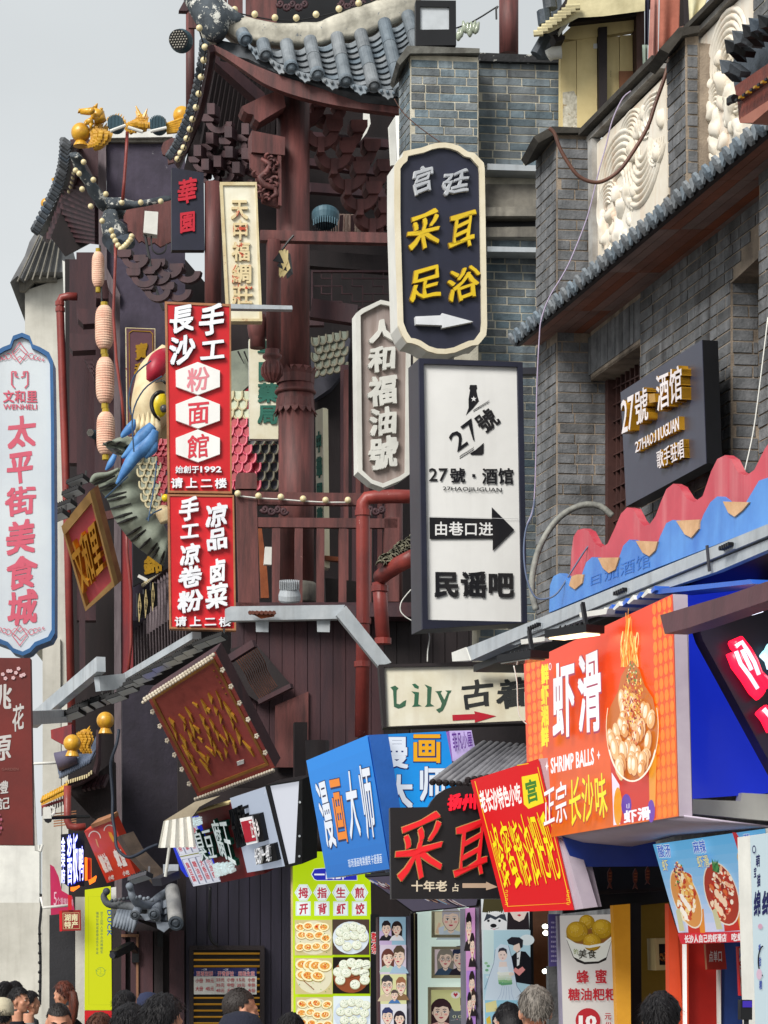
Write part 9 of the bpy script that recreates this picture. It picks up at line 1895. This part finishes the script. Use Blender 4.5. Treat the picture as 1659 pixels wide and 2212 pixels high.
part('finial_head',GT2,t,lambda b:b.ball(P(*cc(840,832),25.15),.042,12,8),smooth=True);part('finial_head',TILED,t,lambda b:b.ball(P(*cc(690,865),25.55),.04,12,8),smooth=True)
for k in range(5):part('curl_bump',GT2,t,lambda b:b.ball(P(*cc(882+k*26,905-(k%2)*8+k*4),25.2),.022,8,6),smooth=True);part('curl_bump',TILED,t,lambda b:b.ball(P(*cc(725+k*26,925-k*4),25.5),.02,8,6),smooth=True)
fig('tube_tile',[(1115,850,25.6,15),(1125,930,25.4,16),(1140,1060,25.1,16)],M('pale_worn_tile','#9a9a98','#77797b',rough=.7,scale=5,bump=.4),16);fig('tube_tile',[(1020,960,25.5,12),(1000,1030,25.2,12)],n=14);fig('tube_tile',[(905,950,25.4,9),(878,1015,25.2,10)],n=12)
for x,y,r_ in((1142,1068,17),(1000,1010,13),(877,1015,11)):part('tile_end',TILED,t,lambda b:b.lathe([(r_*.9/F*25,0),(r_/F*25,-.02),(r_*.7/F*25,-.03),(r_*.6/F*25,-.015),(r_*.3/F*25,-.035)],P(*cc(x,y),25.05),(.1,.9,.3),16))
for k in range(4):part('pan_tile',GT2,t,lambda b:b.sheet([[P(*cc(1040,915+k*42),25.5-k*.03),P(*cc(1058,925+k*42),25.55-k*.03),P(*cc(1078,915+k*42),25.5-k*.03)],[P(*cc(1040,965+k*42),25.4-k*.03),P(*cc(1058,975+k*42),25.45-k*.03),P(*cc(1080,965+k*42),25.4-k*.03)]],(0,.02,0)))
part('drip_tile',GT2,t,lambda b:b.slab(Face(P(*cc(1060,1080),25.1),Vector((0,-1,0))),Q(cc,(1010,1060),(1095,1065),(1098,1100),(1062,1130),(1020,1105)),-.03,0));part('drip_tile',GT2,t,lambda b:b.slab(Face(P(*cc(940,1030),25.1),Vector((0,-1,0))),Q(cc,(905,1010),(975,1010),(970,1050),(940,1055)),-.03,0))
for k in range(7):x=735+k*20;part('comb_tile',GT2,t,lambda b:b.tube([P(*cc(x+40-k*2,990+k*2),25.4),P(*cc(x+18,1050+k*3),25.3),P(*cc(x,1095+k*6),25.25)],[.03,.03,.012],7),smooth=True)
part('roof_body',TILED,t,lambda b:b.prism([P(*cc(x,y),25.7)for x,y in((740,1010),(860,960),(1000,900),(1120,860),(1150,1090),(1050,1080),(960,1045),(880,1040),(740,1080))],[P(*cc(x,y),26.6)for x,y in((740,1010),(860,960),(1000,900),(1120,860),(1150,1090),(1050,1080),(960,1045),(880,1040),(740,1080))]));part('soffit_board',WOODK,t,lambda b:b.slab(Face(P(330,2000,25.9),Vector((0,-1,0))),Q(cc,(890,1045),(1120,1095),(1090,1130),(1000,1100),(900,1060)),-.3,0))
t=thing('bullet_camera','black bullet camera with a white label aimed down over the door','camera',P(*cc(790,1250),26));d0,d1=P(*cc(735,1275),25.6),P(*cc(850,1215),26.0);part('housing',BLACKM,t,lambda b:b.bar(d0,d1,.08,.08));part('label_sticker',PAINTW,t,lambda b:b.bar(d0.lerp(d1,.3)+Vector((0,-.045,.0)),d0.lerp(d1,.6)+Vector((0,-.045,.0)),.004,.04));part('bracket',BLACKM,t,lambda b:b.bar(d1,P(*cc(880,1250),26.5),.06,.06));part('lens',STEELD,t,lambda b:b.lathe([(.035,0),(.035,.03)],d0,d0-d1,12))
t=thing('floodlight','grey angled floodlight on a post beside the roof corner','floodlight',P(*cc(1100,780),25));part('housing',STEELD,t,lambda b:b.bar(P(*cc(1015,805),24.9),P(*cc(1135,755),25.1),.14,.08));part('post',STEEL,t,lambda b:b.bar(P(*cc(1108,690),25.3),P(*cc(1108,780),25.3),.16,.06));flood(*cc(910,775),46,25.4,'grey floodlight just left of the roof corner post',mat=STEELD)
part('hidden_finial',WOODK,ts,lambda b:b.lathe([(.05,0),(.14,.06),(.2,.16),(.14,.3),(.1,.34),(.19,.42),(.19,.5),(.1,.56),(.12,1.2)],P(*c13(965,672),23.9),n=16),smooth=True)
part('post',WOODK,ts,lambda b:b.slab(Face(P(680,1700,24.2),Vector((.1,-1,0))),B(636,1560,664,1900),-.2,0))
pipe('wall_pipe',[P(*cc(x,y),33)for x,y in((380,30),(215,38),(212,120),(235,600),(262,605),(275,560))],.02,'thin cream pipe bent along the far left post',mat=PAINTW);pipe('wall_pipe',[P(*cc(x,y),27.4)for x,y in((265,900),(278,970),(440,955))],.017,'thin cream pipe running under the pink board',mat=PAINTW)
t=thing('cable_run','dark knotted cables down the edge of the pale post','cable',P(*cc(262,1600),33));part('cable',BLACKM,t,lambda b:b.tube([P(*cc(x,y),32.8)for x,y in((262,880),(268,960),(255,1100),(262,1350),(258,1600))],.02,5))
for k in range(8):part('cable_knot',BLACKM,t,lambda b:b.ball(P(*cc(257,1140+k*62),32.7),.025,8,6))
# the crowd
SKIN=M('skin','#c48f74','#b57f66',rough=.5,scale=12,bump=.08,bscale=120,spec=.35)
def remesh(mb,name,mat,parent,vox,smooth_=True):
 o=mb.build(name+'_rough',mat,parent);md=o.modifiers.new('r','REMESH');md.mode='VOXEL';md.voxel_size=vox
 sm=o.modifiers.new('s','SMOOTH');sm.iterations=4;sm.factor=.5
 bpy.context.view_layer.update();dg=bpy.context.evaluated_depsgraph_get();me=bpy.data.meshes.new_from_object(o.evaluated_get(dg));me.name=name
 n=bpy.data.objects.new(name,me);col.objects.link(n);n.parent=parent;bpy.data.objects.remove(o)
 me.polygons.foreach_set('use_smooth',[True]*len(me.polygons));
 if not me.materials:me.materials.append(mat)
 return n
def person(u,vtop,Y,face,label,hair='#151316',hair2=None,style='short',coat='#1c1d22',tilt=0.0,arm=False,female=False,cap=None,detail=True):
 z=P(u,vtop,Y).z;s=z/1.72 if not female else z/1.66;hs_=min(1.08,max(.94,s))
 x=P(u,vtop,Y).x;t=thing('person',label,'person',(x,Y,0))
 fd_=Vector((math.sin(R(face)),-math.cos(R(face)),0));sd=Vector((-fd_.y,fd_.x,0))*-1;U=Vector((0,0,1))
 hc=Vector((x,Y,z-.118*hs_-.012));hf=(fd_*math.cos(tilt)-U*math.sin(tilt)).normalized();hu=(U*math.cos(tilt)+fd_*math.sin(tilt)).normalized()
 def H(a,b,c):return hc+(sd*a+hf*b+hu*c)*hs_
 mb=MB();ax3=(sd*hs_,hf*hs_,hu*hs_)
 E=lambda a,b,c,rx,ry,rz:mb.ball(H(a,b,c),1.0,14,10,(ax3[0]*rx,ax3[1]*ry,ax3[2]*rz))
 E(0,-.008,.025,.074,.092,.092);E(0,.03,-.035,.060,.060,.075);E(0,.055,-.088,.030,.030,.026);E(0,.075,.012,.05,.02,.02)
 E(0,.092,-.022,.013,.020,.020);E(0,.088,.002,.009,.014,.025);E(0,.078,-.058,.024,.014,.009);E(0,.076,-.068,.020,.014,.008)
 for q in(-1,1):E(q*.076,-.005,-.012,.010,.018,.032);E(q*.045,.05,-.025,.022,.022,.022)
 nk=hc+(-fd_*.02-U*.10)*hs_;sh_=hc.z-.26*hs_
 base=Vector((x,Y,0))-fd_*.03
 mb.tube([nk,base+U*(sh_-.02)],[.052,.062],12)
 S=sh_/1.42;bw=.9 if female else 1.0
 def T(a,b,zz):return base+sd*a+fd_*b+U*(zz*S)
 mb.tube([T(0,0,1.43),T(0,0,1.30),T(0,.0,1.10),T(0,0,.95),T(0,0,.86)],[.07,.13*bw,.13*bw,.12,.10],12)
 for q in(-1,1):
  mb.tube([T(q*.02,0,1.37),T(q*.12*bw,0,1.37),T(q*.18*bw,0,1.34)],[.06,.06,.052],10)
  mb.tube([T(q*.09,0,.90),T(q*.10,.02,.50),T(q*.10,0,.10),T(q*.10,.0,.04)],[.095,.062,.042,.04],10)
  mb.tube([T(q*.10,-.04,.03),T(q*.11,.12,.02)],[.04,.035],8)
  if not(arm and q==1):mb.tube([T(q*.19*bw,0,1.34),T(q*.23,.0,1.08),T(q*.22,.06,.84),T(q*.22,.08,.76)],[.05,.042,.032,.036],10)
  else:mb.tube([T(q*.19*bw,0,1.34),T(q*.30,.10,1.28),T(q*.32,.16,1.50)],[.05,.042,.030],10)
 hands=[]
 for q in(-1,1):
  if arm and q==1:w_,dr,sp_d,pn_=T(q*.32,.16,1.50),U,sd,fd_
  else:w_,dr,sp_d,pn_=T(q*.22,.08,.76),-U,fd_,sd
  mb.ball(w_+dr*.05,1.0,10,8,(sp_d*.04,pn_*.016,dr*.055))
  for k,L_ in enumerate((.062,.075,.080,.070)):b0_=w_+dr*.09+sp_d*(.033-k*.021);mb.tube([b0_-dr*.02,b0_+dr*L_*.55+pn_*.004,b0_+dr*L_+pn_*.014],[.0095,.009,.007],6)
  mb.tube([w_+dr*.03+sp_d*.03,w_+dr*.065+sp_d*.062,w_+dr*.095+sp_d*.07],[.013,.011,.008],6)
 remesh(mb,'body',SKIN,t,.0085)
 cm=M('coat_'+coat.strip('#'),coat,rough=.85,scale=8,bump=.25,bscale=60,spec=.15);mb=MB()
 mb.tube([T(0,0,1.44),T(0,0,1.36),T(0,0,1.15),T(0,0,.92),T(0,0,.80)],[.075,.150*bw,.165*bw,.155,.165],14)
 for q in(-1,1):
  mb.tube([T(q*.0,0,1.40),T(q*.10*bw,0,1.385),T(q*.19*bw,0,1.345)],[.075,.085,.07],12)
  if not(arm and q==1):mb.tube([T(q*.195*bw,0,1.35),T(q*.235,.0,1.08),T(q*.225,.06,.82)],[.07,.062,.05],12)
  else:mb.tube([T(q*.195*bw,0,1.35),T(q*.30,.10,1.28),T(q*.32,.16,1.45)],[.07,.06,.048],12)
 remesh(mb,'jacket',cm,t,.02)
 part('collar',cm,t,lambda b:b.lathe([(.068,0),(.078,.03),(.072,.07),(.064,.07)],T(0,-.005,1.41),(0,0,1),18),smooth=True)
 mb=MB()
 for q in(-1,1):mb.tube([T(q*.09,0,.90),T(q*.10,.02,.50),T(q*.10,0,.09)],[.108,.08,.065],12)
 mb.tube([T(0,0,.95),T(0,0,.84)],[.14,.13],12);remesh(mb,'trousers',M('dark_trousers','#23242a',rough=.9,bump=.2),t,.02)
 for q in(-1,1):part('shoe',BLACKM,t,lambda b:b.ball(T(q*.105,.04,.03),1.0,12,6,(sd*.05,fd_*.14,U*.045)),smooth=True)
 if abs(face)<110 and detail:
  ew=M('eye_white','#d8d0c8',rough=.3,bump=0);ek=M('eye_dark','#1c1412',rough=.2,bump=0);lp=M('lip','#8f4a42',rough=.45,bump=0)
  for q in(-1,1):
   part('eye',ew,t,lambda b:b.ball(H(q*.031,.077,.004),1.0,8,6,(ax3[0]*.013,ax3[1]*.009,ax3[2]*.006)));part('iris',ek,t,lambda b:b.ball(H(q*.031,.084,.004),1.0,8,6,(ax3[0]*.0055,ax3[1]*.004,ax3[2]*.0055)))
   part('eyebrow',M('brow_hair','#1a1514',rough=.9,bump=0),t,lambda b:b.tube([H(q*.014,.094,.022),H(q*.032,.092,.027),H(q*.05,.079,.022)],[.0035,.0045,.002],5))
  part('lips',lp,t,lambda b:b.ball(H(0,.088,-.062),1.0,10,6,(ax3[0]*.022,ax3[1]*.007,ax3[2]*.007)),smooth=True)
 hm=M('hair_'+hair.strip('#'),hair,hair2 or hair,rough=.55,scale=30,stretch=(1,1,.4),bump=.6,bscale=150,spec=.35);mb=MB();nA,nZ=40,22;rr={}
 thick={'short':.014,'crop':.004,'full':.024,'long':.022,'pony':.016}[style]
 rnd=random.Random(int(u*7+vtop))
 def hp2(i,k):
  th=math.pi*i/nZ;a_=2*math.pi*k/nA;d=(math.sin(th)*math.sin(a_),math.sin(th)*math.cos(a_),math.cos(th))
  nz_=noise.noise(Vector(d)*6+Vector((u,0,0)))*.35+noise.noise(Vector(d)*18+Vector((0,u,0)))*.35;tk=thick*(1+nz_)*(1.0 if d[2]>.2 else .8)
  return H(d[0]*(.074+tk),-.008+d[1]*(.092+tk*.8),.025+d[2]*(.092+tk*1.1)),d
 keep=[]
 for i in range(nZ):
  for k in range(nA):
   d=hp2(i+.5,k+.5)[1];fr=d[1];lim=.42 if fr>.45 else(.42-(.45-fr)*.9)
   lim=max(lim,-.62 if style in('crop','short')else-.8)
   if abs(d[0])>.55 and fr>-.35 and fr<.5:lim=max(lim,-.05 if style=='crop' else-.28)
   if d[2]>lim+rnd.uniform(-.04,.04):keep.append((i,k))
 vid={}
 def V_(i,k):
  key=(i,k%nA)
  if key not in vid:vid[key]=len(mb.v);mb.v.append(hp2(i,k%nA)[0])
  return vid[key]
 for i,k in keep:mb.f.append((V_(i,k),V_(i+1,k),V_(i+1,k+1),V_(i,k+1)));mb.c.append(None)
 hr=mb.build('hair',hm,t,smooth=True);bl=MB()
 for j in range(900 if style!='crop' else 500):
  i,k=keep[rnd.randrange(len(keep))];p_,d=hp2(i+rnd.random(),k+rnd.random());L_={'crop':.007,'short':.03,'full':.046,'long':.04,'pony':.03}[style]*rnd.uniform(.6,1.3)
  nn=(sd*d[0]+hf*d[1]+hu*d[2]).normalized();dn=(-hu*.8-hf*.25*(1 if d[1]<.3 else-1.6)+sd*rnd.uniform(-.4,.4)+nn*(.55 if style!='crop' else 1.2)).normalized();wv=nn.cross(dn).normalized()*.003
  bl.add([p_-wv,p_+wv,p_+dn*L_],[(0,1,2)])
 bl.build('hair_strands',hm,hr,kind='stuff')
 if style in('long','pony'):
  mb=MB()
  if style=='long':mb.tube([H(0,-.05,.06),H(0,-.08,-.02),H(0,-.095,-.12),H(0,-.09,-.26)],[.075,.085,.085,.05],14)
  else:mb.tube([H(0,-.08,.03),H(0,-.12,.01),H(0,-.13,-.08),H(0,-.12,-.20),H(0,-.10,-.30)],[.035,.04,.045,.04,.015],12)
  for i_,q in enumerate(mb.v):mb.v[i_]=q+Vector((noise.noise(q*40),noise.noise(q*40+Vector((3,0,0))),0))*.008
  mb.build('hair_length',hm,hr,smooth=True)
 if cap:part('hat',M('hat_'+cap.strip('#'),cap,rough=.9,bump=.5,bscale=80),t,lambda b:b.lathe([(.10*hs_,0),(.103*hs_,.03),(.098*hs_,.08),(.07*hs_,.125),(.02,.14)],H(0,-.01,.02),hu,24),smooth=True)
 return t
person(42,2132,21.5,72,'man in profile facing right at the far left, short black hair and dark coat',style='short',coat='#23252b')
person(12,2122,26,150,'person with thick black hair behind the man in profile, green-grey jacket',style='full',coat='#4d6152')
person(32,2121,27,190,'person with dark tousled hair, taller of the two behind the man in profile',style='full',coat='#3a3d40')
person(66,2140,23,120,'person in a grey jacket raising one hand beside the pale wall',style='short',coat='#85898c',arm=True)
person(4,2164,18.5,180,'person in a cream knitted hat at the bottom left corner',style='short',coat='#8d8a80',cap='#c9c0a6')
person(137,2119,22,235,'woman with reddish-brown ponytail in a black coat before the slate pillar',hair='#3a1f18',hair2='#6a2f1c',style='pony',coat='#121216',female=True)
person(127,2164,14.2,8,'middle-aged man facing the camera with cropped hair at lower left',style='crop',coat='#1d1d22',hair='#1f1a19',tilt=.25)
person(216,2191,15,180,'person seen from behind with brown hair below the yellow panel',hair='#3c2018',hair2='#54301f',style='full',coat='#30261f')
person(271,2139,17,150,'young man with black hair turned away beside the white post',style='short',coat='#2a2c33')
person(281,2172,11.6,175,'person with large black hair seen from behind, in front of the white post',style='full',coat='#1b1c20')
person(322,2152,19.5,140,'person in a navy hat between two black-haired men',style='short',coat='#5a5f6a',cap='#252c48')
person(354,2152,11.2,140,'man with smooth black hair turned right in front of the dark door',style='full',coat='#20222a')
person(519,2131,13.2,115,'man with buzzed hair and visible ear in front of the louvre vent',hair='#2a2422',style='crop',coat='#1d2230')
person(520,2202,9.6,180,'person in a navy cap at the bottom edge below the buzz-cut man',style='short',coat='#1a1c28',cap='#191c2c')
person(628,2191,15.5,180,'person with black hair seen from behind below the left edge of the yellow-green menu',style='full',coat='#17171c')
person(1097,2168,16,200,'woman with long black hair beside the grey-haired man',style='long',coat='#1a181c',female=True)
person(1156,2129,12.2,188,'grey-haired older man in a navy jacket seen from behind',hair='#8a837b',hair2='#4f4a46',style='short',coat='#252c44')
person(1426,2148,11.4,180,'man with thick black hair seen from behind before the orange wall',style='full',coat='#18181d')
t=thing('camera_stick','black camera held up on a short pole at lower right','camera',P(1613,2212,10.5));part('camera_body',BLACKM,t,lambda b:b.slab(Face(P(1613,2180,10.5),Vector((.1,-1,0))),B(1600,2160,1625,2203),-.05,0));part('screen',M('violet_screen','#2a1f60',rough=.2,emit='#3a20c0',es=.4,bump=0),t,lambda b:b.slab(Face(P(1613,2180,10.5),Vector((.1,-1,0))),B(1604,2162,1624,2176),0,.004));part('pole',BLACKM,t,lambda b:b.bar(P(1612,2200,10.52),P(1612,2290,10.52),.02,.02,(0,1,0)))
